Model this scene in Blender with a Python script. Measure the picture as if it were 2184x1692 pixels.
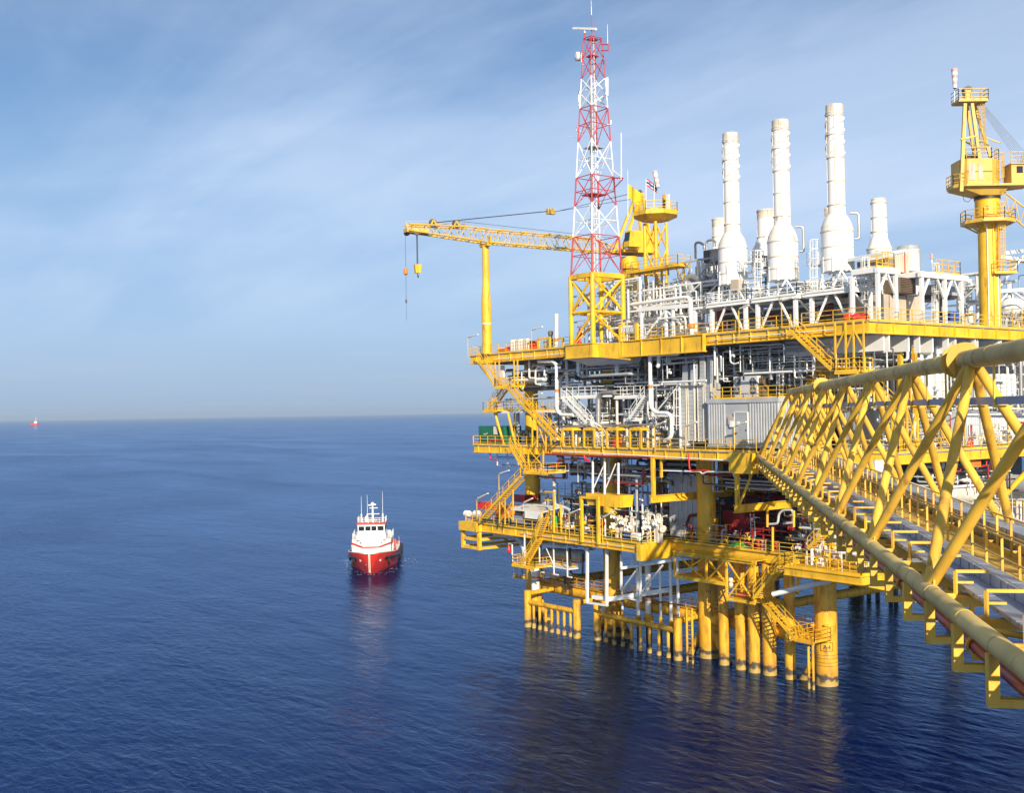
import bpy, math, random
from mathutils import Vector, Matrix
V = Vector
random.seed(7)
for o in list(bpy.data.objects): bpy.data.objects.remove(o)
SC = bpy.context.scene
COL = SC.collection

# ------------------------------------------------------------------ camera
F, PW, PH = 2350.0, 2184.0, 1692.0          # focal length and picture size in picture units
CAM = V((65.8, -84.4, 26.0))
yaw, pit, roll = math.atan2(.59, -.807), math.atan(32 / F), .016
fh = V((math.cos(yaw), math.sin(yaw), 0)); r0 = V((math.sin(yaw), -math.cos(yaw), 0))
FW = fh * math.cos(pit) + V((0, 0, math.sin(pit)))
u0 = -fh * math.sin(pit) + V((0, 0, math.cos(pit)))
RT = r0 * math.cos(roll) - u0 * math.sin(roll)
UP = r0 * math.sin(roll) + u0 * math.cos(roll)
cd = bpy.data.cameras.new('camera'); cam = bpy.data.objects.new('camera', cd); COL.objects.link(cam)
cam.matrix_world = Matrix(((RT.x, UP.x, -FW.x, CAM.x), (RT.y, UP.y, -FW.y, CAM.y), (RT.z, UP.z, -FW.z, CAM.z), (0, 0, 0, 1)))
cd.sensor_fit = 'HORIZONTAL'; cd.sensor_width = 36; cd.lens = 36 * F / PW
cd.clip_start = .1; cd.clip_end = 60000
SC.camera = cam

# ------------------------------------------------------------------ light, sky, exposure
HAZE = .00009; CLOUD = (6.2, 7.4, 9.4, 1); LOWC = (5.6, 6.3, 7.1, 1); HZC = (3.5, 4.7, 6.4, 1); VEIL = (3.6, 5.2, 7.7, 1)
SEA_D = (.0, .0062, .060, 1); SEA_G = (.43, .60, .86, 1)
SUN_EL, SUN_AZ = math.radians(22), math.atan2(.885, -.465)      # azimuth from +Y towards +X
sd = V((math.sin(SUN_AZ) * math.cos(SUN_EL), math.cos(SUN_AZ) * math.cos(SUN_EL), math.sin(SUN_EL)))
sl = bpy.data.lights.new('sun', 'SUN'); sun = bpy.data.objects.new('sun', sl); COL.objects.link(sun)
sl.energy = 5.0; sl.angle = math.radians(.6); sl.color = (1, .885, .70)
sun.rotation_euler = sd.to_track_quat('Z', 'Y').to_euler(); sun.location = (60, -40, 90)
SC.view_settings.view_transform = 'Standard'; SC.view_settings.look = 'None'
SC.view_settings.exposure = 0.42; SC.view_settings.gamma = 1; SC.view_settings.use_curve_mapping = False
wd = bpy.data.worlds.new('World'); SC.world = wd; wd.use_nodes = True
nt = wd.node_tree; N = nt.nodes; L = nt.links; N.clear()
def nd(t, **k):
    n = N.new(t)
    for a, b in k.items(): setattr(n, a, b)
    return n
sky = nd('ShaderNodeTexSky', sky_type='NISHITA', sun_disc=False, sun_elevation=SUN_EL, sun_rotation=SUN_AZ,
         altitude=20, air_density=1.0, dust_density=.5, ozone_density=5.0)
tc = nd('ShaderNodeTexCoord'); sp = nd('ShaderNodeSeparateXYZ'); L.new(tc.outputs['Generated'], sp.inputs[0])
def mth(op, a, b=None, c=None, clamp=False):
    n = nd('ShaderNodeMath', operation=op, use_clamp=clamp)
    for i, q in enumerate((a, b, c)):
        if q is None: continue
        if isinstance(q, (int, float)): n.inputs[i].default_value = q
        else: L.new(q, n.inputs[i])
    return n.outputs[0]
zz = mth('ADD', mth('MAXIMUM', sp.outputs[2], 0), .12)
cv = nd('ShaderNodeCombineXYZ'); L.new(mth('DIVIDE', sp.outputs[0], zz), cv.inputs[0]); L.new(mth('DIVIDE', sp.outputs[1], zz), cv.inputs[1])
def smooth(src, lo, hi):
    mr = nd('ShaderNodeMapRange', interpolation_type='SMOOTHSTEP'); mr.inputs[1].default_value = lo; mr.inputs[2].default_value = hi; L.new(src, mr.inputs[0]); return mr.outputs[0]
def cloud(vec, scale, rot, stretch, lo, hi, off, det=7, dist=.6):
    mp = nd('ShaderNodeMapping'); mp.inputs['Rotation'].default_value = (0, 0, rot); mp.inputs['Scale'].default_value = stretch; mp.inputs['Location'].default_value = off
    L.new(vec, mp.inputs[0]); nz = nd('ShaderNodeTexNoise'); nz.inputs['Scale'].default_value = scale; nz.inputs['Detail'].default_value = det
    nz.inputs['Roughness'].default_value = .55; nz.inputs['Distortion'].default_value = dist; L.new(mp.outputs[0], nz.inputs['Vector']); return smooth(nz.outputs[0], lo, hi)
up_ = smooth(sp.outputs[2], .01, .14)                                  # the thin high cloud sheet fades towards the horizon
c1 = cloud(cv.outputs[0], .50, yaw + .9, (.45, 1, 1), .36, .64, (-6.3, -2.2, 0)); c2 = cloud(cv.outputs[0], 1.4, yaw + .6, (.25, 1, 1), .42, .80, (7.3, 2.2, 0)); c3 = cloud(cv.outputs[0], 4.5, yaw + .7, (.2, 1, 1), .45, .85, (2.3, 5.2, 0))
cf = mth('MULTIPLY', mth('ADD', mth('MULTIPLY', c1, .55), mth('ADD', mth('MULTIPLY', c2, .32), mth('MULTIPLY', c3, .13))), up_, clamp=True)
mxv = nd('ShaderNodeMix', data_type='RGBA'); L.new(mth('MULTIPLY', smooth(sp.outputs[2], .36, .04), .85), mxv.inputs[0]); L.new(sky.outputs[0], mxv.inputs[6]); mxv.inputs[7].default_value = VEIL   # thin veil low in the sky
mx = nd('ShaderNodeMix', data_type='RGBA', blend_type='MIX')
L.new(cf, mx.inputs[0]); L.new(mxv.outputs[2], mx.inputs[6]); mx.inputs[7].default_value = CLOUD
low = mth('MULTIPLY', cloud(tc.outputs['Generated'], 5.0, 0, (1, 1, 16), .46, .66, (.4, .2, .1), 6, .3), mth('MULTIPLY', smooth(sp.outputs[2], .0, .02), smooth(sp.outputs[2], .075, .03)))   # low bank of cloud
mx2 = nd('ShaderNodeMix', data_type='RGBA'); L.new(mth('MULTIPLY', low, .55), mx2.inputs[0]); L.new(mx.outputs[2], mx2.inputs[6]); mx2.inputs[7].default_value = LOWC
mx3 = nd('ShaderNodeMix', data_type='RGBA'); L.new(mth('MULTIPLY', smooth(sp.outputs[2], .085, -.01), .92), mx3.inputs[0]); L.new(mx2.outputs[2], mx3.inputs[6]); mx3.inputs[7].default_value = HZC   # sea haze round the whole horizon
bg = nd('ShaderNodeBackground'); bg.inputs[1].default_value = .082; L.new(mx3.outputs[2], bg.inputs[0])
wo = nd('ShaderNodeOutputWorld'); L.new(bg.outputs[0], wo.inputs[0])

# ------------------------------------------------------------------ photograph directions -> places
KP = 2184 / 3336
ZM = {'1': (1500, 1000, 3.0757), '2': (2100, 1000, 3.0757), '3': (1450, 1450, 3.0757), '4': (2050, 1450, 2.686), '5': (1600, 1750, 3.12),
      '6': (2100, 1780, 2.73), '7': (2450, 1080, 2.4176), '8': (2600, 1700, 1.914), 'A': (1280, 500, 2.1412), 'B': (1750, 0, 1.88),
      'C': (2150, 650, 3.12), 'D': (2600, 600, 2.967), 'E': (2250, 300, 2.603), 'F': (3000, 180, 2.196), 'G': (1080, 1580, 4.977),
      'H': (2800, 800, 4.0746), 'I': (2800, 1100, 4.0746), 'J': (2800, 1450, 3.759), 'K': (1980, 700, 3.76), 'L': (1750, 850, 4.835), 'P': (0, 0, KP)}
def at(px, py, ax, v):
    d = FW + RT * ((px - PW / 2) / F) + UP * ((PH / 2 - py) / F); i = 'XYZ'.index(ax)
    return CAM + d * ((v - CAM[i]) / d[i])
def w(z, x, y, ax, v):
    a, b, s = ZM[z]; return at((a + x / s) * KP, (b + y / s) * KP, ax, v)
def scale_at(p): return F / (V(p) - CAM).dot(FW)        # picture units per metre at a place

# ------------------------------------------------------------------ materials
MATS = {}
def mat(name, col, rough=.5, metal=0.0, var=.12, rust=0.0, bump=0.0, splash=False, col2=None, scale=.6, spec=.5):
    m = bpy.data.materials.new(name); m.use_nodes = True; t = m.node_tree; n = t.nodes; l = t.links
    b = n['Principled BSDF']; b.inputs['Roughness'].default_value = rough; b.inputs['Metallic'].default_value = metal
    b.inputs['Specular IOR Level'].default_value = spec
    g = n.new('ShaderNodeNewGeometry')
    def noise(sc, det=4, stretch=(1, 1, 1)):
        mp = n.new('ShaderNodeMapping'); mp.inputs['Scale'].default_value = stretch; l.new(g.outputs['Position'], mp.inputs[0])
        z = n.new('ShaderNodeTexNoise'); z.inputs['Scale'].default_value = sc; z.inputs['Detail'].default_value = det
        l.new(mp.outputs[0], z.inputs['Vector']); return z.outputs[0]
    def ramp(src, a, b_):
        r = n.new('ShaderNodeMapRange'); r.inputs[1].default_value = a; r.inputs[2].default_value = b_; l.new(src, r.inputs[0]); return r.outputs[0]
    def mix(f, a, c):
        x = n.new('ShaderNodeMix'); x.data_type = 'RGBA'
        if isinstance(f, float): x.inputs[0].default_value = f
        else: l.new(f, x.inputs[0])
        for i, q in ((6, a), (7, c)):
            if isinstance(q, tuple): x.inputs[i].default_value = (*q, 1)
            else: l.new(q, x.inputs[i])
        return x.outputs[2]
    dk = tuple(c * (1 - var * 1.6) for c in col); lt = tuple(min(1, c * (1 + var * .5) + .02 * var) for c in (col2 or col))
    c = mix(ramp(noise(scale, 5), .3, .7), dk, lt)
    if rust:
        f = ramp(noise(2.2, 6, (1, 1, .22)), .68 - rust * .25, .80)
        c = mix(f, c, (.19, .065, .02)); 
    if splash:
        sx = n.new('ShaderNodeSeparateXYZ'); l.new(g.outputs['Position'], sx.inputs[0])
        ad = n.new('ShaderNodeMath'); ad.operation = 'MULTIPLY_ADD'; l.new(noise(1.6, 5), ad.inputs[0]); ad.inputs[1].default_value = -1.5; l.new(sx.outputs[2], ad.inputs[2])
        c = mix(ramp(ad.outputs[0], 1.3, .2), c, mix(.45, c, (.30, .13, .04)))       # rust low on the leg
        c = mix(ramp(ad.outputs[0], .35, .12), c, (.075, .06, .04))     # dark tide band
        c = mix(ramp(ad.outputs[0], -.15, -.4), c, (.46, .30, .08))      # pale growth at the water
    l.new(c, b.inputs['Base Color'])
    if bump:
        bp = n.new('ShaderNodeBump'); bp.inputs['Strength'].default_value = bump; bp.inputs['Distance'].default_value = .05
        l.new(noise(6, 4), bp.inputs['Height']); l.new(bp.outputs[0], b.inputs['Normal'])
    MATS[name] = m; return m
mat('yellow', (.84, .485, .02), .5, var=.15, rust=.42)
mat('yellow_jacket', (.80, .42, .02), .5, var=.16, rust=.72, splash=True)
mat('yellow_bridge', (.82, .48, .05), .6, var=.22, rust=.48)
mat('yellow_chord', (.72, .51, .16), .62, var=.22, rust=.38)
mat('yellow_crane', (.68, .43, .07), .5, var=.14, rust=.3)
mat('white', (.80, .79, .75), .45, var=.06, rust=.06)
mat('white_stack', (.82, .80, .76), .5, var=.05, rust=.18, scale=.25)
mat('cream', (.70, .62, .50), .55, var=.10, rust=.2)
mat('grey', (.38, .40, .41), .5, var=.12, rust=.1)
mat('pale_grey', (.58, .60, .61), .5, var=.08, rust=.05)
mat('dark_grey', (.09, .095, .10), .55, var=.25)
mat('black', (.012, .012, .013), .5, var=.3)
mat('steel', (.46, .48, .50), .33, metal=.85, var=.15)
mat('cladding', (.52, .50, .46), .38, metal=.7, var=.2, rust=.25)
mat('red', (.66, .022, .015), .42, var=.15)
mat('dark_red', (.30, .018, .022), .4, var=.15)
mat('red_paint', (.50, .045, .05), .5, var=.12)
mat('green', (.01, .14, .075), .45, var=.15)
mat('bright_green', (.06, .42, .08), .5, var=.1)
mat('blue', (.02, .08, .30), .4, var=.1)
mat('blue_grey', (.24, .30, .40), .5, var=.1)
mat('tray_grey', (.30, .355, .45), .42, metal=.3, var=.10)
mat('deck_green', (.06, .12, .05), .7, var=.3)
mat('brown', (.16, .11, .07), .6, var=.2, rust=.2)
mat('tan', (.52, .43, .33), .6, var=.12, rust=.2)
mat('glass', (.015, .02, .025), .12, var=.1, spec=.8)
mat('cable', (.03, .035, .045), .5)
mat('lamp_cover', (.80, .76, .66), .4, var=.03)
mat('orange', (.75, .22, .02), .5)
mat('hull_red', (.80, .04, .025), .4, var=.12)
mat('rusty_white', (.74, .66, .54), .6, var=.15, rust=.9)
mat('panel_grey', (.44, .45, .455), .5, var=.12, rust=.12)
mat('warm_white', (.81, .74, .65), .55, var=.12, rust=.2, scale=.9)
mat('flag_yellow', (.85, .62, .02), .7)
mat('window_sock', (.80, .40, .32), .7)

# ------------------------------------------------------------------ mesh builder
class MB:
    def __init__(s): s.v, s.f, s.sm = [], [], []
    def _add(s, vs, fs, smooth=False):
        k = len(s.v); s.v.extend(vs)
        for f in fs: s.f.append([k + i for i in f]); s.sm.append(smooth)
        return s
    def box(s, c, d):
        x, y, z = c; a, b, h = d[0] / 2, d[1] / 2, d[2] / 2
        return s._add([V((x + i * a, y + j * b, z + k * h)) for k in (-1, 1) for j in (-1, 1) for i in (-1, 1)],
                      [(0, 2, 3, 1), (4, 5, 7, 6), (0, 1, 5, 4), (2, 6, 7, 3), (0, 4, 6, 2), (1, 3, 7, 5)])
    def bb(s, x0, x1, y0, y1, z0, z1): return s.box(((x0 + x1) / 2, (y0 + y1) / 2, (z0 + z1) / 2), (abs(x1 - x0), abs(y1 - y0), abs(z1 - z0)))
    def frame(s, p, q, up=None):
        p, q = V(p), V(q); d = (q - p).normalized(); u = V(up) if up else V((0, 0, 1))
        if abs(d.dot(u)) > .98: u = V((0, 1, 0)) if abs(d.y) < .9 else V((1, 0, 0))
        a = d.cross(u).normalized(); return p, q, d, a, a.cross(d).normalized()
    def bar(s, p, q, wd_, h=None, up=None):
        h = wd_ if h is None else h
        p, q, d, a, b = s.frame(p, q, up); a = a * wd_ / 2; b = b * h / 2
        vs = [e + i * a + j * b for e in (p, q) for j in (-1, 1) for i in (-1, 1)]
        return s._add(vs, [(0, 2, 3, 1), (4, 5, 7, 6), (0, 1, 5, 4), (2, 6, 7, 3), (0, 4, 6, 2), (1, 3, 7, 5)])
    def ibeam(s, p, q, wd_, h, t=.05):
        p, q, d, a, b = s.frame(p, q)
        s.bar(p + b * (h / 2 - t / 2), q + b * (h / 2 - t / 2), wd_, t); s.bar(p - b * (h / 2 - t / 2), q - b * (h / 2 - t / 2), wd_, t)
        return s.bar(p, q, t, h - 2 * t)
    def tube(s, p, q, r, r2=None, n=10, caps=True):
        r2 = r if r2 is None else r2
        p, q, d, a, b = s.frame(p, q); vs = []
        for e, rr in ((p, r), (q, r2)):
            for i in range(n):
                t = 2 * math.pi * i / n; vs.append(e + a * (math.cos(t) * rr) + b * (math.sin(t) * rr))
        s._add(vs, [(i, (i + 1) % n, n + (i + 1) % n, n + i) for i in range(n)], True)
        if caps: s._add(vs[:n], [tuple(range(n - 1, -1, -1))]); s._add(vs[n:], [tuple(range(n))])
        return s
    def path(s, pts, r, n=8, bend=None):
        pts = [V(p) for p in pts]; bend = bend or 2.2 * r; out = [pts[0]]
        for i in range(1, len(pts) - 1):
            a, b, c = pts[i - 1], pts[i], pts[i + 1]; da, dc = a - b, c - b
            k = min(bend, da.length * .45, dc.length * .45)
            if k < 1e-4 or abs(da.normalized().dot(dc.normalized())) > .995: out.append(b); continue
            p, q = b + da.normalized() * k, b + dc.normalized() * k
            for j in range(5):
                t = j / 4; out.append(p * (1 - t) ** 2 + b * (2 * t * (1 - t)) + q * t * t)
        out.append(pts[-1]); vs = []; d = (out[1] - out[0]).normalized()
        u = d.orthogonal().normalized()
        for i, p in enumerate(out):
            t1 = (out[min(i + 1, len(out) - 1)] - out[max(i - 1, 0)]).normalized()
            u = (u - t1 * u.dot(t1)).normalized(); b = t1.cross(u)
            vs += [p + u * (math.cos(6.28319 * k / n) * r) + b * (math.sin(6.28319 * k / n) * r) for k in range(n)]
        fs = [(i * n + k, i * n + (k + 1) % n, (i + 1) * n + (k + 1) % n, (i + 1) * n + k) for i in range(len(out) - 1) for k in range(n)]
        s._add(vs, fs, True); s._add(vs[:n], [tuple(range(n - 1, -1, -1))]); return s._add(vs[-n:], [tuple(range(n))])
    def lathe(s, base, prof, n=20, axis=(0, 0, 1), smooth=True):
        base = V(base); ax = V(axis).normalized(); a = ax.orthogonal().normalized(); b = ax.cross(a)
        for (ra, za), (rb, zb) in zip(prof, prof[1:]):
            vs = [base + ax * z + a * (math.cos(6.283185 * i / n) * r) + b * (math.sin(6.283185 * i / n) * r) for r, z in ((ra, za), (rb, zb)) for i in range(n)]
            s._add(vs, [(i, (i + 1) % n, n + (i + 1) % n, n + i) for i in range(n)], smooth)
        return s
    def prism(s, poly, z0, z1):
        n = len(poly); vs = [V((x, y, z)) for z in (z0, z1) for x, y in poly]
        return s._add(vs, [tuple(range(n - 1, -1, -1)), tuple(range(n, 2 * n))] + [(i, (i + 1) % n, n + (i + 1) % n, n + i) for i in range(n)])
    def hull(s, lo, hi):                       # two rings of equal length
        n = len(lo); return s._add([V(p) for p in lo] + [V(p) for p in hi], [tuple(range(n - 1, -1, -1)), tuple(range(n, 2 * n))] + [(i, (i + 1) % n, n + (i + 1) % n, n + i) for i in range(n)])
    def sheet(s, grid, thick=0.0):
        h, k = len(grid), len(grid[0]); vs = [V(p) for r in grid for p in r]
        return s._add(vs, [(i * k + j, i * k + j + 1, (i + 1) * k + j + 1, (i + 1) * k + j) for i in range(h - 1) for j in range(k - 1)], True)
    def build(s, name, m, parent=None, label=None, cat=None, group=None, kind=None, loc=None):
        off = ORG[parent.name] if parent is not None else (loc if loc is not None else ((sum((p for p in s.v), V((0, 0, 0))) / len(s.v)) if s.v else (0, 0, 0)))
        off = V(off)
        if parent is None and loc is None: off.z = min(p.z for p in s.v)
        me = bpy.data.meshes.new(name); me.from_pydata([tuple(p - off) for p in s.v], [], s.f)
        me.polygons.foreach_set('use_smooth', s.sm); me.materials.append(MATS[m]); me.update()
        o = bpy.data.objects.new(name, me); COL.objects.link(o)
        if parent is not None: o.parent = parent; ORG[o.name] = off
        else: o.location = off
        ORG[o.name] = off
        tag(o, label, cat, group, kind); return o
ORG = {}
def tag(o, label=None, cat=None, group=None, kind=None):
    for k, q in (('label', label), ('category', cat), ('group', group), ('kind', kind)):
        if q: o[k] = q
ROOTS = []
def thing(name, label, cat, loc, group=None):
    o = bpy.data.objects.new(name, None); COL.objects.link(o); o.location = V(loc); o.empty_display_size = .5
    ORG[o.name] = V(loc); tag(o, label, cat, group); ROOTS.append(o); return o
def sub(o, parent):                            # make a part's mesh a sub-part of another part (same frame)
    o.parent = parent; return o
def inst(src, name, parent, delta):
    c = bpy.data.objects.new(name, src.data); COL.objects.link(c); c.parent = parent; c.location = V(delta); ORG[c.name] = ORG[parent.name] + V(delta); return c

# ------------------------------------------------------------------ shared pieces
def rail_mb(pts, h=1.1, step=1.6, t=.055, mid=2, kick=True, m=None):
    m = m or MB()
    for a, b in zip(pts, pts[1:]):
        a, b = V(a), V(b); n = max(1, round((b - a).length / step)); z = V((0, 0, 1))
        for i in range(n + 1): p = a.lerp(b, i / n); m.bar(p, p + z * h, t, t)
        for k in range(mid + 1 - 0):
            hh = h * (1 - k * .36)
            if hh > .1: m.bar(a + z * hh, b + z * hh, t, t)
        if kick: m.bar(a + z * .07, b + z * .07, .02, .14)
    return m
def stair(name, label, p, q, wid=.9, m='yellow', side=None, rails=True, group=None, tread='yellow'):
    """flight from top p to bottom q (both at the middle of the nosing), width across"""
    p, q = V(p), V(q); d = q - p; hd = V((d.x, d.y, 0)).normalized(); s = V((-hd.y, hd.x, 0)) if side is None else V(side)
    o = thing(name, label, 'stairs', (q.x, q.y, q.z), group)
    for k in (-1, 1):
        MB().bar(p + s * wid / 2 * k, q + s * wid / 2 * k, .07, .30).build('stringer', m, o)
    n = max(3, int(abs(d.z) / .24)); src = None
    for i in range(n):
        c = p + d * ((i + .5) / n)
        if src is None:
            src = MB().bar(c - s * (wid / 2 - .04), c + s * (wid / 2 - .04), .26, .05, up=(0, 0, 1)).build('tread', tread, o); c0 = c
        else: inst(src, 'tread', o, c - c0)
    if rails:
        z = V((0, 0, 1)); L_ = d.length; k_ = max(2, round(L_ / 1.4))
        for k in (-1, 1):
            e = s * wid / 2 * k; mb = MB()
            for hh in (1.0, .55): mb.bar(p + e + z * hh, q + e + z * hh, .05, .05)
            for i in range(k_ + 1): c = p.lerp(q, i / k_) + e; mb.bar(c, c + z * 1.0, .05, .05)
            mb.build('handrail', m, o)
    return o
def lamp(label, base, h, arm, m='yellow'):
    """lamp post with a slanting tube-light head; arm = vector from post top to head end"""
    b = V(base); t = b + V((0, 0, h)); e = t + V(arm); o = thing('deck_lamp', label, 'lamp', b, 'tube lamps on posts along the deck edges')
    MB().tube(b, t, .05, n=6).build('post', m, o)
    MB().bar(t + (e - t) * -.05, t + (e - t) * .35, .05).build('arm', m, o)
    a = t + (e - t) * .12
    MB().bar(a + V((0, 0, .1)), e + V((0, 0, .1)), .2, .12).build('lamp_head', 'lamp_cover', o)
    return o
def ladder_mb(p, q, wid=.45, side=(1, 0, 0), cage=0, face=(0, -1, 0), m=None):
    m = m or MB(); p, q = V(p), V(q); s = V(side) * wid / 2
    for k in (-1, 1): m.bar(p + s * k, q + s * k, .06)
    n = int((q - p).length / .3)
    for i in range(n): c = p.lerp(q, (i + .5) / n); m.bar(c - s, c + s, .035)
    if cage:
        f = V(face); n = max(2, int((q - p).length / .9)); k0 = p.lerp(q, .12)
        ring = lambda c: [c + s * math.cos(math.pi * j / 6) * 1.6 + f * math.sin(math.pi * j / 6) * cage for j in range(7)]
        rs = [ring(k0.lerp(q, i / n)) for i in range(n + 1)]
        for r in rs:
            for a, b in zip(r, r[1:]): m.bar(a, b, .04)
        for j in range(1, 6, 1): m.bar(rs[0][j], rs[-1][j], .035)
    return m
# ------------------------------------------------------------------ sea
def sea():
    R_, nseg = 28000.0, 128; rings = [0, 30, 60, 100, 160, 260, 420, 700, 1200, 2200, 4200, 8000, 15000, R_]
    b = MB(); c = V((0, 0, 0)); vs = [c]; fs = []
    for r in rings[1:]: vs += [V((math.cos(6.283185 * i / nseg) * r, math.sin(6.283185 * i / nseg) * r, 0)) for i in range(nseg)]
    for i in range(nseg): fs.append((0, 1 + i, 1 + (i + 1) % nseg))
    for k in range(len(rings) - 2):
        for i in range(nseg): a = 1 + k * nseg; fs.append((a + i, a + nseg + i, a + nseg + (i + 1) % nseg, a + (i + 1) % nseg))
    b._add(vs, fs, True)
    m = bpy.data.materials.new('sea_water'); m.use_nodes = True; t = m.node_tree; n = t.nodes; l = t.links; MATS['sea'] = m
    n.remove(n['Principled BSDF']); df = n.new('ShaderNodeBsdfDiffuse'); df.inputs[0].default_value = SEA_D; gl = n.new('ShaderNodeBsdfGlossy'); gl.inputs[0].default_value = SEA_G; gl.inputs[1].default_value = .05
    fr = n.new('ShaderNodeFresnel'); fr.inputs[0].default_value = 1.33; mxs = n.new('ShaderNodeMixShader'); l.new(df.outputs[0], mxs.inputs[1]); l.new(gl.outputs[0], mxs.inputs[2]); l.new(fr.outputs[0], mxs.inputs[0]); l.new(mxs.outputs[0], n['Material Output'].inputs[0])
    g = n.new('ShaderNodeNewGeometry')
    def nz(sc, rot, st, det, rgh=.5, dist=0):
        mp = n.new('ShaderNodeMapping'); mp.inputs['Rotation'].default_value = (0, 0, rot); mp.inputs['Scale'].default_value = (st, 1, 1)
        l.new(g.outputs['Position'], mp.inputs[0]); x = n.new('ShaderNodeTexNoise'); x.inputs['Scale'].default_value = sc
        x.inputs['Detail'].default_value = det; x.inputs['Roughness'].default_value = rgh; x.inputs['Distortion'].default_value = dist
        l.new(mp.outputs[0], x.inputs['Vector']); return x.outputs[0]
    def M_(op, a, b_=None):
        x = n.new('ShaderNodeMath'); x.operation = op
        for i, q in enumerate((a, b_)):
            if q is None: continue
            if isinstance(q, (int, float)): x.inputs[i].default_value = q
            else: l.new(q, x.inputs[i])
        return x.outputs[0]
    a = nz(.16, yaw + .35, .45, 3, .5, .3); c_ = nz(1.05, yaw + .1, .45, 5, .6, .5); d = nz(.018, yaw + .2, .4, 4, .6, .8)
    h = M_('ADD', M_('MULTIPLY', a, .62), M_('MULTIPLY', M_('MULTIPLY', c_, .30), M_('MAXIMUM', M_('ADD', M_('MULTIPLY', d, 4.2), -1.05), .18)))
    bp = n.new('ShaderNodeBump'); bp.inputs['Strength'].default_value = .62; bp.inputs['Distance'].default_value = 1.0
    l.new(h, bp.inputs['Height'])
    for q in (df, gl, fr): l.new(bp.outputs[0], q.inputs['Normal'])
    o = b.build('sea', 'sea', loc=(0, 0, 0)); o['kind'] = 'structure'
sea()

# ------------------------------------------------------------------ jacket: legs and braces in the water
AX = (-45.5, -30.5, -15.5, -.5); YB = 45.0
JK = thing('jacket', 'yellow steel jacket of thick tubular legs standing in the sea under the decks', 'platform', (-23, 20, -3))
def ring_text(txt, c, r, z, h, mtl, parent, dirv, box=False):
    cu = bpy.data.curves.new('marking', 'FONT'); cu.body = txt; cu.size = h; cu.align_x = 'CENTER'; cu.extrude = .004
    to = bpy.data.objects.new('marking', cu); COL.objects.link(to)
    d = V((dirv[0], dirv[1], 0)).normalized(); sx = V((-d.y, d.x, 0))
    to.matrix_world = Matrix(((sx.x, 0, d.x, 0), (sx.y, 0, d.y, 0), (0, 1, 0, 0), (0, 0, 0, 1)))
    bpy.context.view_layer.update()
    dg = bpy.context.evaluated_depsgraph_get(); me = to.evaluated_get(dg).to_mesh(); b = MB()
    c = V((c[0], c[1], 0)); vs = []
    for q in me.vertices:
        ang = q.co.x / r; dd = d * math.cos(ang) + sx * math.sin(ang)
        vs.append(c + dd * (r + .012 + q.co.z) + V((0, 0, z + q.co.y)))
    b._add(vs, [tuple(f.vertices) for f in me.polygons])
    if box:
        wv, hv, tv = h * .95, h * 1.25, h * .09; z0 = z - h * .28
        def strip(x0, x1, za, zb):
            k = 8; g = [[c + (d * math.cos((x0 + (x1 - x0) * i / k) / r) + sx * math.sin((x0 + (x1 - x0) * i / k) / r)) * (r + .012) + V((0, 0, zq)) for i in range(k + 1)] for zq in (za, zb)]
            b.sheet(g)
        strip(-wv, wv, z0, z0 + tv); strip(-wv, wv, z0 + hv, z0 + hv + tv); strip(-wv, -wv + tv, z0, z0 + hv); strip(wv - tv, wv, z0, z0 + hv)
    bpy.data.objects.remove(to); bpy.data.curves.remove(cu)
    return b.build('leg_number', mtl, parent)
RL = 1.03
for i, x in enumerate(AX):
    lg = MB().tube((x, 0, -8), (x, 0, 11.3), RL, n=28).build('leg', 'yellow_jacket', JK)
    cv_ = (CAM.x - x, CAM.y, 0)
    for zz_ in (8.9, 5.1): MB().lathe((x, 0, 0), [(RL, zz_ - .04), (RL + .02, zz_ - .04), (RL + .02, zz_ + .04), (RL, zz_ + .04)], 28).build('weld_band', 'yellow_jacket', lg)
    if i == 3:
        for zz_ in (2.9, 2.6, 2.2, 1.9): MB().lathe((x, 0, 0), [(RL, zz_ - .02), (RL + .012, zz_ - .02), (RL + .012, zz_ + .02), (RL, zz_ + .02)], 28).build('draught_line', 'dark_grey', lg)
        ring_text('A4', (x, 0), RL, 3.45, .62, 'black', lg, V(cv_) + V((.2, .2, 0)) * 20, box=True)
        ring_text('A4', (x, 0), RL, 6.9, .30, 'black', lg, V(cv_) + V((.2, .2, 0)) * 20)
    elif i: ring_text('A%d' % (i + 1), (x, 0), RL, 6.9, .42, 'black', lg, V(cv_) + V((.2, .2, 0)) * 25)
    MB().tube((x, YB, -8), (x, YB, 11.3), RL, n=20).build('leg', 'yellow_jacket', JK)
for zz_, r in ((4.1, .62),):
    for a, b in zip(AX, AX[1:]):
        MB().tube((a + RL * .9, 0, zz_), (b - RL * .9, 0, zz_), r, n=16).build('brace', 'yellow_jacket', JK)
        MB().tube((a + RL * .9, YB, zz_), (b - RL * .9, YB, zz_), r, n=12).build('brace', 'yellow_jacket', JK)
    for x in AX[:3]: MB().tube((x, RL * .9, zz_), (x, YB - RL * .9, zz_), r * .9, n=12).build('brace', 'yellow_jacket', JK)
for a, b in zip(AX, AX[1:]):                        # diagonals dipping under water
    MB().tube((a + .8, 0, 2.6), ((a + b) / 2, 0, -7), .45, n=12).build('brace', 'yellow_jacket', JK)
    MB().tube((b - .8, 0, 2.6), ((a + b) / 2, 0, -7), .45, n=12).build('brace', 'yellow_jacket', JK)
for (x, z) in ((-1.25, 5.5), (.3, 5.7), (-1.3, 3.9), (-1.2, 4.5)):     # lifting lugs on the nearest leg
    MB().tube((x, -.72, z), (x - .1, -1.15, z + .05), .13, .09, n=8).build('lug', 'yellow_jacket', JK)
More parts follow.
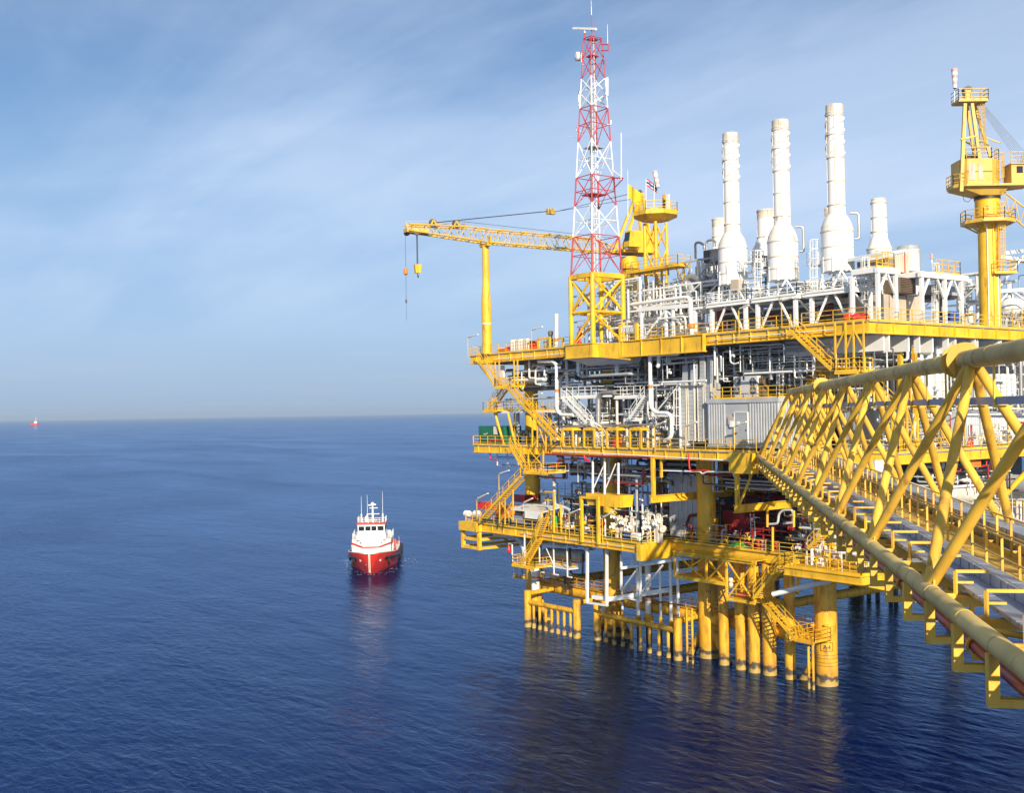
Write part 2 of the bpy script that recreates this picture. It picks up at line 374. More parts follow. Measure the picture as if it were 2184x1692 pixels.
# walkway on top of the brace between the legs
wk = MB()
for a, b in zip(AX, AX[1:]): wk.bb(a + 1.2, b - 1.2, -.5, .5, 4.78, 4.84)
wk.build('walkway', 'yellow_jacket', JK)
rl = MB()
for a, b in zip(AX, AX[1:]): rail_mb([(a + 1.2, -.5, 4.84), (b - 1.2, -.5, 4.84)], m=rl, kick=False); rail_mb([(a + 1.2, .5, 4.84), (b - 1.2, .5, 4.84)], m=rl, kick=False)
rl.build('handrail', 'yellow_jacket', JK)
rail_mb([(-48.5, -1, 4.9), (-46.7, -1, 4.9), (-46.7, 1, 4.9)]).build('handrail', 'yellow_jacket', JK)
MB().bb(-48.6, -46.5, -1.1, 1.1, 4.7, 4.88).build('walkway', 'yellow_jacket', JK)

# piles standing beside leg A3 (conductors)
for k, (px, py, r) in enumerate(((710, 1055, .52), (862, 1095, .58), (982, 1122, .60), (1115, 1145, .66), (1300, 1182, .52))):
    p = w('6', px, py, 'Z', 0); c = thing('conductor_pipe', ('slim yellow vertical pipe standing closest to leg A3', 'thick yellow vertical pipe in the sea, second from leg A3', 'thick yellow vertical pipe in the sea, third from leg A3', 'thickest yellow vertical pipe, behind the lowest yellow stairs', 'slim yellow vertical pipe standing closest to leg A4')[k], 'pipe', (p.x, p.y, -5), 'vertical pipes between legs A3 and A4')
    MB().tube((p.x, p.y, -6), (p.x, p.y, 11), r, n=20).build('casing', 'yellow_jacket', c)
    for zz_ in (5.2, 8.3): MB().lathe((p.x, p.y, 0), [(r, zz_ - .1), (r + .05, zz_ - .1), (r + .05, zz_ + .1), (r, zz_ + .1)], 20).build('guide_collar', 'yellow_jacket', c)
for dx in (0, 1.4, 3.4, 4.2):
    q = V((-26.3 + dx, 42, 0)); MB().tube(q + V((0, 0, -4)), q + V((0, 0, 10.8)), .3, n=10).build('caisson', 'dark_grey', None, 'dark slender caisson in the sea behind leg A4', 'pipe', 'dark caissons behind leg A4')

# barge bumpers (fender frames) in front of the legs
def bumper(label, a, b, posts, x_in):
    a, b = V(a), V(b); o = thing('boat_bumper', label, 'fender', (a.x, a.y, -2))
    zt = 3.0
    for e in (a, b):
        MB().tube(e + V((0, 0, -3)), e + V((0, 0, 4.4)), .44, n=16).build('post', 'yellow_jacket', o)
        MB().tube(e + V((0, .4, 4.0)), (e.x, -.3, 4.15), .28, n=10).build('strut', 'yellow_jacket', o)
    MB().tube(a + V((0, 0, zt)), b + V((0, 0, zt)), .30, n=14).build('rail', 'yellow_jacket', o)
    for i in range(posts):
        p = a.lerp(b, (i + 1) / (posts + 1)); c = MB().tube(p + V((0, 0, -1.5)), p + V((0, 0, zt)), .17, n=10).build('hanging_post', 'yellow_jacket', o)
        MB().lathe(p, [(.17, .55), (.25, .5), (.25, -.4), (.17, -.45)], 10).build('rubber_sleeve', 'yellow_jacket', c)
    return o
bumper('yellow boat bumper frame with a row of short posts below leg A1', (-40.8, -4.6, 0), (-31.9, -4.3, 0), 7, 0)
bumper('long yellow boat bumper frame with a row of short posts between legs A2 and A3', (-29.6, -3.2, 0), (-16.6, -3.4, 0), 8, 0)

# ------------------------------------------------------------------ decks
def deck(name, label, poly, z, th, front, plate='deck_green', beam='yellow', under='pale_grey', joist=True):
    """poly: plan outline; front: list of (p, q) edges that carry a visible edge girder"""
    xs = [p[0] for p in poly]; ys = [p[1] for p in poly]
    o = thing(name, label, 'deck', (sum(xs) / len(xs), sum(ys) / len(ys), z - th))
    MB().prism(poly, z - .12, z).build('deck_plate', plate, o)
    for a, b in front: MB().ibeam((*a, z - th / 2 - .005), (*b, z - th / 2 - .005), .42, th, .06).build('edge_beam', beam, o)
    if joist:
        x0, x1, y0, y1 = min(xs), max(xs), min(ys), max(ys)
        x = x0 + 1.5
        while x < x1 - .8:
            ya = max(y0, -1.6 if (name == 'cellar_deck' and x > -19.2) else y0) + .45
            if name == 'main_deck' and x > -3: ya = -1.5
            MB().ibeam((x, ya, z - .12 - (th - .2) / 2), (x, y1 - .4, z - .12 - (th - .2) / 2), .3, th - .2, .05).build('joist', under, o); x += 3.0
    return o
CD = deck('cellar_deck', 'lowest main deck of the platform with a green floor and yellow edge beams', [(-52, -6), (-19, -6), (-19, -1.9), (5, -1.9), (5, 48), (-52, 48)], 12.0, 1.0,
          [((-52, -5.8), (-19, -5.8)), ((-19.2, -5.58), (-19.2, -1.5)), ((-19.4, -1.7), (5, -1.7)), ((4.8, -1.45), (4.8, 48)), ((-51.8, -5.5), (-51.8, 48))])
MD = deck('main_deck', 'middle deck of the platform where the bridge lands, with yellow edge beams', [(-50, -6), (-3.2, -6), (9, -2), (9, 48), (-50, 48)], 21.9, 1.0,
          [((-50, -5.8), (-3.2, -5.8)), ((8.8, -1.8), (8.8, 48)), ((-49.8, -5.6), (-49.8, 48)), ((-3.1, -5.8), (8.9, -1.9))], plate='grey')
TD = deck('upper_deck', 'top deck of the platform carrying the exhaust stacks, with deep yellow edge beams', [(-50.5, -6), (9, -6), (9, 48), (-50.5, 48)], 33.2, 1.1,
          [((-50.5, -5.8), (-30, -5.8)), ((-20.5, -5.8), (9, -5.8)), ((8.8, -5.5), (8.8, 48)), ((-50.3, -5.5), (-50.3, 48))], plate='grey')
# deep girder in the middle of the upper deck's edge, with stiffeners
g = MB(); g.bb(-21.5, -9.3, -6.35, -6.1, 31.6, 33.15); g.bb(-21.5, -9.3, -6.5, -5.95, 31.5, 31.6); g.bb(-21.5, -9.3, -6.5, -5.95, 33.15, 33.25)
for k in range(5): g.bb(-21 + k * 2.9, -20.92 + k * 2.9, -6.5, -6.3, 31.6, 33.15)
g.build('deep_girder', 'yellow', TD)
g = MB()
for k in range(8): g.bb(8.2, 8.75, -2.6 + k * 4.4, -2.45 + k * 4.4, 30.6, 32.1)
for k in range(13): g.bb(-2 + .01, 8.6, -3.2 + k * 3.6, -3.0 + k * 3.6, 30.7, 32.08)
g.build('cross_girder', 'white', TD)
for x in AX:                                          # deck legs up to the top
    for y in (0, YB):
        MB().tube((x, y, 11.3), (x, y, 20.9), .98, n=24).build('deck_leg', 'yellow', MD)
        MB().tube((x, y, 21.9), (x, y, 32.1), .85, n=24).build('deck_leg', 'yellow', TD)
def dr(parent, pts, m='yellow', **k): return rail_mb(pts, **k).build('handrail', m, parent)
dr(CD, [(-52, -5.95, 12), (-19.05, -5.95, 12), (-19.05, -1.85, 12), (.6, -1.85, 12)]); dr(CD, [(-51.95, -5.9, 12), (-51.95, 20, 12)])
g = MB(); g.bb(-19.5, -18.85, -6.3, -1.55, 10.25, 11.95); g.build('step_plate', 'yellow', CD)
dr(MD, [(-50, -5.95, 21.9), (-3.3, -5.95, 21.9)]); dr(MD, [(1.5, -4.4, 21.9), (8.95, -1.9, 21.9), (8.95, 46, 21.9)]); dr(MD, [(-49.95, -5.9, 21.9), (-49.95, 20, 21.9)])
dr(TD, [(-50.4, -5.95, 33.2), (-30.1, -5.95, 33.2)]); dr(TD, [(-20.4, -5.95, 33.2), (1, -5.95, 33.2)]); dr(TD, [(2.2, -5.95, 33.2), (8.95, -5.95, 33.2), (8.95, 46, 33.2)]); dr(TD, [(-50.45, -5.9, 33.2), (-50.45, 20, 33.2)])

# ------------------------------------------------------------------ bridge
B0 = V((3.10, -12.28, 21.5)); DB = V((.6978, -.7163, 0)).normalized(); TB = V((-DB.y, DB.x, 0))
def bp(s, t, z): return B0 + DB * s + TB * t + V((0, 0, z - 21.5))
WB, HT = 4.4, 27.27; SEND = 104.0; S0 = -8.6
BR = thing('truss_bridge', 'yellow tubular truss bridge with one thick top pipe running to the platform', 'bridge', bp(30, WB / 2, 20))
MB().tube(bp(S0, 0, 21.5), bp(SEND, 0, 21.5), .205, n=24).build('bottom_chord', 'yellow_chord', BR)
MB().tube(bp(S0, WB, 21.5), bp(SEND, WB, 21.5), .19, n=16).build('bottom_chord', 'yellow_chord', BR)
# top chord and its flanged joints
d0 = (B0 - CAM).dot(FW) ; kk = -DB.dot(FW)
def s_at(depth): return (d0 - depth) / kk
def s_px(px):       # where the top chord crosses a picture column
    lo, hi = -30.0, 80.0
    for _ in range(50):
        md = (lo + hi) / 2; v = bp(md, WB / 2, HT) - CAM
        if PW / 2 + F * v.dot(RT) / v.dot(FW) < px: lo = md
        else: hi = md
    return lo
s_end = s_px(1683)
MB().tube(bp(s_end, WB / 2, HT), bp(SEND, WB / 2, HT), .27, n=24).build('top_chord', 'yellow_chord', BR)
for px in (1752, 2052):
    s = s_px(px)
    for ds, r in ((-.34, .52), (.34, .52)):
        MB().tube(bp(s + ds - .03, WB / 2, HT), bp(s + ds + .03, WB / 2, HT), r, n=32).build('joint_flange', 'yellow_bridge', BR)
    j = MB()
    for k in range(6):
        a = 6.2832 * k / 6 + .5; e = TB * math.cos(a) + V((0, 0, math.sin(a))); c = bp(s, WB / 2, HT)
        j.bar(c + e * .2 - DB * .27, c + e * .2 + DB * .27, .03, .5, up=e)
    j.build('joint_gusset', 'yellow_bridge', BR)
bots = sorted(67.3 + 9.05 * k for k in range(-8, 4))
tops = [s - 4.525 for s in bots] + [bots[-1] + 4.525]; tops = [s for s in tops if s > s_end - 1]
for t0 in (0, WB):
    for sb in bots:
        for st in tops:
            if abs(st - sb) < 5.5:
                a, b = bp(sb, t0, 21.5), bp(st, WB / 2, HT); u = (b - a).normalized()
                MB().tube(a + u * .15, b - u * .2, .14, n=14).build('diagonal', 'yellow_bridge', BR)
    if tops: MB().tube(bp(S0 + .3, t0, 21.6), bp(tops[0], WB / 2, HT - .2), .13, n=12).build('diagonal', 'yellow_bridge', BR)
s = 59.49 - 2.83 * 24; k = 0; hs = None
while s < SEND:
    if hs is None:
        h_ = MB(); h_.bar(bp(s, -.1, 20.36), bp(s, -.1, 21.34), .20, .24, up=DB); h_.bar(bp(s, -.1, 20.44), bp(s, .85, 20.44), .2, .16)
        h_.bar(bp(s, .85, 20.44), bp(s, .85, 21.4), .1, .12, up=DB); hs = h_.build('pipe_hanger', 'yellow_bridge', BR); s0 = s
        cb_ = MB().bar(bp(s, .1, 21.36), bp(s, WB + 1.1, 21.36), .16, .24).build('cross_beam', 'yellow_bridge', BR)
        br_ = MB(); br_.bar(bp(s, .5, 21.5), bp(s, .5, 22.06), .07); br_.bar(bp(s, .5, 22.06), bp(s, 1.25, 22.06), .07); br_.bar(bp(s, .5, 21.8), bp(s, .9, 21.8), .05)
        br_.bar(bp(s, .5, 21.5), bp(s, .2, 21.5), .07); bro = br_.build('tray_bracket', 'yellow_bridge', BR)
    else:
        inst(hs, 'pipe_hanger', BR, DB * (s - s0)); inst(cb_, 'cross_beam', BR, DB * (s - s0)); inst(bro, 'tray_bracket', BR, DB * (s - s0))
    s += 2.83
s = S0 + 1; lb = None
while s < SEND - 5:                                   # lateral braces in the floor of the bridge
    MB().tube(bp(s, .1, 21.3), bp(s + 4.5, WB - .1, 21.3), .07, n=8).build('floor_brace', 'yellow_bridge', BR); s += 4.9
for s in bots:
    for t0, zc, rc in ((0, 21.5, .205), (WB, 21.5, .19)): MB().lathe(bp(s, t0, zc), [(rc, -.6), (rc + .012, -.6), (rc + .012, .6), (rc, .6)], 20, axis=DB).build('joint_can', 'yellow_chord', BR)
src = None; s = 4.0
while s < SEND - 1:                                    # weld beads round the tubes
    for (t0, zc, rc) in ((0, 21.5, .205), (WB / 2, HT, .27)):
        if zc == HT and s < s_end + 1: continue
        MB().lathe(bp(s, t0, zc), [(rc - .005, -.03), (rc + .012, -.015), (rc + .012, .015), (rc - .005, .03)], 20, axis=DB).build('weld_bead', 'yellow_bridge', BR)
    s += 6.1
for sb in bots:                                        # gusset plates at the lower nodes
    for t0, sg in ((0, 1), (WB, -1)): MB().hull([bp(sb - .5, t0 + .03 * sg, 21.62), bp(sb + .5, t0 + .03 * sg, 21.62), bp(sb + .5, t0 + .07 * sg, 21.62), bp(sb - .5, t0 + .07 * sg, 21.62)], [bp(sb - .3, t0 + .10 * sg, 21.98), bp(sb + .3, t0 + .10 * sg, 21.98), bp(sb + .3, t0 + .14 * sg, 21.98), bp(sb - .3, t0 + .14 * sg, 21.98)]).build('gusset', 'yellow_bridge', BR)
# the red fire main under the left chord
fm = thing('fire_main_pipe', 'dark red pipe slung below the left chord of the truss bridge', 'pipe', bp(20, .35, 20.6))
MB().tube(bp(S0, .32, 20.86), bp(SEND, .32, 20.86), .15, n=16).build('pipe', 'dark_red', fm)
s = 3.9; first = None
while s < SEND:
    q = V((.0, 0, 0)); mb = MB(); mb.lathe(bp(s, .32, 20.86), [(.17, -.07), (.215, -.07), (.215, .07), (.17, .07)], 16, axis=DB); mb.bar(bp(s, .32, 20.56), bp(s, .32, 20.72), .14)
    mb.build('clamp', 'yellow_bridge', fm); s += 8.34
# cable trays in 3 m lengths, walkway, white line
def tray(label, t0, t1, z, side, mtl='tray_grey', cat='cable tray', lid=True, top=.02):
    o = thing('cable_tray', label, cat, bp(20, (t0 + t1) / 2, z)); src = None; s = S0
    while s < SEND - 3:
        if src is None:
            m_ = MB(); m_.bar(bp(s, (t0 + t1) / 2, z), bp(s + 2.94, (t0 + t1) / 2, z), t1 - t0, .04)
            for t in (t0, t1): m_.bar(bp(s, t, z + side / 2), bp(s + 2.94, t, z + side / 2), .03, side)
            if lid: m_.bar(bp(s, (t0 + t1) / 2, z + side + top), bp(s + 2.94, (t0 + t1) / 2, z + side + top), t1 - t0 + .08, .03)
            for k_ in (.5, 1.47, 2.4): m_.bar(bp(s + k_, t0 - .025, z + .02), bp(s + k_, t0 - .025, z + side), .04, .02, up=TB)
            src = m_.build('tray_length', mtl, o); s0 = s
        else: inst(src, 'tray_length', o, DB * (s - s0))
        s += 3.0
    return o
tray('flat blue grey cable tray beside the left chord of the bridge', .72, 1.25, 21.6, .08, lid=True)
tray('raised grey cable tray with a lid between the flat tray and the bridge walkway', 1.32, 1.62, 21.72, .26)
tray('wide grey lidded cable tray on the far side of the bridge walkway', 3.5, 4.02, 22.0, .28)
WK = thing('bridge_walkway', 'yellow walkway floor with handrails along the middle of the bridge', 'walkway', bp(20, 2.6, 21.5)); src = None; s = S0
while s < SEND - 2:
    if src is None: src = MB().bar(bp(s, 2.6, 21.6), bp(s + 1.97, 2.6, 21.6), 1.36, .05).build('floor_panel', 'yellow_bridge', WK); s0 = s
    else: inst(src, 'floor_panel', WK, DB * (s - s0))
    s += 2.0
for t in (1.9, 3.3):
    src = None; s = S0 + .2
    MB().bar(bp(S0, t, 21.7), bp(SEND, t, 21.7), .03, .16).build('toe_plate', 'yellow_bridge', WK)
    for z in (22.72, 22.2): MB().tube(bp(S0, t, z), bp(SEND, t, z), .025, n=6).build('handrail', 'yellow_bridge', WK)
    while s < SEND:
        if src is None: src = MB().bar(bp(s, t, 21.55), bp(s, t, 22.72), .06, .05, up=DB).build('rail_post', 'yellow_bridge', WK); s0 = s
        else: inst(src, 'rail_post', WK, DB * (s - s0))
        s += 1.5
tp = MB().tube(bp(S0, 4.85, 22.0), bp(SEND, 4.85, 22.0), .2, n=16).build('white_pipe', 'white', None, 'long white insulated pipe along the right side of the bridge', 'pipe')
MB().tube(bp(S0, 5.25, 21.9), bp(SEND, 5.25, 21.9), .11, n=12).build('white_pipe', 'white', None, 'thin white pipe next to the right chord of the bridge', 'pipe')
# tray hung under the top chord
HTY = thing('hung_cable_tray', 'blue grey cable tray hung on yellow straps below the top pipe of the bridge', 'cable tray', bp(30, WB / 2, 26))
MB().bar(bp(s_end + 4, WB / 2, 26.08), bp(SEND, WB / 2, 26.08), .28, .2).build('tray', 'blue_grey', HTY)
s = s_end + 5; src = None
while s < SEND:
    if src is None:
        m_ = MB(); m_.bar(bp(s, WB / 2 - .17, 25.9), bp(s, WB / 2 - .17, HT - .1), .05, .08, up=DB); m_.bar(bp(s, WB / 2 - .2, 25.93), bp(s, WB / 2 + .25, 25.93), .09, .05)
        src = m_.build('hanger', 'yellow_bridge', HTY); s0 = s
    else: inst(src, 'hanger', HTY, DB * (s - s0))
    s += 2.78 if k % 2 else 2.78; k += 1
# landing: yellow box girder that carries the bridge end
lg = MB(); lg.bb(-5.6, -3.0, -7.2, -6.02, 19.9, 21.8)
lg.build('bridge_bearing', 'yellow', MD)
# ------------------------------------------------------------------ tall things on the upper deck
def mrad(z, width, p): return width / ZM[z][2] * KP / scale_at(p) / 2
ZT = 33.2
# --- yellow support tower of the radio mast
YT = -7.2
c0 = w('L', 885, 1310, 'Y', YT); xl = w('L', 545, 1345, 'Y', YT).x
x1, x0 = c0.x, xl
def y_on_x(z, px, py, X): return w(z, px, py, 'X', X).y
yR = y_on_x('L', 1365, 1290, x1); ztop = w('L', 885, 205, 'Y', YT).z; zmid = w('L', 885, 790, 'Y', YT).z; zb = 33.0
TW = thing('mast_support_tower', 'yellow lattice tower of square frames carrying the red and white radio mast', 'tower', ((x0 + x1) / 2, (YT + yR) / 2, zb))
cs = [V((x0, YT, 0)), V((x1, YT, 0)), V((x1, yR, 0)), V((x0, yR, 0))]; Z3 = V((0, 0, 1))
for c in cs: MB().tube(c + Z3 * zb, c + Z3 * (ztop + .1), .27, n=14).build('leg', 'yellow', TW)
for i in range(4):
    a, b = cs[i], cs[(i + 1) % 4]
    MB().bar(a + Z3 * ztop, b + Z3 * ztop, .42, .5).build('top_beam', 'yellow', TW)
    MB().tube(a + Z3 * zmid, b + Z3 * zmid, .17, n=10).build('girt', 'yellow', TW)
    for (za, zc) in ((zb + .2, zmid - .1), (zmid + .1, ztop - .2)):
        p_, q_ = (a, b) if (i + (za < zmid - 1)) % 2 else (b, a)
        MB().tube(p_ + Z3 * za, q_ + Z3 * zc, .13, n=10).build('brace', 'yellow', TW)
        if za > zmid - 1: MB().tube(q_ + Z3 * za, p_ + Z3 * zc, .13, n=10).build('brace', 'yellow', TW)
# box base that juts out of the deck edge, with a rounded grey soffit
bx = MB(); bx.bb(x0 - .5, x1 + .45, YT - .5, -5.6, 31.75, 33.15); bx.bb(x0 - .6, x1 + .55, YT - .6, -5.5, 33.15, 33.26); bx.bb(x0 - .6, x1 + .55, YT - .6, -5.5, 31.68, 31.76)
bx.build('base_box', 'yellow', TW)
so = MB(); so.hull([(x0 + 1, -5.6, 30.9), (x1 + 3.6, -5.6, 30.9), (x1 + 3.6, -4, 30.9), (x0 + 1, -4, 30.9)], [(x0 - .4, YT - .4, 31.66), (x1 + 4.2, -6.0, 31.66), (x1 + 4.2, -4, 31.66), (x0 - .4, -4, 31.66)]); so.build('soffit', 'pale_grey', TW)
MB().hull([(x1 + .45, -6.9, 31.7), (x1 + 4.8, -6.3, 31.2), (x1 + 4.8, -5.7, 31.2), (x1 + .45, -5.7, 31.7)], [(x1 + .45, -6.9, 33.1), (x1 + 4.8, -6.3, 33.1), (x1 + 4.8, -5.7, 33.1), (x1 + .45, -5.7, 33.1)]).build('haunch', 'yellow', TW)
# --- radio mast
mc = V(((x0 + x1) / 2, (YT + yR) / 2, 0)); zm0 = ztop + .25; zm1 = w('B', 340, 235, 'Y', mc.y).z
MS = thing('radio_mast', 'tall red and white banded lattice radio mast with antennas', 'mast', (mc.x, mc.y, zm0))
hx, hy = (x1 - x0) / 2 * .98, (yR - YT) / 2 * .98; TP = .36
def mp_(i, z):
    f = 1 - (z - zm0) / (zm1 - zm0) * (1 - TP); sx, sy = ((-1, -1), (1, -1), (1, 1), (-1, 1))[i % 4]
    return V((mc.x + sx * hx * f, mc.y + sy * hy * f, z))
bands = [1680, 1455, 1265, 1090, 870, 665, 480, 235]
bz = [zm0] + [w('B', 345, y, 'Y', mc.y).z for y in bands[1:-1]] + [zm1]
for k in range(7):
    m_ = 'red_paint' if k % 2 == 0 else 'white'; za, zb_ = bz[k], bz[k + 1]
    nb = 1 if k < 5 else 2
    for i in range(4):
        MB().tube(mp_(i, za), mp_(i, zb_), .10 - .007 * k, n=8).build('leg', m_, MS)
        for j in range(nb):
            a, b = za + (zb_ - za) * j / nb, za + (zb_ - za) * (j + 1) / nb; mdz = (a + b) / 2
            for u, v_ in ((i, i + 1), (i + 1, i)):
                MB().tube(mp_(u, a), mp_(v_, b), .045, n=6).build('brace', m_, MS)
        if k % 2 == 0: MB().tube(mp_(i, zb_ if k < 6 else zm1), mp_(i + 1, zb_ if k < 6 else zm1), .05, n=6).build('girt', m_, MS)
        if k < 5: MB().tube(mp_(i, (za + zb_) / 2), mp_(i + 1, (za + zb_) / 2), .045, n=6).build('girt', m_, MS)
MB().bar(mc + V((-.25, -.35, zm0)), mc + V((-.2, -.2, zm1 - 2)), .3, .16).build('cable_run', 'grey', MS)
ladder_mb(mc + V((.25, -.3, zm0)), mc + V((.2, -.2, zm1)), .45).build('ladder', 'white', MS)
for k, yy in enumerate((1200, 910, 345, 240)):
    z = w('B', 345, yy, 'Y', mc.y).z; f = 1 - (z - zm0) / (zm1 - zm0) * (1 - TP)
    MB().bb(mc.x - hx * f * .6, mc.x + hx * f * .75, mc.y - hy * f * .75, mc.y + hy * f * .5, z - .05, z + .05).build('rest_platform', 'red_paint' if k != 1 else 'grey', MS)
def mw(x, y): return w('B', x, y, 'Y', mc.y)
rd = MB(); a = mw(292, 200); rd.tube(a, mw(292, 178), .12, n=8); rd.bar(mw(222, 172), mw(360, 176), .28, .24); rd.build('radar_scanner', 'white', MS)
MB().tube(mw(290, 245), mw(292, 198), .08, n=6).build('radar_post', 'red_paint', MS)
def whip(x0_, y0_, x1_, y1_, r=.04, m_='white', nm='whip_antenna'): MB().tube(mw(x0_, y0_), mw(x1_, y1_), r, r * .5, n=6).build(nm, m_, MS)
whip(334, 235, 333, 90, .07, 'red_paint'); whip(333, 90, 330, 2, .05); whip(348, 235, 348, 140, .03, 'red_paint')
whip(432, 272, 430, 148); whip(422, 400, 422, 350, .04, 'red_paint'); whip(515, 1100, 514, 812, .09); whip(190, 836, 262, 840, .03)
for z_, y_ in ((392, 270), (392, 308)): MB().tube(mw(z_, y_), mw(436, y_), .06, n=6).build('bracket', 'red_paint', MS)
MB().tube(mw(436, 262), mw(436, 312), .06, n=6).build('bracket', 'red_paint', MS)
MB().bar(mw(460, 1090), mw(526, 1090), .1, .14).build('bracket', 'red_paint', MS); MB().tube(mw(464, 1160), mw(524, 1096), .06, n=6).build('bracket', 'red_paint', MS); MB().tube(mw(458, 1040), mw(520, 1085), .05, n=6).build('bracket', 'white', MS)
for x_, ya, yb in ((429, 475, 585), (258, 556, 655)):
    MB().tube(mw(x_, yb), mw(x_, ya), .14, n=10).build('panel_antenna', 'white', MS); MB().tube(mw(x_, yb - 8), mw(x_ + (22 if x_ < 300 else -22), yb + 6), .04, n=6).build('bracket', 'white', MS)
for x_, y_ in ((252, 345),):
    MB().lathe(mw(x_, y_), [(0, -.45), (.42, -.45), (.5, -.2), (.5, .3), (0, .42)], 14, axis=(-.4, -.9, 0)).build('dish_antenna', 'white', MS); MB().path([mw(270, 365), mw(276, 395), mw(290, 400)], .06).build('bracket', 'white', MS)
for x_, y_, s_ in ((242, 775, 1), (452, 735, -1)): MB().path([mw(x_, y_), mw(x_, y_ + 28), mw(x_ + 24 * s_, y_ + 28)], .07).build('loop_antenna', 'white', MS)

# --- big exhaust stacks
def stack(label, zm, cx, prof_y, Y, name='exhaust_stack', strake=True, rings=(), grp=None, seg=28, m='white_stack'):
    """prof_y: list of (y, half width) in zoom units, top to bottom"""
    p = w(zm, cx, prof_y[-1][0], 'Y', Y); x, y = p.x, p.y; zf = lambda yy: w(zm, cx, yy, 'Y', Y).z
    k = KP / ZM[zm][2] / scale_at(p); prof = [(hw * k, zf(yy)) for yy, hw in prof_y]
    o = thing(name, label, 'exhaust stack', (x, y, prof[-1][1]), grp)
    sh = MB().lathe((x, y, 0), prof[::-1], seg); r, z = prof[0]; sh.lathe((x, y, 0), [(r, z), (r * .93, z), (r * .93, z - 1.2)], seg); sh.lathe((x, y, 0), [(r * .93, z - 1.2), (.01, z - 1.2)], seg)
    sh.lathe((x, y, 0), [(prof[-1][0], prof[-1][1]), (.01, prof[-1][1])], seg)
    b = sh.build('shell', m, o); r, z = prof[0]; MB().lathe((x, y, 0), [(r + .004, z - 1.0), (r + .012, z - 1.0), (r + .012, z - .02), (r + .004, z - .02)], seg).build('rusty_rim', 'rusty_white', b)
    for a_ in (.4, 2.2, 4.1, 5.3): e = V((math.cos(a_), math.sin(a_), 0)); zz_ = [q for q in prof if abs(q[0] - r) < .12]; MB().bar(V((x, y, zz_[0][1])) + e * (r - .01), V((x, y, zz_[-1][1])) + e * (zz_[-1][0] - .01), .05, .05, up=e).build('seam', 'cream', b)
    for yy, hw in rings:
        z = zf(yy); r = hw * k; MB().lathe((x, y, 0), [(r - .03, z - .05), (r + .06, z - .05), (r + .06, z + .05), (r - .03, z + .05)], seg).build('flange_ring', 'cream', o)
    if strake:
        za, zb_ = zf(strake[0]), zf(strake[1]); r = strake[2] * k
        for s3 in range(3):
            g = [[], []]; n = 44; hx_ = []
            for i in range(n + 1):
                a = 6.2832 * (i / n * 1.25 + s3 / 3); e = V((math.cos(a), math.sin(a), 0)); z = za + (zb_ - za) * i / n
                hx_.append((V((x, y, z)) + e * (r - .02), V((x, y, z)) + e * (r + .16)))
            mb = MB()
            for (a, b_), (c, d) in zip(hx_, hx_[1:]):
                t = V((0, 0, .025)); mb.hull([a - t, b_ - t, d - t, c - t], [a + t, b_ + t, d + t, c + t])
            mb.build('helical_strake', 'white_stack', o)
    return o, V((x, y, 0)), k, zf
S = []
spec = [('E', 355, 345, 0, 'tall white exhaust stack nearest the yellow lookout tower', 70), ('E', 779, 235, 0, 'tall white exhaust stack standing between its two tall neighbours', 74), ('E', 1240, 105, 0, 'tall white exhaust stack beside the white steel frame, farthest from the radio mast', 77)]
for zmid_, cx, yt, Y, lab, hw in spec:
    f = hw / 70.0; q = lambda y: yt + (y - 345) * (1 + (f - 1) * 1.0)
    base = 345
    pr = [(345, 66), (400, 66), (404, 62), (1120, 64), (1190, 68), (1235, 96), (1285, 116), (1325, 122), (1560, 122), (1636, 121)]
    pr = [(q(a), b * f) for a, b in pr]
    cx2 = cx + 6 * f
    o, c, k, zf = stack(lab, 'E', cx2, pr, 0.0, rings=[(q(a), b * f) for a, b in ((404, 64), (575, 63), (755, 63), (935, 63), (1122, 66), (1328, 122), (1450, 122), (1545, 122))], strake=(q(745), q(410), 62 * f))
    MB().lathe((c.x, c.y, 0), [(b * f * k + .008, zf(q(a))) for a, b in ((1322, 122), (1285, 116), (1235, 96), (1190, 68), (1135, 65))], 28).build('cone_cladding', 'warm_white', o)
    r = 122 * f * k; zl = zf(q(1636)); S.append((o, c, r, zl))
    for i in range(8):                                # support legs with splayed struts
        a = 6.2832 * (i + .5) / 8; e = V((math.cos(a), math.sin(a), 0))
        MB().bar(c + e * (r + .03) + V((0, 0, zl + 1.3)), c + e * (r + .03) + V((0, 0, zl - .1)), .2, .08, up=e).build('gusset', 'white_stack', o)
    zt = 36.75
    for i in range(4):
        a = 6.2832 * (i + .5) / 4 + .1; e = V((math.cos(a), math.sin(a), 0)); n_ = V((-e.y, e.x, 0)); p = c + e * (r - .05) + V((0, 0, zl))
        for s_ in (-1, 1): MB().bar(p, c + e * (r + .1) + n_ * (s_ * .9) + V((0, 0, zt)), .14).build('strut', 'white', o)
    if lab != spec[0][4]:
        e = V((.75, .66, 0)); t = c + e * r + V((0, 0, zl + 4.9 * f)); MB().path([t - e * .3, t + e * .5, t + e * .5 - V((0, 0, 2.4)), t + e * .1 - V((0, 0, 2.4))], .12, bend=.35).build('bypass_pipe', 'cladding', o)
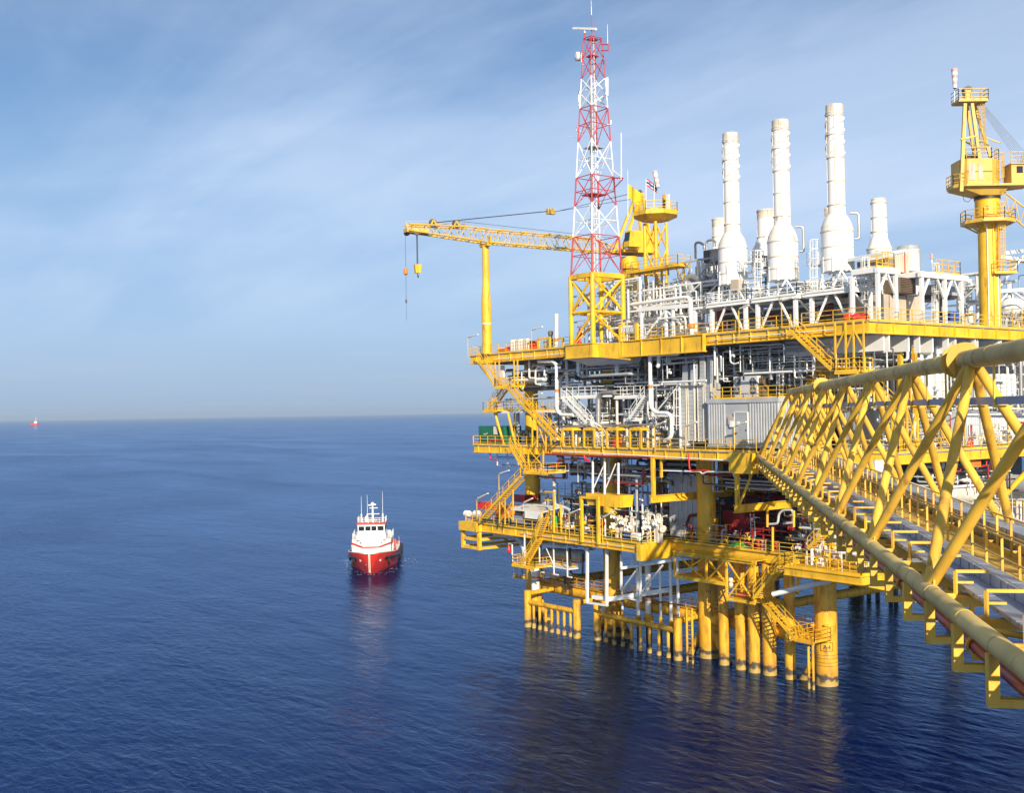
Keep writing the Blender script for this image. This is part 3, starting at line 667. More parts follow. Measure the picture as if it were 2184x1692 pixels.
# --- shorter stacks behind
stack('short wide white vent stack behind the tall stack nearest the lookout tower', 'C', 615, [(195, 75), (480, 75), (640, 150), (760, 150)], 14, 'vent_stack', None, rings=[(205, 76), (380, 76)])
stack('short wide white vent stack rising behind the middle tall stack', 'C', 1090, [(105, 92), (380, 92), (400, 95), (520, 150), (700, 150)], 12, 'vent_stack', None, rings=[(118, 93), (385, 94)])
stack('slim white vent stack half hidden by the tall stack beside the white frame', 'C', 1712, [(82, 32), (420, 32)], 16, 'vent_stack', None, rings=[(100, 33)])
stack('white vent stack with a flared cone on the roof beside the grey tank', 'D', 790, [(140, 68), (180, 70), (470, 72), (520, 78), (640, 118), (800, 100)], 7, 'vent_stack', None, rings=[(180, 71), (325, 71), (462, 74), (630, 118)])

# --- white stack platforms with columns
ZP = w('C', 470, 1090, 'Y', -3.4).z
PF = thing('stack_platform', 'white steel platform on columns that carries the tall exhaust stacks', 'platform', (-5, -1, ZT))
pxs = [(470, 880, 1075), (930, 1390, 1030), (1475, 1960, 965)]
for i, (xa, xb, yy) in enumerate(pxs):
    a = w('C', xa, yy, 'Z', ZP + .05); Yp = -3.4 + .15 * i; X0, X1 = w('C', xa, yy, 'Y', Yp).x, w('C', xb, yy - 40, 'Y', Yp).x
    MB().bb(X0, X1, Yp, 4.4, ZP + .12, ZP + .2).build('floor_plate', 'pale_grey', PF)
    for p_, q_ in (((X0, Yp), (X1, Yp)), ((X1, Yp), (X1, 4.4)), ((X0, Yp), (X0, 4.4))): MB().ibeam((*p_, ZP), (*q_, ZP), .2, .34, .04).build('edge_beam', 'white', PF)
    rail_mb([(X0, 4.4, ZP + .2), (X0, Yp, ZP + .2), (X1, Yp, ZP + .2), (X1, 4.4, ZP + .2)], h=1.15, step=1.1, mid=2).build('handrail', 'white', PF)
    cx_ = [X0 + .55, X1 - .35]
    for X in cx_:
        for Y in (Yp + .25, 4.2): MB().ibeam((X, Y, ZT), (X, Y, ZP - .16), .32, .32, .06).build('column', 'white', PF)
    for Y in (Yp + .25,):
        md = (cx_[0] + cx_[1]) / 2
        MB().bar((md - .4, Y, ZP - .2), (cx_[0] + .25, Y, ZT + .1), .17).build('brace', 'white', PF); MB().bar((md + .4, Y, ZP - .2), (cx_[1] - .25, Y, ZT + .1), .17).build('brace', 'white', PF)
        MB().bar((cx_[1] + .1, Yp + .5, ZP - .2), (cx_[1] + .1, 1.2, ZT + .1), .15).build('brace', 'white', PF)
# low part of the platform towards the mast
a = w('C', 320, 1065, 'Y', -3.0); MB().bb(a.x, w('C', 480, 1080, 'Y', -3.0).x - .1, -3.0, 3, ZP - .1, ZP).build('floor_plate', 'white', PF)
rail_mb([(a.x, -3, ZP), (a.x + 2.9, -3, ZP)], h=1.15, step=1.0).build('handrail', 'white', PF)
MB().ibeam((a.x + .3, -2.8, ZT), (a.x + .3, -2.8, ZP - .1), .3, .3).build('column', 'white', PF)
# caged ladders between the stacks
for cx, ya, yb, lab in ((1010, 520, 1040, 'white caged ladder between the first and middle tall stacks'), (1575, 410, 960, 'white caged ladder between the middle tall stack and the one by the white frame'), (2100, 590, 1080, 'white caged ladder tower beside the tall stack at the white frame')):
    p = w('C', cx, yb, 'Y', -1.2); q = w('C', cx, ya, 'Y', -1.2); o = thing('caged_ladder', lab, 'ladder', p)
    ladder_mb(p, q, .5, cage=.6).build('ladder', 'white', o)
    z = p.lerp(q, .55); MB().bb(z.x - 1.0, z.x + .9, -1.1, .6, z.z - .06, z.z).build('landing', 'white', o); rail_mb([(z.x - 1.0, -1.1, z.z), (z.x - .35, -1.1, z.z)], step=.5).build('handrail', 'white', o)
    rail_mb([(z.x + .35, -1.1, z.z), (z.x + .9, -1.1, z.z), (z.x + .9, .6, z.z)], step=.5).build('handrail', 'white', o)
p = w('C', 890, 640, 'Y', -1.55); o = thing('stack_side_platform', 'small white railed platform fixed to the side of the tall stack nearest the lookout tower', 'platform', p)
MB().bb(p.x - .6, p.x + .9, -1.5, -.2, p.z - .08, p.z).build('floor_plate', 'white', o); rail_mb([(p.x - .6, -1.5, p.z), (p.x + .9, -1.5, p.z), (p.x + .9, -.2, p.z)], step=.5).build('handrail', 'white', o)
MB().bar((p.x - .55, -1.4, p.z - .1), (p.x - .9, -1.0, p.z - 1.1), .1).build('bracket', 'white', o); MB().bar((p.x + .8, -1.4, p.z - .1), (p.x - .4, -.9, p.z - 1.1), .1).build('bracket', 'white', o)
p = w('C', 775, 870, 'Y', -2.2); MB().box(p, (1.05, .5, 1.1)).build('junction_box', 'tan', None, 'tan square equipment box in front of the tall stack nearest the lookout tower', 'box')

# --- crane at the left with boom lying in its rest
CP = w('A', 1650, 750, 'Y', 15.0); CP.z = ZT
CR = thing('pedestal_crane', 'yellow pedestal crane behind the radio mast, its long boom lowered to the left', 'crane', CP)
za = w('A', 1650, 760, 'Y', 15).z
MB().lathe((CP.x, CP.y, 0), [(.95, ZT), (.95, za - 1.0), (1.3, za - .9), (1.3, za), (1.1, za + .05), (1.1, za + .7)], 22).build('pedestal', 'yellow', CR)
RS = w('A', 645, 625, 'Y', -6.0)                      # top of the boom rest
bd = V((RS.x - CP.x, RS.y - CP.y, 0)).normalized(); bl = V((-bd.y, bd.x, 0)); bd3 = None
zh = w('A', 1650, 700, 'Y', 15).z
def cr(f, s_, z): return V((CP.x, CP.y, 0)) + bd * f + bl * s_ + Z3 * z
MB().hull([cr(a, b, zh) for a, b in ((2.2, -1.6), (2.2, 1.6), (-3.4, 1.9), (-3.4, -1.9))], [cr(a, b, zh + .3) for a, b in ((2.2, -1.6), (2.2, 1.6), (-3.4, 1.9), (-3.4, -1.9))]).build('slew_platform', 'yellow', CR)
MB().hull([cr(a, b, zh + .3) for a, b in ((-.6, -1.3), (-.6, 1.5), (-3.2, 1.5), (-3.2, -1.3))], [cr(a, b, zh + 2.9) for a, b in ((-.6, -1.2), (-.6, 1.4), (-3.0, 1.4), (-3.0, -1.2))]).build('machinery_house', 'yellow', CR)
MB().hull([cr(a, b, zh + .5) for a, b in ((2.0, 1.7), (2.0, 3.0), (.2, 3.0), (.2, 1.7))], [cr(a, b, zh + 2.6) for a, b in ((1.7, 1.7), (1.7, 3.0), (.2, 3.0), (.2, 1.7))]).build('cab', 'yellow', CR)
MB().hull([cr(a, b, zh + 1.3) for a, b in ((1.95, 1.8), (1.95, 2.9), (1.88, 2.9), (1.88, 1.8))], [cr(a, b, zh + 2.4) for a, b in ((1.8, 1.8), (1.8, 2.9), (1.72, 2.9), (1.72, 1.8))]).build('window', 'glass', CR)
gt = w('A', 1750, 245, 'Y', 14.0); gtz = gt.z
for s_ in (-1.1, 1.1):
    MB().bar(cr(1.8, s_, zh + .3), cr(-1.6, s_ * .55, gtz), .34).build('gantry_leg', 'yellow', CR); MB().bar(cr(-3.0, s_, zh + .3), cr(-1.8, s_ * .55, gtz), .30).build('gantry_leg', 'yellow', CR)
MB().bar(cr(-1.7, -.9, gtz), cr(-1.7, .9, gtz), .5).build('gantry_head', 'yellow', CR)
for s_ in (-.35, .35): MB().tube(cr(-1.6, s_ - .1, gtz + .3), cr(-1.6, s_ + .1, gtz + .3), .42, n=16).build('sheave', 'dark_grey', CR)
ladder_mb(cr(-.2, 1.2, zh + .3), cr(-1.4, .9, gtz - .4), .45, side=bl).build('ladder', 'yellow', CR)
rail_mb([cr(2.2, -1.6, zh + .3), cr(-3.4, -1.9, zh + .3), cr(-3.4, 1.9, zh + .3)], h=1.1).build('handrail', 'yellow', CR)
# boom
zp = w('A', 1600, 690, 'Y', 13).z
tipp = w('A', 80, 545, 'Y', -17.0); lb_ = 60
def boom_len():
    lo, hi = 20., 60.
    for _ in range(40):
        m_ = (lo + hi) / 2; v = cr(m_, 0, 50) - CAM; px = PW / 2 + F * v.dot(RT) / v.dot(FW)
        if px > (1280 + 95 / 2.1412) * KP: lo = m_
        else: hi = m_
    return lo
LB = boom_len(); frest = (V((RS.x, RS.y, 0)) - V((CP.x, CP.y, 0))).dot(bd)
def on_boom(f, py):                                   # height so that the boom passes a picture row at distance f along it
    v = cr(f, 0, 0); lo, hi = 30., 80.
    for _ in range(40):
        m_ = (lo + hi) / 2; q = V((v.x, v.y, m_)) - CAM
        if PH / 2 - F * q.dot(UP) / q.dot(FW) > py: lo = m_
        else: hi = m_
    return lo
zr0 = RS.z + .05; zt0 = on_boom(LB, (500 + 540 / 2.1412) * KP); zp0 = zp
ztip_top = on_boom(LB, (500 + 505 / 2.1412) * KP)
def low(f):
    if f < frest: return zp0 + (zr0 - zp0) * (f - 1.8) / (frest - 1.8)
    return zr0 + (zt0 - zr0) * (f - frest) / (LB - frest)
def dep(f):
    if f < 6: return .35 + 1.25 * (f - 1.8) / 4.2
    if f < LB - 9: return 1.6
    return 1.6 - .85 * (f - LB + 9) / 9
wb_ = .75; BM = MB(); 
for s_ in (-1, 1):
    fs = [1.8, 6, frest, LB - 9, LB]
    for a, b in zip(fs, fs[1:]):
        MB().tube(cr(a, s_ * wb_, low(a)), cr(b, s_ * wb_, low(b)), .11, n=8).build('boom_chord', 'yellow_crane', CR)
        MB().tube(cr(a, s_ * wb_, low(a) + dep(a)), cr(b, s_ * wb_, low(b) + dep(b)), .10, n=8).build('boom_chord', 'yellow_crane', CR)
nl = 18
for i in range(nl):
    a, b = 1.8 + (LB - 1.8) * i / nl, 1.8 + (LB - 1.8) * (i + 1) / nl; m_ = (a + b) / 2; q = MB()
    for s_ in (-1, 1):
        q.tube(cr(a, s_ * wb_, low(a)), cr(m_, s_ * wb_, low(m_) + dep(m_)), .05, n=6); q.tube(cr(m_, s_ * wb_, low(m_) + dep(m_)), cr(b, s_ * wb_, low(b)), .05, n=6)
    q.tube(cr(a, -wb_, low(a)), cr(a, wb_, low(a)), .05, n=6); q.tube(cr(a, -wb_, low(a)), cr(b, wb_, low(b)), .04, n=6); q.tube(cr(m_, -wb_, low(m_) + dep(m_)), cr(m_, wb_, low(m_) + dep(m_)), .05, n=6)
    q.build('boom_lacing', 'yellow_crane', CR)
th = MB(); th.hull([cr(LB - 2.6, -wb_, low(LB - 2.6) - .1), cr(LB - 2.6, wb_, low(LB - 2.6) - .1), cr(LB + .2, wb_ * .8, low(LB) - .2), cr(LB + .2, -wb_ * .8, low(LB) - .2)], [cr(LB - 2.6, -wb_, low(LB - 2.6) + .55), cr(LB - 2.6, wb_, low(LB - 2.6) + .55), cr(LB + .2, wb_ * .8, low(LB) + .25), cr(LB + .2, -wb_ * .8, low(LB) + .25)]); th.build('boom_head', 'yellow_crane', CR)
rail_mb([cr(LB - 8, -wb_, low(LB - 8) + dep(LB - 8)), cr(LB - .2, -wb_, low(LB) + .4)], h=.9, step=1.6, kick=False, mid=1).build('boom_handrail', 'yellow_crane', CR)
MB().bar(cr(LB - .1, 0, low(LB) + .3), cr(LB + .15, 0, low(LB) + 1.0), .1).build('boom_head_bracket', 'yellow_crane', CR)
for f in (LB - 3.4, frest - 2.8 if False else frest + 4.0):
    zt_ = low(f) + dep(f); mb = MB(); mb.tube(cr(f, -.2, zt_ + .45), cr(f, .2, zt_ + .45), .42, n=16); s_o = mb.build('sheave', 'dark_grey', CR)
    fb = MB()
    for s_ in (-.3, .3): fb.bar(cr(f - .45, s_, zt_ - .1), cr(f, s_, zt_ + .75), .08, .2); fb.bar(cr(f + .45, s_, zt_ - .1), cr(f, s_, zt_ + .75), .08, .2)
    fb.build('sheave_frame', 'yellow_crane', CR)
for s_ in (-.5, .5): MB().tube(cr(LB - .2 - .8 * (s_ > 0), s_ - .14, low(LB) - .15), cr(LB - .2 - .8 * (s_ > 0), s_ + .14, low(LB) - .15), .36, n=16).build('sheave', 'dark_grey', CR)
# ropes, pendant block, hooks
fb_ = (V((w('A', 1100, 405, 'Y', 3).x, 0, 0)) * 0).x
vb = None
def f_px(px):
    lo, hi = 0., 60.
    for _ in range(40):
        m_ = (lo + hi) / 2; v = cr(m_, 0, 50) - CAM
        if PW / 2 + F * v.dot(RT) / v.dot(FW) > px: lo = m_
        else: hi = m_
    return lo
fB = f_px(838 + .30576 * 1105); zB = on_boom(fB, 327.3 + .30576 * 405); blk = cr(fB, 0, zB)
MB().hull([blk + bd * a + bl * b - Z3 * .35 for a, b in ((-.5, -.3), (-.5, .3), (.6, .3), (.6, -.3))], [blk + bd * a + bl * b + Z3 * .35 for a, b in ((-.5, -.3), (-.5, .3), (.6, .3), (.6, -.3))]).build('bridle_block', 'yellow_crane', CR)
rp = MB()
for s_, dz in ((-.3, 0), (-.12, -.05), (.12, .05), (.3, 0)): rp.tube(blk + bl * s_ - bd * .5, cr(-1.6, s_, gtz + .55 + dz - (s_ > 0) * .9), .028, n=5)
rp.build('luffing_rope', 'cable', CR)
fS = LB - 3.4; rp = MB()
for s_ in (-.25, .25): rp.tube(blk + bl * s_ + bd * .5, cr(fS, s_, low(fS) + dep(fS) + .4), .03, n=5)
rp.build('pendant_rope', 'cable', CR)
rp = MB(); f2 = frest + 4.0; rp.tube(cr(f2, 0, low(f2) + dep(f2) + .8), cr(2.5, 0, low(2.5) + 2.0), .025, n=5); rp.tube(cr(f2, .1, low(f2) + dep(f2) + .8), cr(LB - .3, 0, low(LB) + .6), .02, n=5); rp.build('hoist_rope', 'cable', CR)
# main block and whip line
fh_ = f_px(838 + .30576 * 166); hb = cr(fh_, 0, 0); z1 = on_boom(fh_, 327.3 + .30576 * 775); z2 = on_boom(fh_, 327.3 + .30576 * 835); z3_ = on_boom(fh_, 327.3 + .30576 * 858)
rp = MB()
for s_ in (-.2, -.07, .07, .2): rp.tube(hb + bl * s_ + Z3 * z1, hb + bl * s_ + Z3 * low(fh_), .022, n=5)
rp.build('hoist_rope', 'cable', CR)
MB().hull([hb + bd * a + bl * b + Z3 * z2 for a, b in ((-.3, -.25), (-.3, .25), (.3, .25), (.3, -.25))], [hb + bd * a + bl * b + Z3 * z1 for a, b in ((-.42, -.25), (-.42, .25), (.42, .25), (.42, -.25))]).build('hook_block', 'yellow', CR)
MB().path([hb + Z3 * z2, hb + Z3 * z3_, hb + bl * .22 + Z3 * (z3_ - .2), hb + bl * .3 + Z3 * (z3_ + .12)], .06, n=6).build('hook', 'dark_grey', CR)
ft = f_px(838 + .30576 * 84); hb = cr(ft, 0, 0); zz1 = [on_boom(ft, 327.3 + .30576 * y) for y in (575, 800, 850, 1015, 1045, 1165)]
MB().tube(hb + Z3 * zz1[0], hb + Z3 * zz1[3], .022, n=5).build('whip_rope', 'cable', CR); MB().lathe(hb + Z3 * zz1[2], [(0.05, 0), (.26, .15), (.26, .7), (.05, .95)], 10).build('whip_ball', 'orange', CR)
MB().lathe(hb + Z3 * zz1[4], [(.04, 0), (.12, .1), (.12, .4), (.04, .5)], 8).build('whip_hook', 'dark_grey', CR); MB().tube(hb + Z3 * zz1[4], hb + Z3 * zz1[5], .015, n=5).build('tag_line', 'cable', CR)
# boom rest
PR = thing('boom_rest_post', 'tall tapered yellow post at the deck corner holding up the crane boom', 'post', (RS.x, RS.y, 33.2))
pb = w('A', 645, 1415, 'Y', -6.0); k_ = lambda z: 0
MB().lathe((RS.x, RS.y, 0), [(.60, 33.2), (.60, w('A', 640, 1050, 'Y', -6).z), (.44, w('A', 640, 900, 'Y', -6).z), (.42, RS.z - .3)], 20).build('column', 'yellow', PR)
MB().lathe((RS.x, RS.y, w('A', 640, 1190, 'Y', -6).z), [(.6, -.06), (.64, -.06), (.64, .06), (.6, .06)], 20).build('white_band', 'white', PR)
sd_ = bl
MB().hull([V((RS.x, RS.y, RS.z - .45)) + sd_ * a + bd * b for a, b in ((-1.1, -.3), (-1.1, .3), (1.1, .3), (1.1, -.3))], [V((RS.x, RS.y, RS.z - .1)) + sd_ * a + bd * b for a, b in ((-1.2, -.3), (-1.2, .3), (1.2, .3), (1.2, -.3))]).build('saddle', 'yellow', PR)
for s_ in (-1.15, 1.15): q = V((RS.x, RS.y, RS.z - .1)) + sd_ * s_; MB().bar(q, q + Z3 * .8 + sd_ * (.25 if s_ > 0 else -.25), .16, .5).build('saddle_horn', 'yellow', PR)
# ------------------------------------------------------------------ helpers for facing boxes and traced pipes
def ybox(z, xa, ya, xb, yb, Y, dy): p, q = w(z, xa, ya, 'Y', Y), w(z, xb, yb, 'Y', Y); return MB().bb(p.x, q.x, Y, Y + dy, q.z, p.z)
def xbox(z, xa, ya, xb, yb, X, dx): p, q = w(z, xa, ya, 'X', X), w(z, xb, yb, 'X', X); return MB().bb(X - dx, X, p.y, q.y, q.z, p.z)
def tr(z, pts, ax, v): return [w(z, x, y, ax, v[i] if isinstance(v, (list, tuple)) else v) for i, (x, y) in enumerate(pts)]
def tpipe(label, z, pts, v, width, m='white', ax='Y', name='pipe', cat='pipe', group=None, ends=None, n=10, band=None, bend=None):
    P_ = tr(z, pts, ax, v); r = mrad(z, width, P_[len(P_) // 2])
    if ends: P_ = [V(e) + P_[0] for e in ends[0]] + P_ + [V(e) + P_[-1] for e in ends[1]]
    if band is None: return MB().path(P_, r, n=n, bend=bend or 2.6 * r).build(name, m, None, label, cat, group)
    o = thing(name, label, cat, P_[0], group); MB().path(P_, r, n=n, bend=bend or 2.6 * r).build('pipe_run', m, o)
    for (bx_, by_, bm) in band:
        c = w(z, bx_, by_, ax, v[0] if isinstance(v, (list, tuple)) else v); MB().lathe(c, [(r, -.18), (r + .015, -.18), (r + .015, .18), (r, .18)], n * 2, axis=(0, 0, 1)).build('colour_band', bm, o)
    return o
def valve_mb(p, s=.2, axis=(1, 0, 0)):
    b = MB(); p = V(p); a = V(axis); b.lathe(p, [(.02, -s * 1.2), (s, -s * 1.2), (s, -s), (s * .55, -s * .9), (s * .8, 0), (s * .55, s * .9), (s, s), (s, s * 1.2), (.02, s * 1.2)], 10, axis=a)
    b.tube(p, p + Z3 * s * 2.2, s * .25, n=6); b.lathe(p + Z3 * s * 2.2, [(s * .2, -.03), (s * .95, -.03), (s * .95, .03), (s * .2, .03)], 10); return b
VALVE = {}
def valve(parent, p, s, m):
    k = (m, round(s, 2))
    if k not in VALVE:
        VALVE[k] = (valve_mb(p, s).build('valve', m, parent), V(p) , ORG[parent.name].copy()); return
    src, p0, o0 = VALVE[k]; c = bpy.data.objects.new('valve', src.data); COL.objects.link(c); c.parent = parent; c.location = V(p) - p0 + o0 - ORG[parent.name]
def module(label, x0, x1, y0, y1, z0, z1, nh, nv, cols, seed, frame=None, rmin=.04, rmax=.16, nval=6, vessels=0, cat='pipework', name='pipe_module', vm=('white', 'cladding'), box=0):
    R_ = random.Random(seed); o = thing(name, label, cat, ((x0 + x1) / 2, (y0 + y1) / 2, z0)); dx, dy, dz = x1 - x0, y1 - y0, z1 - z0
    if frame:
        nx = max(1, round(dx / 3.2))
        for i in range(nx + 1):
            for y in (y0, y1): MB().bar((x0 + dx * i / nx, y, z0), (x0 + dx * i / nx, y, z1), .16).build('column', frame, o)
        for zz_ in (z0 + dz * .5, z1 - .1):
            for y in (y0, y1): MB().bar((x0, y, zz_), (x1, y, zz_), .14, .2).build('beam', frame, o)
        for i in range(nx):
            a, b = x0 + dx * i / nx, x0 + dx * (i + 1) / nx
            if R_.random() < .6: MB().bar((a, y0, z0 + dz * .5), (b, y0, z1 - .15), .1).build('brace', frame, o)
    for i in range(nh):
        r = R_.uniform(rmin, rmax) * R_.choice((.6, 1, 1)); y, z = R_.uniform(y0, y1), R_.uniform(z0 + .1, z1 - .1); a = x0 + dx * R_.uniform(0, .4); b = x1 - dx * R_.uniform(0, .4)
        pts = [(a, y, z), (b, y, z)]; e = R_.random(); dzz = R_.uniform(.5, dz * .6) * R_.choice((-1, 1)); zc = min(max(z + dzz, z0), z1)
        if e < .45: pts.append((b, y, zc))
        elif e < .6: pts.append((b, min(y + 2, y1 + 1), z))
        e = R_.random(); zc = min(max(z - dzz, z0), z1)
        if e < .4: pts.insert(0, (a, y, zc))
        elif e < .55: pts.insert(0, (a, min(y + 2, y1 + 1), z))
        MB().path(pts, r, n=7).build('pipe', R_.choice(cols), o)
    for i in range(nv):
        r = R_.uniform(rmin, rmax) * R_.choice((.6, 1, 1)); x, y = R_.uniform(x0, x1), R_.uniform(y0, y1); a = z0 + dz * R_.uniform(0, .3) * R_.choice((0, 1)); b = z1 - dz * R_.uniform(0, .5) * R_.choice((0, 1))
        pts = [(x, y, a), (x, y, b)]
        if R_.random() < .5: pts.append((min(max(x + R_.uniform(-2, 2), x0), x1), y, b))
        if R_.random() < .3: pts.insert(0, (x, min(y + 1.5, y1 + 1), a))
        MB().path(pts, r, n=7).build('pipe', R_.choice(cols), o)
        if r > .07 and R_.random() < .6:
            zz_ = R_.uniform(a + .2, b - .2) if b - a > .6 else (a + b) / 2; MB().lathe((x, y, zz_), [(r, -.06), (r * 1.6, -.06), (r * 1.6, .06), (r, .06)], 10).build('flange', R_.choice(vm), o)
    for i in range(nval): valve(o, (R_.uniform(x0, x1), R_.uniform(y0, (y0 + y1) / 2), R_.uniform(z0 + .3, z1 - .5)), R_.choice((.16, .22)), R_.choice(vm))
    for i in range(vessels):
        x, y = x0 + dx * (i + .5) / vessels, R_.uniform((y0 + y1) / 2, y1); r = R_.uniform(.45, .8); h = dz * R_.uniform(.5, .8)
        MB().lathe((x, y, z0), [(.02, 0), (r, 0), (r, h), (r * .85, h + r * .3), (r * .45, h + r * .5), (.02, h + r * .55)], 16).build('vessel', R_.choice(vm), o)
    for i in range(box):
        s = R_.uniform(.3, .8); MB().box((R_.uniform(x0 + .4, x1 - .4), R_.uniform(y0, y1), z0 + R_.uniform(.4, dz * .7)), (s, .4, s * 1.3)).build('cabinet', R_.choice(('pale_grey', 'white', 'tan')), o)
    return o

# ------------------------------------------------------------------ crane at the right
XC = 6.0
def cf(x, y, d=0.0): return w('F', x, y, 'X', XC + d)
pc = cf(478, 1190); RC = thing('pedestal_crane', 'yellow pedestal crane with glazed cab and tall gantry beside the white steel frame', 'crane', (XC, pc.y, ZT))
y0_ = pc.y; ctr = V((XC, y0_, 0))
rp_ = mrad('F', 138, pc)
MB().lathe(ctr, [(rp_, ZT), (rp_ * .98, cf(478, 1170).z)], 24).build('pedestal', 'yellow', RC)
for a in (-.5, .05, .55, 1.1):
    e = V((math.cos(a - .6), math.sin(a - .6), 0)); MB().bar(ctr + e * (rp_ + .04) + Z3 * ZT, ctr + e * (rp_ + .04) + Z3 * cf(478, 1190).z, .1, .08, up=e).build('conduit', 'white' if a in (-.5, .55) else 'yellow', RC)
zd0, zd1 = cf(462, 1175).z, cf(462, 1035).z; rd_ = mrad('F', 168, pc)
MB().lathe(ctr, [(rd_ * .8, zd0), (rd_, zd0 + .25), (rd_, zd1 - .1), (rd_ * 1.06, zd1)], 24).build('drum', 'yellow', RC)
MB().lathe(ctr, [(rd_ * 1.06, zd1), (rd_ * 1.06, zd1 + .28), (.1, zd1 + .28)], 24).build('slew_ring', 'black', RC)
ring_text('5', (XC, y0_), rd_, zd1 - 1.15, .6, 'black', RC, CAM - ctr)
zo = cf(450, 1190).z; oc = lambda r, sq=1: [(XC + math.cos(math.pi / 8 + i * math.pi / 4) * r, y0_ + math.sin(math.pi / 8 + i * math.pi / 4) * r * sq) for i in range(8)]
MB().prism(oc(2.55), zo - .22, zo).build('service_platform', 'yellow_crane', RC)
pl = [(*q, zo) for q in oc(2.5)]; rail_mb(pl + pl[:1], step=1.2).build('handrail', 'yellow_crane', RC)
for q in oc(2.2): MB().bar((q[0], q[1], zo - .2), (XC + (q[0] - XC) * .42, y0_ + (q[1] - y0_) * .42, zo - 1.0), .1, .16).build('bracket', 'yellow_crane', RC)
# slewing deck, house, cab and gantry: the crane is slewed, local axes q1 (along its platform) and q2 (across)
q1, q2 = r0.copy(), -fh.copy()
def cu_(x, y, d=0.0):                                  # point on the crane's own plane, d metres across
    a_, b_, s_ = ZM['F']; dv = FW + RT * (((a_ + x / s_) * KP - PW / 2) / F) + UP * ((PH / 2 - (b_ + y / s_) * KP) / F); t = (ctr + q2 * d - CAM).dot(fh) / dv.dot(fh); return CAM + dv * t
def uu(x, y=900): return (cu_(x, y) - ctr).dot(q1)
def lq(u, v, z): return ctr + q1 * u + q2 * v + Z3 * z
def lprism(pts, z0, z1): return MB().hull([lq(*p, z0) for p in pts], [lq(*p, z1) for p in pts])
zs = cu_(400, 945).z; za_ = cu_(400, 760).z; ul, ur = uu(205), uu(732); kl, kr2 = uu(585), uu(725); hl, hr = uu(252), uu(545)
MB().hull([lq(-1, -1, zs - .95), lq(1.1, -1, zs - .95), lq(1.1, 1, zs - .95), lq(-1, 1, zs - .95)], [lq(ul + .3, -1.5, zs - .2), lq(kl, -1.5, zs - .2), lq(kl, 1.5, zs - .2), lq(ul + .3, 1.5, zs - .2)]).build('turntable', 'yellow_crane', RC)
lprism([(ul, -.8), (ul, .9), (ul + .9, 1.9), (kr2 + .1, 1.9), (kr2 + .1, -.2), (kl, -1.6), (ul + .9, -1.6)], zs - .2, zs).build('slew_platform', 'yellow_crane', RC)
rail_mb([lq(ul, -.8, zs), lq(ul, .9, zs), lq(ul + .9, 1.9, zs)], step=.6).build('handrail', 'yellow_crane', RC)
lprism([(hl, -1.2), (hl, .8), (hl + .55, 1.45), (hr - 1.1, 1.45), (hr, .6), (hr, -1.2)], zs, za_).build('machinery_house', 'yellow_crane', RC)
for xa, xb in ((300, 345), (368, 398)): MB().hull([lq(uu(xa), 1.45, zs + .45), lq(uu(xa), 1.5, zs + .45), lq(uu(xb), 1.5, zs + .45), lq(uu(xb), 1.45, zs + .45)], [lq(uu(xa), 1.45, za_ - .5), lq(uu(xa), 1.5, za_ - .5), lq(uu(xb), 1.5, za_ - .5), lq(uu(xb), 1.45, za_ - .5)]).build('louvre_panel', 'tan', RC)
MB().bar(lq(hl + .5, 1.47, (zs + za_) / 2), lq(hr - 1.1, 1.47, (zs + za_) / 2), .04, .09).build('red_stripe', 'red', RC)
rail_mb([lq(hl + .5, 1.4, za_), lq(hr - 1.1, 1.4, za_), lq(hr - .05, .6, za_), lq(hr - .05, -1.1, za_)], step=.9, kick=False).build('handrail', 'yellow_crane', RC)
for x in (340, 380): MB().lathe(cu_(x, 750, .6), [(.35, -.3), (.35, .25), (.5, .3), (.4, .5), (.02, .55)], 12).build('vent_cowl', 'dark_grey', RC)
zc0, zc1 = zs + .02, cu_(650, 808).z
MB().hull([lq(kl + .05, .1, zc0), lq(kl + .05, 1.85, zc0), lq(kr2 - .35, 1.85, zc0), lq(kr2 - .35, .1, zc0)], [lq(kl + .05, .1, zc1), lq(kl + .05, 1.85, zc1), lq(kr2, 1.85, zc1), lq(kr2, .1, zc1)]).build('cab', 'yellow_crane', RC)
MB().hull([lq(uu(625), 1.84, zc1 - .85), lq(uu(625), 1.89, zc1 - .85), lq(uu(668), 1.89, zc1 - .85), lq(uu(668), 1.84, zc1 - .85)], [lq(uu(625), 1.84, zc1 - .2), lq(uu(625), 1.89, zc1 - .2), lq(uu(668), 1.89, zc1 - .2), lq(uu(668), 1.84, zc1 - .2)]).build('window', 'glass', RC)
MB().hull([lq(kr2 - .24, .3, zc0 + .5), lq(kr2 - .24, 1.7, zc0 + .5), lq(kr2 - .18, 1.7, zc0 + .5), lq(kr2 - .18, .3, zc0 + .5)], [lq(kr2 - .05, .3, zc1 - .2), lq(kr2 - .05, 1.7, zc1 - .2), lq(kr2 + .02, 1.7, zc1 - .2), lq(kr2 + .02, .3, zc1 - .2)]).build('windscreen', 'glass', RC)
MB().bar(lq(kr2 - .42, 1.86, zc0 + .3), lq(kr2 - .1, 1.87, zc1 - .15), .5, .06, up=q2).build('side_window', 'glass', RC)
lprism([(kl - .05, 0), (kl - .05, 2.0), (kr2 + .15, 2.0), (kr2 + .15, 0)], zc1, zc1 + .1).build('cab_roof', 'yellow_crane', RC)
rail_mb([lq(kl, 1.9, zc1 + .1), lq(kr2, 1.9, zc1 + .1), lq(kr2, .1, zc1 + .1)], step=.7, kick=False).build('handrail', 'yellow_crane', RC)
ladder_mb(cu_(565, 900, .8), cu_(565, 700, .8), .5, side=q1, cage=.45, face=q2).build('ladder', 'yellow_crane', RC)
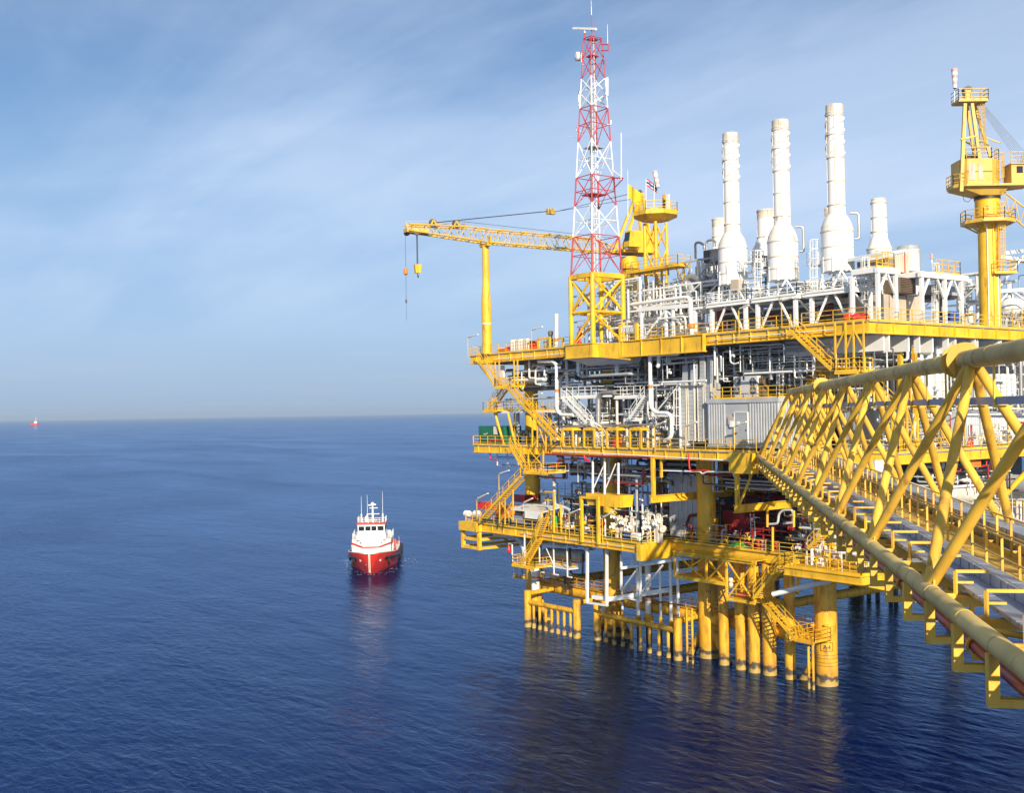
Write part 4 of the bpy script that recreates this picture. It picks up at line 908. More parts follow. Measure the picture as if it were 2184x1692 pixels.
ladder_mb(cu_(572, 1560, 1.0), cu_(570, 1050, 1.0), .5, side=q1, cage=.5, face=q2).build('ladder', 'yellow', RC)
z_ = cu_(540, 1565).z; lprism([(uu(468), -.6), (uu(468), 1.5), (uu(628), 1.5), (uu(628), -.6)], z_ - .12, z_).build('ladder_landing', 'yellow', RC); rail_mb([lq(uu(468), 1.5, z_), lq(uu(628), 1.5, z_), lq(uu(628), -.6, z_)], step=.8).build('handrail', 'yellow', RC)
tz = cu_(350, 335).z; ta, tb = uu(245, 340), uu(455, 340)
lprism([(ta, -.9), (ta, .9), (tb, .9), (tb, -.9)], tz - .14, tz).build('gantry_platform', 'yellow_crane', RC); rail_mb([lq(ta, -.9, tz), lq(ta, .9, tz), lq(tb, .9, tz), lq(tb, -.9, tz)], step=.8).build('handrail', 'yellow_crane', RC)
for (xa, ya, da), (xb, yb, db_), wd2 in (((288, 975, 1.6), (315, 345, .5), .32), ((420, 750, 1.35), (365, 345, .5), .30), ((388, 750, -1.0), (328, 345, -.5), .28), ((502, 742, -1.0), (380, 345, -.5), .28)): MB().bar(cu_(xa, ya, da), cu_(xb, yb, db_), wd2, wd2 * .8, up=q2).build('gantry_leg', 'yellow_crane', RC)
for a_, b_, w3 in (((285, 600, 1.1), (405, 575, 1.1), .16), ((285, 600, 1.1), (365, 640, -.8), .14), ((365, 630, -.8), (465, 610, -.8), .14), ((410, 610, 1.0), (465, 625, -.8), .14)): MB().bar(cu_(*a_), cu_(*b_), w3).build('gantry_tie', 'yellow_crane', RC)
lprism([(uu(308, 300), -.35), (uu(308, 300), .35), (uu(350, 300), .35), (uu(350, 300), -.35)], tz, tz + 1.1).build('sheave_housing', 'yellow_crane', RC)
for s_ in (-.25, .0, .25): c_ = lq(uu(330, 250), s_, tz + 1.15); MB().tube(c_ - q2 * .08, c_ + q2 * .08, .42, n=16).build('sheave', 'dark_grey', RC)
ladder_mb(cu_(440, 700, .1), cu_(428, 345, .1), .42, side=q1, cage=.42, face=q2).build('ladder', 'yellow_crane', RC)
MB().bar(cu_(470, 590), cu_(570, 628), .1).build('light_arm', 'yellow_crane', RC); MB().path([cu_(300, 1000, 1), cu_(310, 1040, 1), cu_(340, 1050, 1), cu_(365, 1020, 1)], .03, n=5).build('hose', 'cable', RC)
rp = MB()
for i in range(7): rp.tube(cu_(462 - i, 365 + i * 9, -.5 + i * .16), cu_(900 - i * 14, 870 + i * 10, -.5 + i * .16), .03, n=5)
rp.build('luffing_rope', 'blue_grey', RC)
def bmp(f, hi, s_): return cu_(600 + 650 * f, (980 if hi else 1110) + (500 if hi else 540) * f, s_)
for s_ in (-.6, .6):
    for hi in (0, 1): MB().tube(bmp(0, hi, s_), bmp(1, hi, s_), .10, n=8).build('boom_chord', 'yellow_crane', RC)
for i in range(9):
    for s_ in (-.6, .6): t0, t1 = i / 9, (i + 1) / 9; q = MB(); q.tube(bmp(t0, 1, s_), bmp((t0 + t1) / 2, 0, s_), .05, n=6); q.tube(bmp((t0 + t1) / 2, 0, s_), bmp(t1, 1, s_), .05, n=6); q.build('boom_lacing', 'yellow_crane', RC)
cf = lambda x, y, d=0.0: cu_(x, y, .8)
def windsock(label, base, top, dirv, grp='windsocks'):
    o = thing('windsock', label, 'windsock', base, grp); base, top = V(base), V(top); MB().tube(base, top, .045, n=6).build('pole', 'white', o)
    d = V(dirv).normalized(); n = 6; ln = 2.0
    for i in range(n): MB().tube(top + d * (.1 + ln * i / n), top + d * (.1 + ln * (i + 1) / n), .30 - .02 * i, .28 - .02 * i, n=10, caps=False).build('sock_band', 'window_sock' if i % 2 == 0 else 'white', o)
windsock('pink striped windsock on a thin pole at the gantry top of the right crane', cf(240, 335, 1.3), cf(240, 92, 1.3), (.1, -.15, -1))

# ------------------------------------------------------------------ white steel frame and turbine houses at the right
XF = 8.4
FR = thing('white_steel_frame', 'white painted steel frame of columns and knee braces along the deck edge', 'frame', (XF, 2, ZT))
b1, b2 = w('H', 240, 335, 'X', XF), w('H', 800, 352, 'X', XF); ZB = (w('H', 255, 335, 'X', XF).z + w('H', 1400, 430, 'X', XF).z) / 2
cols_ = [w('H', x, 1080, 'X', XF).y for x in (255, 490, 835, 1140, 1360)]
e2 = w('H', 1425, 430, 'X', XF).y
for (ya, yb) in ((cols_[0] - .2, cols_[1] + .5), (cols_[2] - .3, e2)): MB().bar((XF, ya, ZB), (XF, yb, ZB), .35, .5).build('top_beam', 'white', FR)
for y in cols_: MB().ibeam((XF, y, ZT), (XF, y, ZB - .25), .3, .3, .06).build('column', 'white', FR); MB().ibeam((5.8, y, ZT), (5.8, y, ZB - .25), .3, .3, .06).build('column', 'white', FR); MB().bar((XF - .2, y, ZB), (5.8, y, ZB), .25, .4).build('cross_beam', 'white', FR)
for a, b in ((cols_[0], 1), (cols_[1], -1), (cols_[2], 1), (cols_[3], -1), (cols_[3], 1), (cols_[4], -1)): MB().bar((XF, a + .1 * b, ZB - 2.0), (XF, a + 1.15 * b, ZB - .3), .17).build('knee_brace', 'white', FR)
MB().bb(5.6, XF - .25, cols_[2], e2, ZB + .2, ZB + .28).build('roof_plate', 'white', FR); MB().bb(5.6, XF - .25, cols_[0], cols_[1], ZB + .2, ZB + .28).build('roof_plate', 'white', FR)
rail_mb([(XF - .1, w('H', 1030, 300, 'X', XF).y, ZB + .28), (XF - .1, w('H', 1350, 350, 'X', XF).y, ZB + .28), (5.8, w('H', 1350, 350, 'X', XF).y, ZB + .28)], h=1.25, step=1.0).build('handrail', 'yellow', FR)
rail_mb([(XF - .1, cols_[0], ZB + .28), (XF - .1, cols_[1], ZB + .28), (5.8, cols_[1], ZB + .28)], h=1.35, step=.9).build('handrail', 'yellow', FR)
def house(label, o_mb, m, ribs=None, name='equipment_house'):
    return o_mb.build(name, m, None, label, 'enclosure')
hb_ = xbox('H', 275, 640, 805, 1035, 6.2, 4.5); h1 = thing('turbine_enclosure', 'large beige box enclosure standing inside the white steel frame', 'enclosure', (4, -1, ZT)); hb_.build('wall', 'tan', h1)
for x in (395, 625): a, b = w('H', x - 5, 645, 'X', 6.22), w('H', x + 5, 1030, 'X', 6.22); MB().bb(6.2, 6.26, a.y, b.y, b.z, a.z).build('panel_joint', 'brown', h1)
a = w('H', 330, 1050, 'X', 6.5); b = w('H', 810, 1050, 'X', 6.5); MB().bb(2, 6.5, a.y, b.y, a.z - .12, a.z + .12).build('skid_base', 'white', h1)
lv = thing('air_intake_louvre', 'dark brown louvred air intake box hung inside the white frame', 'air intake', w('H', 640, 640, 'X', 7.4)); xbox('H', 520, 420, 740, 640, 7.2, 3).build('casing', 'brown', lv); xbox('H', 742, 425, 800, 655, 7.3, 3).build('end_panel', 'pale_grey', lv)
for i in range(9): a, b = w('H', 545, 430 + i * 23, 'X', 7.22), w('H', 738, 442 + i * 23, 'X', 7.22); MB().bb(7.2, 7.3, a.y, b.y, b.z, a.z).build('louvre_blade', 'brown', lv)
it = thing('intake_filter_house', 'tan ribbed filter house with a sloping grey lid above the white frame', 'enclosure', w('H', 600, 345, 'X', 6.5)); a, b = w('H', 470, 345, 'X', 6.5), w('H', 700, 120, 'X', 6.5)
MB().hull([(2.5, a.y, a.z), (6.5, a.y, a.z), (6.5, b.y, a.z), (2.5, b.y, a.z)], [(2.5, a.y, b.z - .4), (6.5, a.y, b.z - .4), (6.5, b.y, b.z), (2.5, b.y, b.z)]).build('wall', 'tan', it)
c_ = w('H', 795, 340, 'X', 6.9); d_ = w('H', 690, 45, 'X', 6.9); MB().hull([(2.2, d_.y, c_.z), (6.9, d_.y, c_.z), (6.9, c_.y, c_.z), (2.2, c_.y, c_.z)], [(2.2, d_.y + .3, d_.z), (6.9, d_.y + .3, d_.z), (6.9, c_.y, d_.z + .1), (2.2, c_.y, d_.z + .1)]).build('end_hood', 'white', it)
e_ = w('H', 290, 125, 'X', 6.7); f_ = w('H', 620, 55, 'X', 6.7); MB().hull([(2.2, e_.y, e_.z - .18), (6.7, e_.y, e_.z - .18), (6.7, f_.y, f_.z - .18), (2.2, f_.y, f_.z - .18)], [(2.2, e_.y, e_.z + .1), (6.7, e_.y, e_.z + .1), (6.7, f_.y, f_.z + .1), (2.2, f_.y, f_.z + .1)]).build('lid', 'pale_grey', it)
for i in range(10): y = a.y + (b.y - a.y) * (i + .5) / 10; MB().bb(6.5, 6.56, y - .03, y + .03, a.z, a.z + 1.9).build('wall_rib', 'cream' if i != 5 else 'red', it)
tk = w('D', 1065, 800, 'X', 3.5); rt = mrad('D', 200, tk); ta_ = w('D', 1065, 610, 'X', 3.5).z - .25; o = thing('grey_tank', 'plain grey cylindrical tank with a shallow domed top behind the white frame', 'tank', tk)
MB().lathe((tk.x, tk.y, 0), [(rt * 1.15, ZB + .3), (rt * 1.15, ta_), (rt, ta_ + .1), (rt, ta_ + .3), (rt * .8, ta_ + .42), (rt * .3, ta_ + .5), (.02, ta_ + .52)], 26).build('shell', 'grey', o)
p = w('H', 960, 330, 'X', 7.6); o = thing('beacon', 'small pink topped beacon light on a stand at the edge of the white frame', 'beacon', p); MB().tube(p, w('H', 960, 180, 'X', 7.6), .06, n=6).build('stand', 'white', o); MB().lathe(w('H', 960, 180, 'X', 7.6), [(.15, 0), (.15, .1), (.1, .15), (.12, .4), (.02, .55)], 10).build('lens', 'window_sock', o)
ht = thing('exhaust_hood', 'grey tapered hood on a duct hanging inside the right bay of the white frame', 'hood', w('H', 1160, 1100, 'X', 5.5)); a, b = w('H', 1030, 520, 'X', 6.8), w('H', 1340, 670, 'X', 6.8)
MB().hull([(3.5, a.y + .3, b.z - .35), (6.4, a.y + .3, b.z - .35), (6.4, b.y - .4, b.z - .35), (3.5, b.y - .4, b.z - .35)], [(3, a.y, b.z), (6.8, a.y, b.z), (6.8, b.y, b.z), (3, b.y, b.z)]).build('hood_bottom', 'dark_grey', ht); MB().bb(3, 6.8, a.y, b.y, b.z, a.z).build('hood_box', 'grey', ht)
MB().tube((5, w('H', 1100, 900, 'X', 5).y, ZT), (5, w('H', 1100, 900, 'X', 5).y, b.z - .3), .35, n=14).build('duct', 'grey', ht)
xbox('H', 1210, 870, 1345, 1000, 6.5, 2).build('storage_container', 'blue', None, 'plain dark blue container seen through the right bay of the white frame', 'container')
p = w('H', 1400, 1110, 'X', 7.8); MB().lathe(p, [(.02, -.75), (.28, -.7), (.36, -.4), (.36, .4), (.28, .7), (.02, .75)], 14, axis=(0, 1, 0)).build('drum', 'blue', None, 'bright blue drum lying on the upper deck by the white frame', 'drum')
xbox('H', 1165, 1060, 1300, 1130, 7.6, 1).build('tool_box', 'orange', None, 'orange box on the upper deck at the foot of the white frame', 'box')
cl = thing('caged_ladder', 'white caged ladder inside the white steel frame', 'ladder', w('H', 985, 880, 'X', 7.2)); ladder_mb(w('H', 985, 1090, 'X', 7.2), w('H', 985, 240, 'X', 7.2), .5, side=(0, 1, 0), cage=.5, face=(1, 0, 0)).build('ladder', 'white', cl)
# red oval drums and panels on the upper deck
for x in (1915, 2000, 2080):
    p = w('C', x, 1205, 'X', 7.6) if x > 2050 else w('C', x, 1205, 'Y', -4.6); r = .42; o = thing('hose_reel', 'red oval hose reel cabinet behind the upper deck handrail near its corner', 'hose reel', p - Z3 * .8, 'red hose reel cabinets')
    MB().lathe(p, [(.02, -.3), (r * .7, -.28), (r, -.15), (r, .15), (r * .7, .28), (.02, .3)], 16, axis=(.5, -.85, 0)).build('cabinet', 'red', o); MB().tube((p.x, p.y + .1, ZT), p, .06, n=6).build('post', 'yellow', o)
for k, (x, yt, wd2) in enumerate(((645, 1200, 70), (1130, 1180, 80), (1680, 1130, 95))):
    lab = ('dark red enclosure door behind the first pair of white braces', 'dark red enclosure door below the middle tall stack', 'dark red enclosure door below the tall stack by the frame')[k]
    ybox('C', x - wd2, yt - 60, x + wd2 * .6, 1370 - k * 40, 0.5, 1.5).build('enclosure_door', 'dark_red', None, lab, 'door')
for k, x in enumerate((730, 1200, 1780)):
    ybox('C', x - 55, 1060 - k * 50, x + 70, 1350 - k * 30, 1.0, 3).build('turbine_duct', 'pale_grey', None, ('pale grey duct under the first tall stack', 'pale grey duct under the middle tall stack', 'pale grey duct under the tall stack by the white frame')[k], 'duct')

# ------------------------------------------------------------------ lookout tower, its platform and flags
YL = 5.0
n_ = w('K', 600, 1000, 'Y', YL); l_ = w('K', 468, 1000, 'Y', YL); yr_ = w('K', 733, 950, 'X', n_.x).y; LT = thing('lookout_tower', 'yellow four legged lattice tower with an eight sided platform beside the left crane', 'tower', ((n_.x + l_.x) / 2, (YL + yr_) / 2, ZT))
zl = w('K', 600, 75, 'Y', YL).z; cs = [V((l_.x, YL, 0)), V((n_.x, YL, 0)), V((n_.x, yr_, 0)), V((l_.x, yr_, 0))]
for c in cs: MB().tube(c + Z3 * ZT, c + Z3 * zl, .2, n=12).build('leg', 'yellow', LT)
lev = [ZT + 1, w('K', 600, 715, 'Y', YL).z, w('K', 600, 400, 'Y', YL).z, zl - .1]
for i in range(4):
    a, b = cs[i], cs[(i + 1) % 4]
    for z0_, z1_ in zip(lev, lev[1:]):
        MB().tube(a + Z3 * z0_, b + Z3 * z1_, .085, n=8).build('brace', 'yellow', LT); MB().tube(b + Z3 * z0_, a + Z3 * z1_, .085, n=8).build('brace', 'yellow', LT)
    MB().tube(a + Z3 * lev[1], b + Z3 * lev[1], .1, n=8).build('girt', 'yellow', LT)
cc = (cs[0] + cs[2]) / 2; R8 = 2.75; oc8 = [(cc.x + math.cos(math.pi / 8 + i * math.pi / 4) * R8, cc.y + math.sin(math.pi / 8 + i * math.pi / 4) * R8) for i in range(8)]
o6 = [(cc.x + (x - cc.x) * .6, cc.y + (y - cc.y) * .6) for x, y in oc8]
MB().hull([(*q, zl + .25) for q in o6], [(*q, zl + .75) for q in oc8]).build('platform_soffit', 'yellow', LT); MB().prism(oc8, zl + .75, zl + 1.15).build('platform', 'yellow', LT)
pp = [(*q, zl + 1.15) for q in oc8]; rail_mb(pp + pp[:1], step=1.1).build('handrail', 'yellow', LT)
p = w('A', 1888, 400, 'Y', 7); q = w('A', 1888, 292, 'Y', 7)
for k, (xx, m_) in enumerate(((1888, 'yellow'), (1914, 'white'))):
    a, b = w('A', xx - 10, 288, 'Y', 7.0), w('A', xx + 12, 400, 'Y', 7.0); MB().bb(a.x, b.x, 7.0, 7.15, b.z - .1, a.z).build('wind_screen_panel', m_, LT)
for i in range(4): a, b = w('A', 1880, 310 + 24 * i, 'Y', 6.98), w('A', 1900, 321 + 24 * i, 'Y', 6.98); MB().hull([(a.x, 6.95, b.z), (b.x, 6.95, b.z - .3), (b.x, 6.99, b.z - .3), (a.x, 6.99, b.z)], [(a.x, 6.95, a.z), (b.x, 6.95, a.z - .3), (b.x, 6.99, a.z - .3), (a.x, 6.99, a.z)]).build('warning_stripe', 'black', LT)
wa = w('K', 215, 710, 'Y', 2.6); wb2 = w('K', 860, 715, 'Y', 2.6); WKW = thing('tower_walkway', 'yellow railed walkway crossing behind the white pipe rack at the lookout tower', 'walkway', wa); MB().bb(wa.x, wb2.x, 2.6, 4.6, wa.z - .18, wa.z).build('floor', 'yellow', WKW)
rail_mb([(wa.x, 4.6, wa.z), (wa.x, 2.6, wa.z), (wb2.x, 2.6, wa.z), (wb2.x, 4.6, wa.z)], step=1.1).build('handrail', 'yellow', WKW)
for x in (wa.x + .6, (wa.x + wb2.x) / 2, wb2.x - .8): MB().bar((x, 2.9, wa.z - .15), (x, 4.3, wa.z - 1.7), .12).build('bracket', 'yellow', WKW); MB().bar((x, 4.3, ZT), (x, 4.3, wa.z - .1), .2).build('column', 'yellow', WKW)
def flag(label, base, top, dirx, sz, stripes):
    o = thing('flag', label, 'flag', base); base, top = V(base), V(top); MB().tube(base, top, .04, n=6).build('pole', 'white', o); d = V(dirx).normalized(); sag = V((0, 0, -1)); y = 0.0
    for h, m_ in stripes:
        g = [[top + d * (sz[0] * i / 6) + sag * (y * sz[1] + hh * h * sz[1] + .75 * sz[0] * (i / 6) ** 1.2) + V((-d.y, d.x, 0)) * (.16 * math.sin(i * 1.5)) for i in range(7)] for hh in (0, 1)]
        g2 = [[p + V((-d.y, d.x, 0)) * .015 for p in r] for r in g]
        mb = MB(); mb.sheet(g); mb.sheet(g2[::-1]); mb.build('cloth' if len(stripes) == 1 else 'stripe', m_, o); y += h
wf = lambda x, y: w('A', x, y, 'Y', 5.0)
flag('plain yellow flag flying from a pole on the lookout tower', wf(1638, 480), wf(1640, 215), (1, .2, 0), (1.9, 1.7), [(1, 'flag_yellow')])
flag('red white and blue striped flag flying above the left crane gantry', wf(1765, 380), wf(1766, 175), (1, .2, 0), (1.5, .85), [(.17, 'red'), (.17, 'white'), (.32, 'blue'), (.17, 'white'), (.17, 'red')])
windsock('pink striped windsock on a thin pole beside the striped flag', wf(1820, 400), wf(1826, 120), (.25, 0, -1))
MB().tube(wf(1640, 290), wf(1638, 115), .025, n=5).build('whip_antenna', 'white', None, 'bare thin whip antenna above the yellow flag pole', 'antenna')
# ------------------------------------------------------------------ white pipe rack on the upper deck
RK = thing('pipe_rack', 'white steel rack carrying a thick white pipe above the upper deck edge', 'pipe rack', w('K', 700, 1500, 'Y', -4.6)); kr = lambda x, y, Y=-4.6: w('K', x, y, 'Y', Y)
MB().bar(kr(370, 1165), kr(1010, 1112), .35, .42).build('beam', 'white', RK); MB().bar(kr(370, 1165, -2.4), kr(1010, 1112, -2.4), .3, .4).build('beam', 'white', RK)
for x, ya in ((412, 1180), (712, 1150), (800, 1140)): MB().bar(kr(x, ya), V((kr(x, ya).x, -4.6, ZT)), .24).build('column', 'white', RK)
MB().bar(kr(432, 1530), kr(705, 1175), .18).build('brace', 'white', RK); MB().bar(kr(720, 1175), kr(905, 1350), .14).build('brace', 'white', RK); MB().bar(kr(640, 1275), kr(930, 1240), .12).build('tie', 'white', RK)
for i in range(9): p = kr(480 + 58 * i, 1100 - 6 * i, -3.6); MB().lathe(p - Z3 * .1, [(.12, 0), (.12, .25), (.2, .28), (.2, .36), (.1, .4), (.1, .6), (.02, .62)], 8).build('valve', ('white', 'cladding', 'tan')[i % 3], RK)
p_ = thing('header_pipe', 'thick white pipe bending down from the rack, orange ring near its foot', 'pipe', kr(1020, 1480)); MB().path([kr(300, 1098), kr(1010, 1003), V((kr(1022, 1100).x, -4.6, ZT + .1))], mrad('K', 48, kr(900, 1010)), n=14, bend=.7).build('pipe_run', 'white', p_)
MB().lathe(V((kr(1022, 1100).x, -4.6, kr(1022, 1360).z)), [(.36, -.2), (.38, -.2), (.38, .2), (.36, .2)], 16).build('orange_ring', 'orange', p_)
tpipe('thin white pipe bent down in front of the pipe rack valves', 'K', [(640, 1278), (925, 1240), (952, 1280), (955, 1400)], -5.0, 22)
tpipe('white sloping pipe with a fat end leaning against the pipe rack', 'K', [(450, 1510), (560, 1350), (600, 1310)], -5.2, 26)
tpipe('rusty looking bent vent pipe left of the dark machinery', 'K', [(1075, 540), (1072, 345), (1120, 335), (1180, 370), (1180, 420)], 6, 30, 'cladding')
tpipe('rusty looking bent vent pipe right above the dark machinery', 'K', [(1212, 500), (1212, 315), (1290, 305), (1330, 345), (1330, 390)], 6, 30, 'cladding')
dm = thing('dark_machinery', 'dark grey machinery block with pipes between the lookout tower and the first tall stack', 'machinery', w('K', 1230, 880, 'Y', 5)); ybox('K', 1170, 440, 1380, 560, 5, 3).build('casing', 'dark_grey', dm); ybox('K', 1160, 820, 1390, 870, 4, 3).build('deck', 'dark_grey', dm)
for x, ya, yb in ((1110, 570, 1000), (1170, 590, 870), (1230, 640, 830), (1330, 620, 830)): MB().bar(w('K', x, yb, 'Y', 4.5), w('K', x, ya, 'Y', 4.5), .3 if x < 1200 else .12).build('column', 'white' if x < 1200 else 'dark_grey', dm)
for i in range(10): MB().path([w('K', 1130 + 24 * i, 640 + (i * 37) % 90, 'Y', 4.8), w('K', 1130 + 24 * i, 790, 'Y', 4.8), w('K', 1150 + 24 * i, 800, 'Y', 6)], .07, n=6).build('pipe', ('grey', 'dark_grey', 'pale_grey')[i % 3], dm)
o = thing('vertical_vessel', 'grey upright vessel with a goose neck pipe behind the pipe rack', 'vessel', w('K', 1040, 1000, 'Y', 3)); vv = w('K', 1040, 980, 'Y', 3); rv = mrad('K', 130, vv); MB().lathe((vv.x, 3, 0), [(rv, ZT), (rv, w('K', 1040, 820, 'Y', 3).z), (rv * .8, w('K', 1040, 775, 'Y', 3).z), (.05, w('K', 1040, 755, 'Y', 3).z)], 18).build('shell', 'grey', o); MB().path([w('K', 960, 980, 'Y', 2.4), w('K', 955, 790, 'Y', 2.4), w('K', 1010, 745, 'Y', 2.4), w('K', 1080, 770, 'Y', 2.4), w('K', 1140, 820, 'Y', 2.4)], .3, n=10).build('goose_neck', 'cladding', o)
module('crowded white valves and pipes on the upper deck under the pipe rack', n_.x - 3, kr(980, 1400).x, -3.8, 2.5, ZT, ZT + 3.0, 18, 26, ('white', 'pale_grey', 'cladding', 'white', 'tan'), 3, nval=16, vessels=3, box=2)
module('grey and white pipework module between the mast tower and the lookout tower', x1 + .8, n_.x - 3.2, -1, 6, ZT, ZT + 7.5, 30, 26, ('white', 'pale_grey', 'grey', 'cladding'), 4, frame='white', nval=10, vessels=3)
module('pale pipework module in a white frame behind the mast support tower', x0 - 5.6, x0 + 3.5, -2.5, 6, ZT, ZT + 6.2, 24, 22, ('white', 'pale_grey', 'grey', 'cladding'), 5, frame='pale_grey', nval=10, vessels=2, box=2)
module('white and grey process piping rack behind the tall exhaust stacks', -13, 2, 6, 12, ZT, ZT + 5.5, 22, 22, ('white', 'pale_grey', 'cladding', 'grey'), 6, frame='white', nval=8, vessels=4)
module('dark and pale pipes under the white stack platform', -13, 5, -1.5, 3.5, ZT + .1, ZP - .5, 16, 18, ('white', 'grey', 'cladding', 'dark_grey'), 8, nval=10)
module('grey pipes and vessels behind the right crane', -4, 4, 22, 44, ZT, ZT + 6.5, 24, 30, ('white', 'pale_grey', 'grey', 'cladding'), 9, frame='white', nval=12, vessels=4, rmax=.3)
module('small valves and pipes at the deck edge beyond the right crane', 4.5, 8.4, 20.5, 40, ZT, ZT + 2.6, 16, 24, ('white', 'tan', 'yellow', 'cladding'), 10, nval=24, vessels=2)
pvx = w('H', 2090, 820, 'X', 5); o = thing('horizontal_vessel', 'fat white horizontal vessel beyond the right crane', 'vessel', (pvx.x, pvx.y, ZT)); MB().lathe((4.5, pvx.y - .8, pvx.z), [(.02, -.6), (.7, -.4), (1.0, 0), (1.0, 6), (.7, 6.4), (.02, 6.6)], 18, axis=(0, 1, 0)).build('shell', 'white', o)
for d_ in (.6, 5): MB().bb(3.8, 5.2, pvx.y - .8 + d_, pvx.y - .5 + d_, ZT, pvx.z - .5).build('saddle', 'white', o)
wfr = thing('white_pipe_bridge', 'white steel frame with diagonal braces beyond the right crane', 'frame', (6.5, 24, ZT))
for a, b in (((1840, 610), (2500, 560)), ((1930, 100), (2500, 30)), ((1870, 150), (2500, 230))): MB().bar(w('H', *a, 'X', 5.6), w('H', *b, 'X', 5.6), .25, .35).build('beam', 'white', wfr)
for a, b in (((1840, 570), (2184, 130)), ((1840, 780), (1960, 640)), ((2070, 630), (2230, 760))): MB().bar(w('H', *a, 'X', 6.5), w('H', *b, 'X', 6.5), .14).build('brace', 'white', wfr)
xbox('H', 1980, 195, 2400, 240, 5.2, .5).build('yellow_beam', 'yellow', None, 'short yellow monorail beam hanging in the white frame beyond the right crane', 'beam')
module('grey framed pipework around the dark machinery beside the first tall stack', n_.x + 3.5, -13.6, 3.5, 8, ZT + 3.5, ZT + 9.2, 20, 20, ('grey', 'pale_grey', 'white', 'cladding', 'dark_grey'), 11, frame='grey', nval=12, rmax=.12)
module('tall white pipework with small vessels behind the pipe rack', n_.x - 2, -14, 1.5, 7, ZT + 2.5, ZT + 6.4, 22, 26, ('white', 'pale_grey', 'cladding', 'white'), 12, frame='white', nval=14, vessels=3)
module('white railings and lines around the feet of the tall stacks', -13.5, 4.5, -2.6, 3.4, ZP + .25, ZP + 1.5, 8, 12, ('white', 'cladding', 'dark_grey'), 13, nval=8, rmin=.03, rmax=.08, box=3)
# deck clutter at the far left of the upper deck
ybox('1', 372, 425, 440, 492, -4.6, 1.0).build('fire_box', 'red', None, 'red fire box next to the boom rest post', 'box'); ybox('1', 445, 405, 505, 490, -4.0, 1.0).build('fire_box', 'red', None, 'taller red fire box beside the row of pale drums', 'box')
for i in range(7):
    p = w('1', 525 + 25 * i, 470 - i * 2, 'Y', -4.4); MB().lathe((p.x, p.y, ZT), [(.02, 0), (.32, 0), (.32, .5), (.34, .52), (.32, .54), (.32, 1.45), (.2, 1.6), (.02, 1.62)], 12).build('gas_bottle', ('cream', 'white', 'tan')[i % 3], None, 'pale upright gas bottle in the row on the upper deck behind the handrail', 'gas bottle', 'gas bottles on the upper deck')
ybox('1', 690, 345, 742, 440, -4.6, .8).build('fire_cabinet', 'red', None, 'tall red cabinet beside the lamp post on the upper deck', 'cabinet')
o = thing('yellow_lifting_frame', 'open yellow lifting frame around a grey tank left of the mast tower', 'frame', w('1', 840, 430, 'Y', -4)); a, b = w('1', 785, 425, 'Y', -4.6), w('1', 895, 310, 'Y', -4.6)
for x in (a.x, b.x):
    for y in (-4.6, -2.6): MB().bar((x, y, ZT), (x, y, b.z), .2).build('post', 'yellow', o)
for y in (-4.6, -2.6): MB().bar((a.x, y, b.z), (b.x, y, b.z), .2).build('top_bar', 'yellow', o)
MB().tube((a.x + .3, -3.6, ZT + .75), (b.x - .3, -3.6, ZT + .75), .6, n=16).build('tank', 'grey', o)
p = w('1', 905, 420, 'Y', -4.2); MB().lathe((p.x, p.y, 0), [(.22, ZT), (.22, w('1', 905, 290, 'Y', -4.2).z), (.3, w('1', 905, 280, 'Y', -4.2).z), (.3, w('1', 905, 245, 'Y', -4.2).z), (.02, w('1', 905, 238, 'Y', -4.2).z)], 10).build('vent_post', 'brown', None, 'brown vent post with a dark cap left of the mast tower', 'post')
tpipe('white vertical pipe with an orange ring at the left of the mast tower', '1', [(962, 430), (962, 70)], -5.0, 40, band=[(962, 330, 'orange')])
p = w('L', 665, 1300, 'Y', -6); o = thing('fire_monitor', 'red fire monitor standing inside the foot of the mast tower', 'fire monitor', p); MB().lathe((p.x, -6, 33.2), [(.3, 0), (.3, .4), (.15, .45), (.15, 1.1), (.3, 1.15), (.25, 1.5), (.02, 1.6)], 12).build('body', 'red', o); MB().tube((p.x, -6, 34.6), (p.x + .7, -6.5, 35.1), .1, n=8).build('nozzle', 'red', o)
for i, x in enumerate((1300, 1555)): ybox('L', x - 20, 985 if i else 1010, x + 20, 1310, -6.2, .25).build('gate_post', 'yellow', None, ('square yellow post at the loading gate beside the mast tower', 'taller square yellow post with a flat head at the loading gate')[i], 'post')
lg_ = thing('loading_gate', 'yellow framed gate with grey mesh panels beside the mast tower', 'gate', w('L', 1400, 1260, 'Y', -6.1)); 
for i in range(3): ybox('L', 1330 + 65 * i, 1050, 1380 + 65 * i, 1120, -6.1, .05).build('mesh_panel', 'pale_grey', lg_)
for y in (1020, 1140, 1200): MB().bar(w('L', 1300, y, 'Y', -6.1), w('L', 1555, y - 5, 'Y', -6.1), .07).build('rail', 'yellow', lg_)
# ------------------------------------------------------------------ facade between upper and main deck
YF = -5.4
ZMD, ZCD = 21.9, 12.0
# added blocks far inside close off the sky; their dark grey stands for shade
def backdrop(label, x0, x1, y0, y1, z0, z1, m='dark_grey'):
    o = thing('interior_backdrop', label, 'enclosure', ((x0 + x1) / 2, y0, z0)); MB().bb(x0, x1, y0, y1, z0, z1).build('wall', m, o)
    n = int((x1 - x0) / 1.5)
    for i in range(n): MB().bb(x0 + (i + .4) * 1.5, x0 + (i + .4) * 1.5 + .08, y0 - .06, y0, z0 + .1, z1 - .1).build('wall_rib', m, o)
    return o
backdrop('added dark grey room deep between the main and upper decks', -40, 1.5, 9, 30, ZMD + .02, 32.0)
backdrop('added dark grey room deep between the cellar and main decks', -27, 0, 14, 34, ZCD + .02, 20.8)
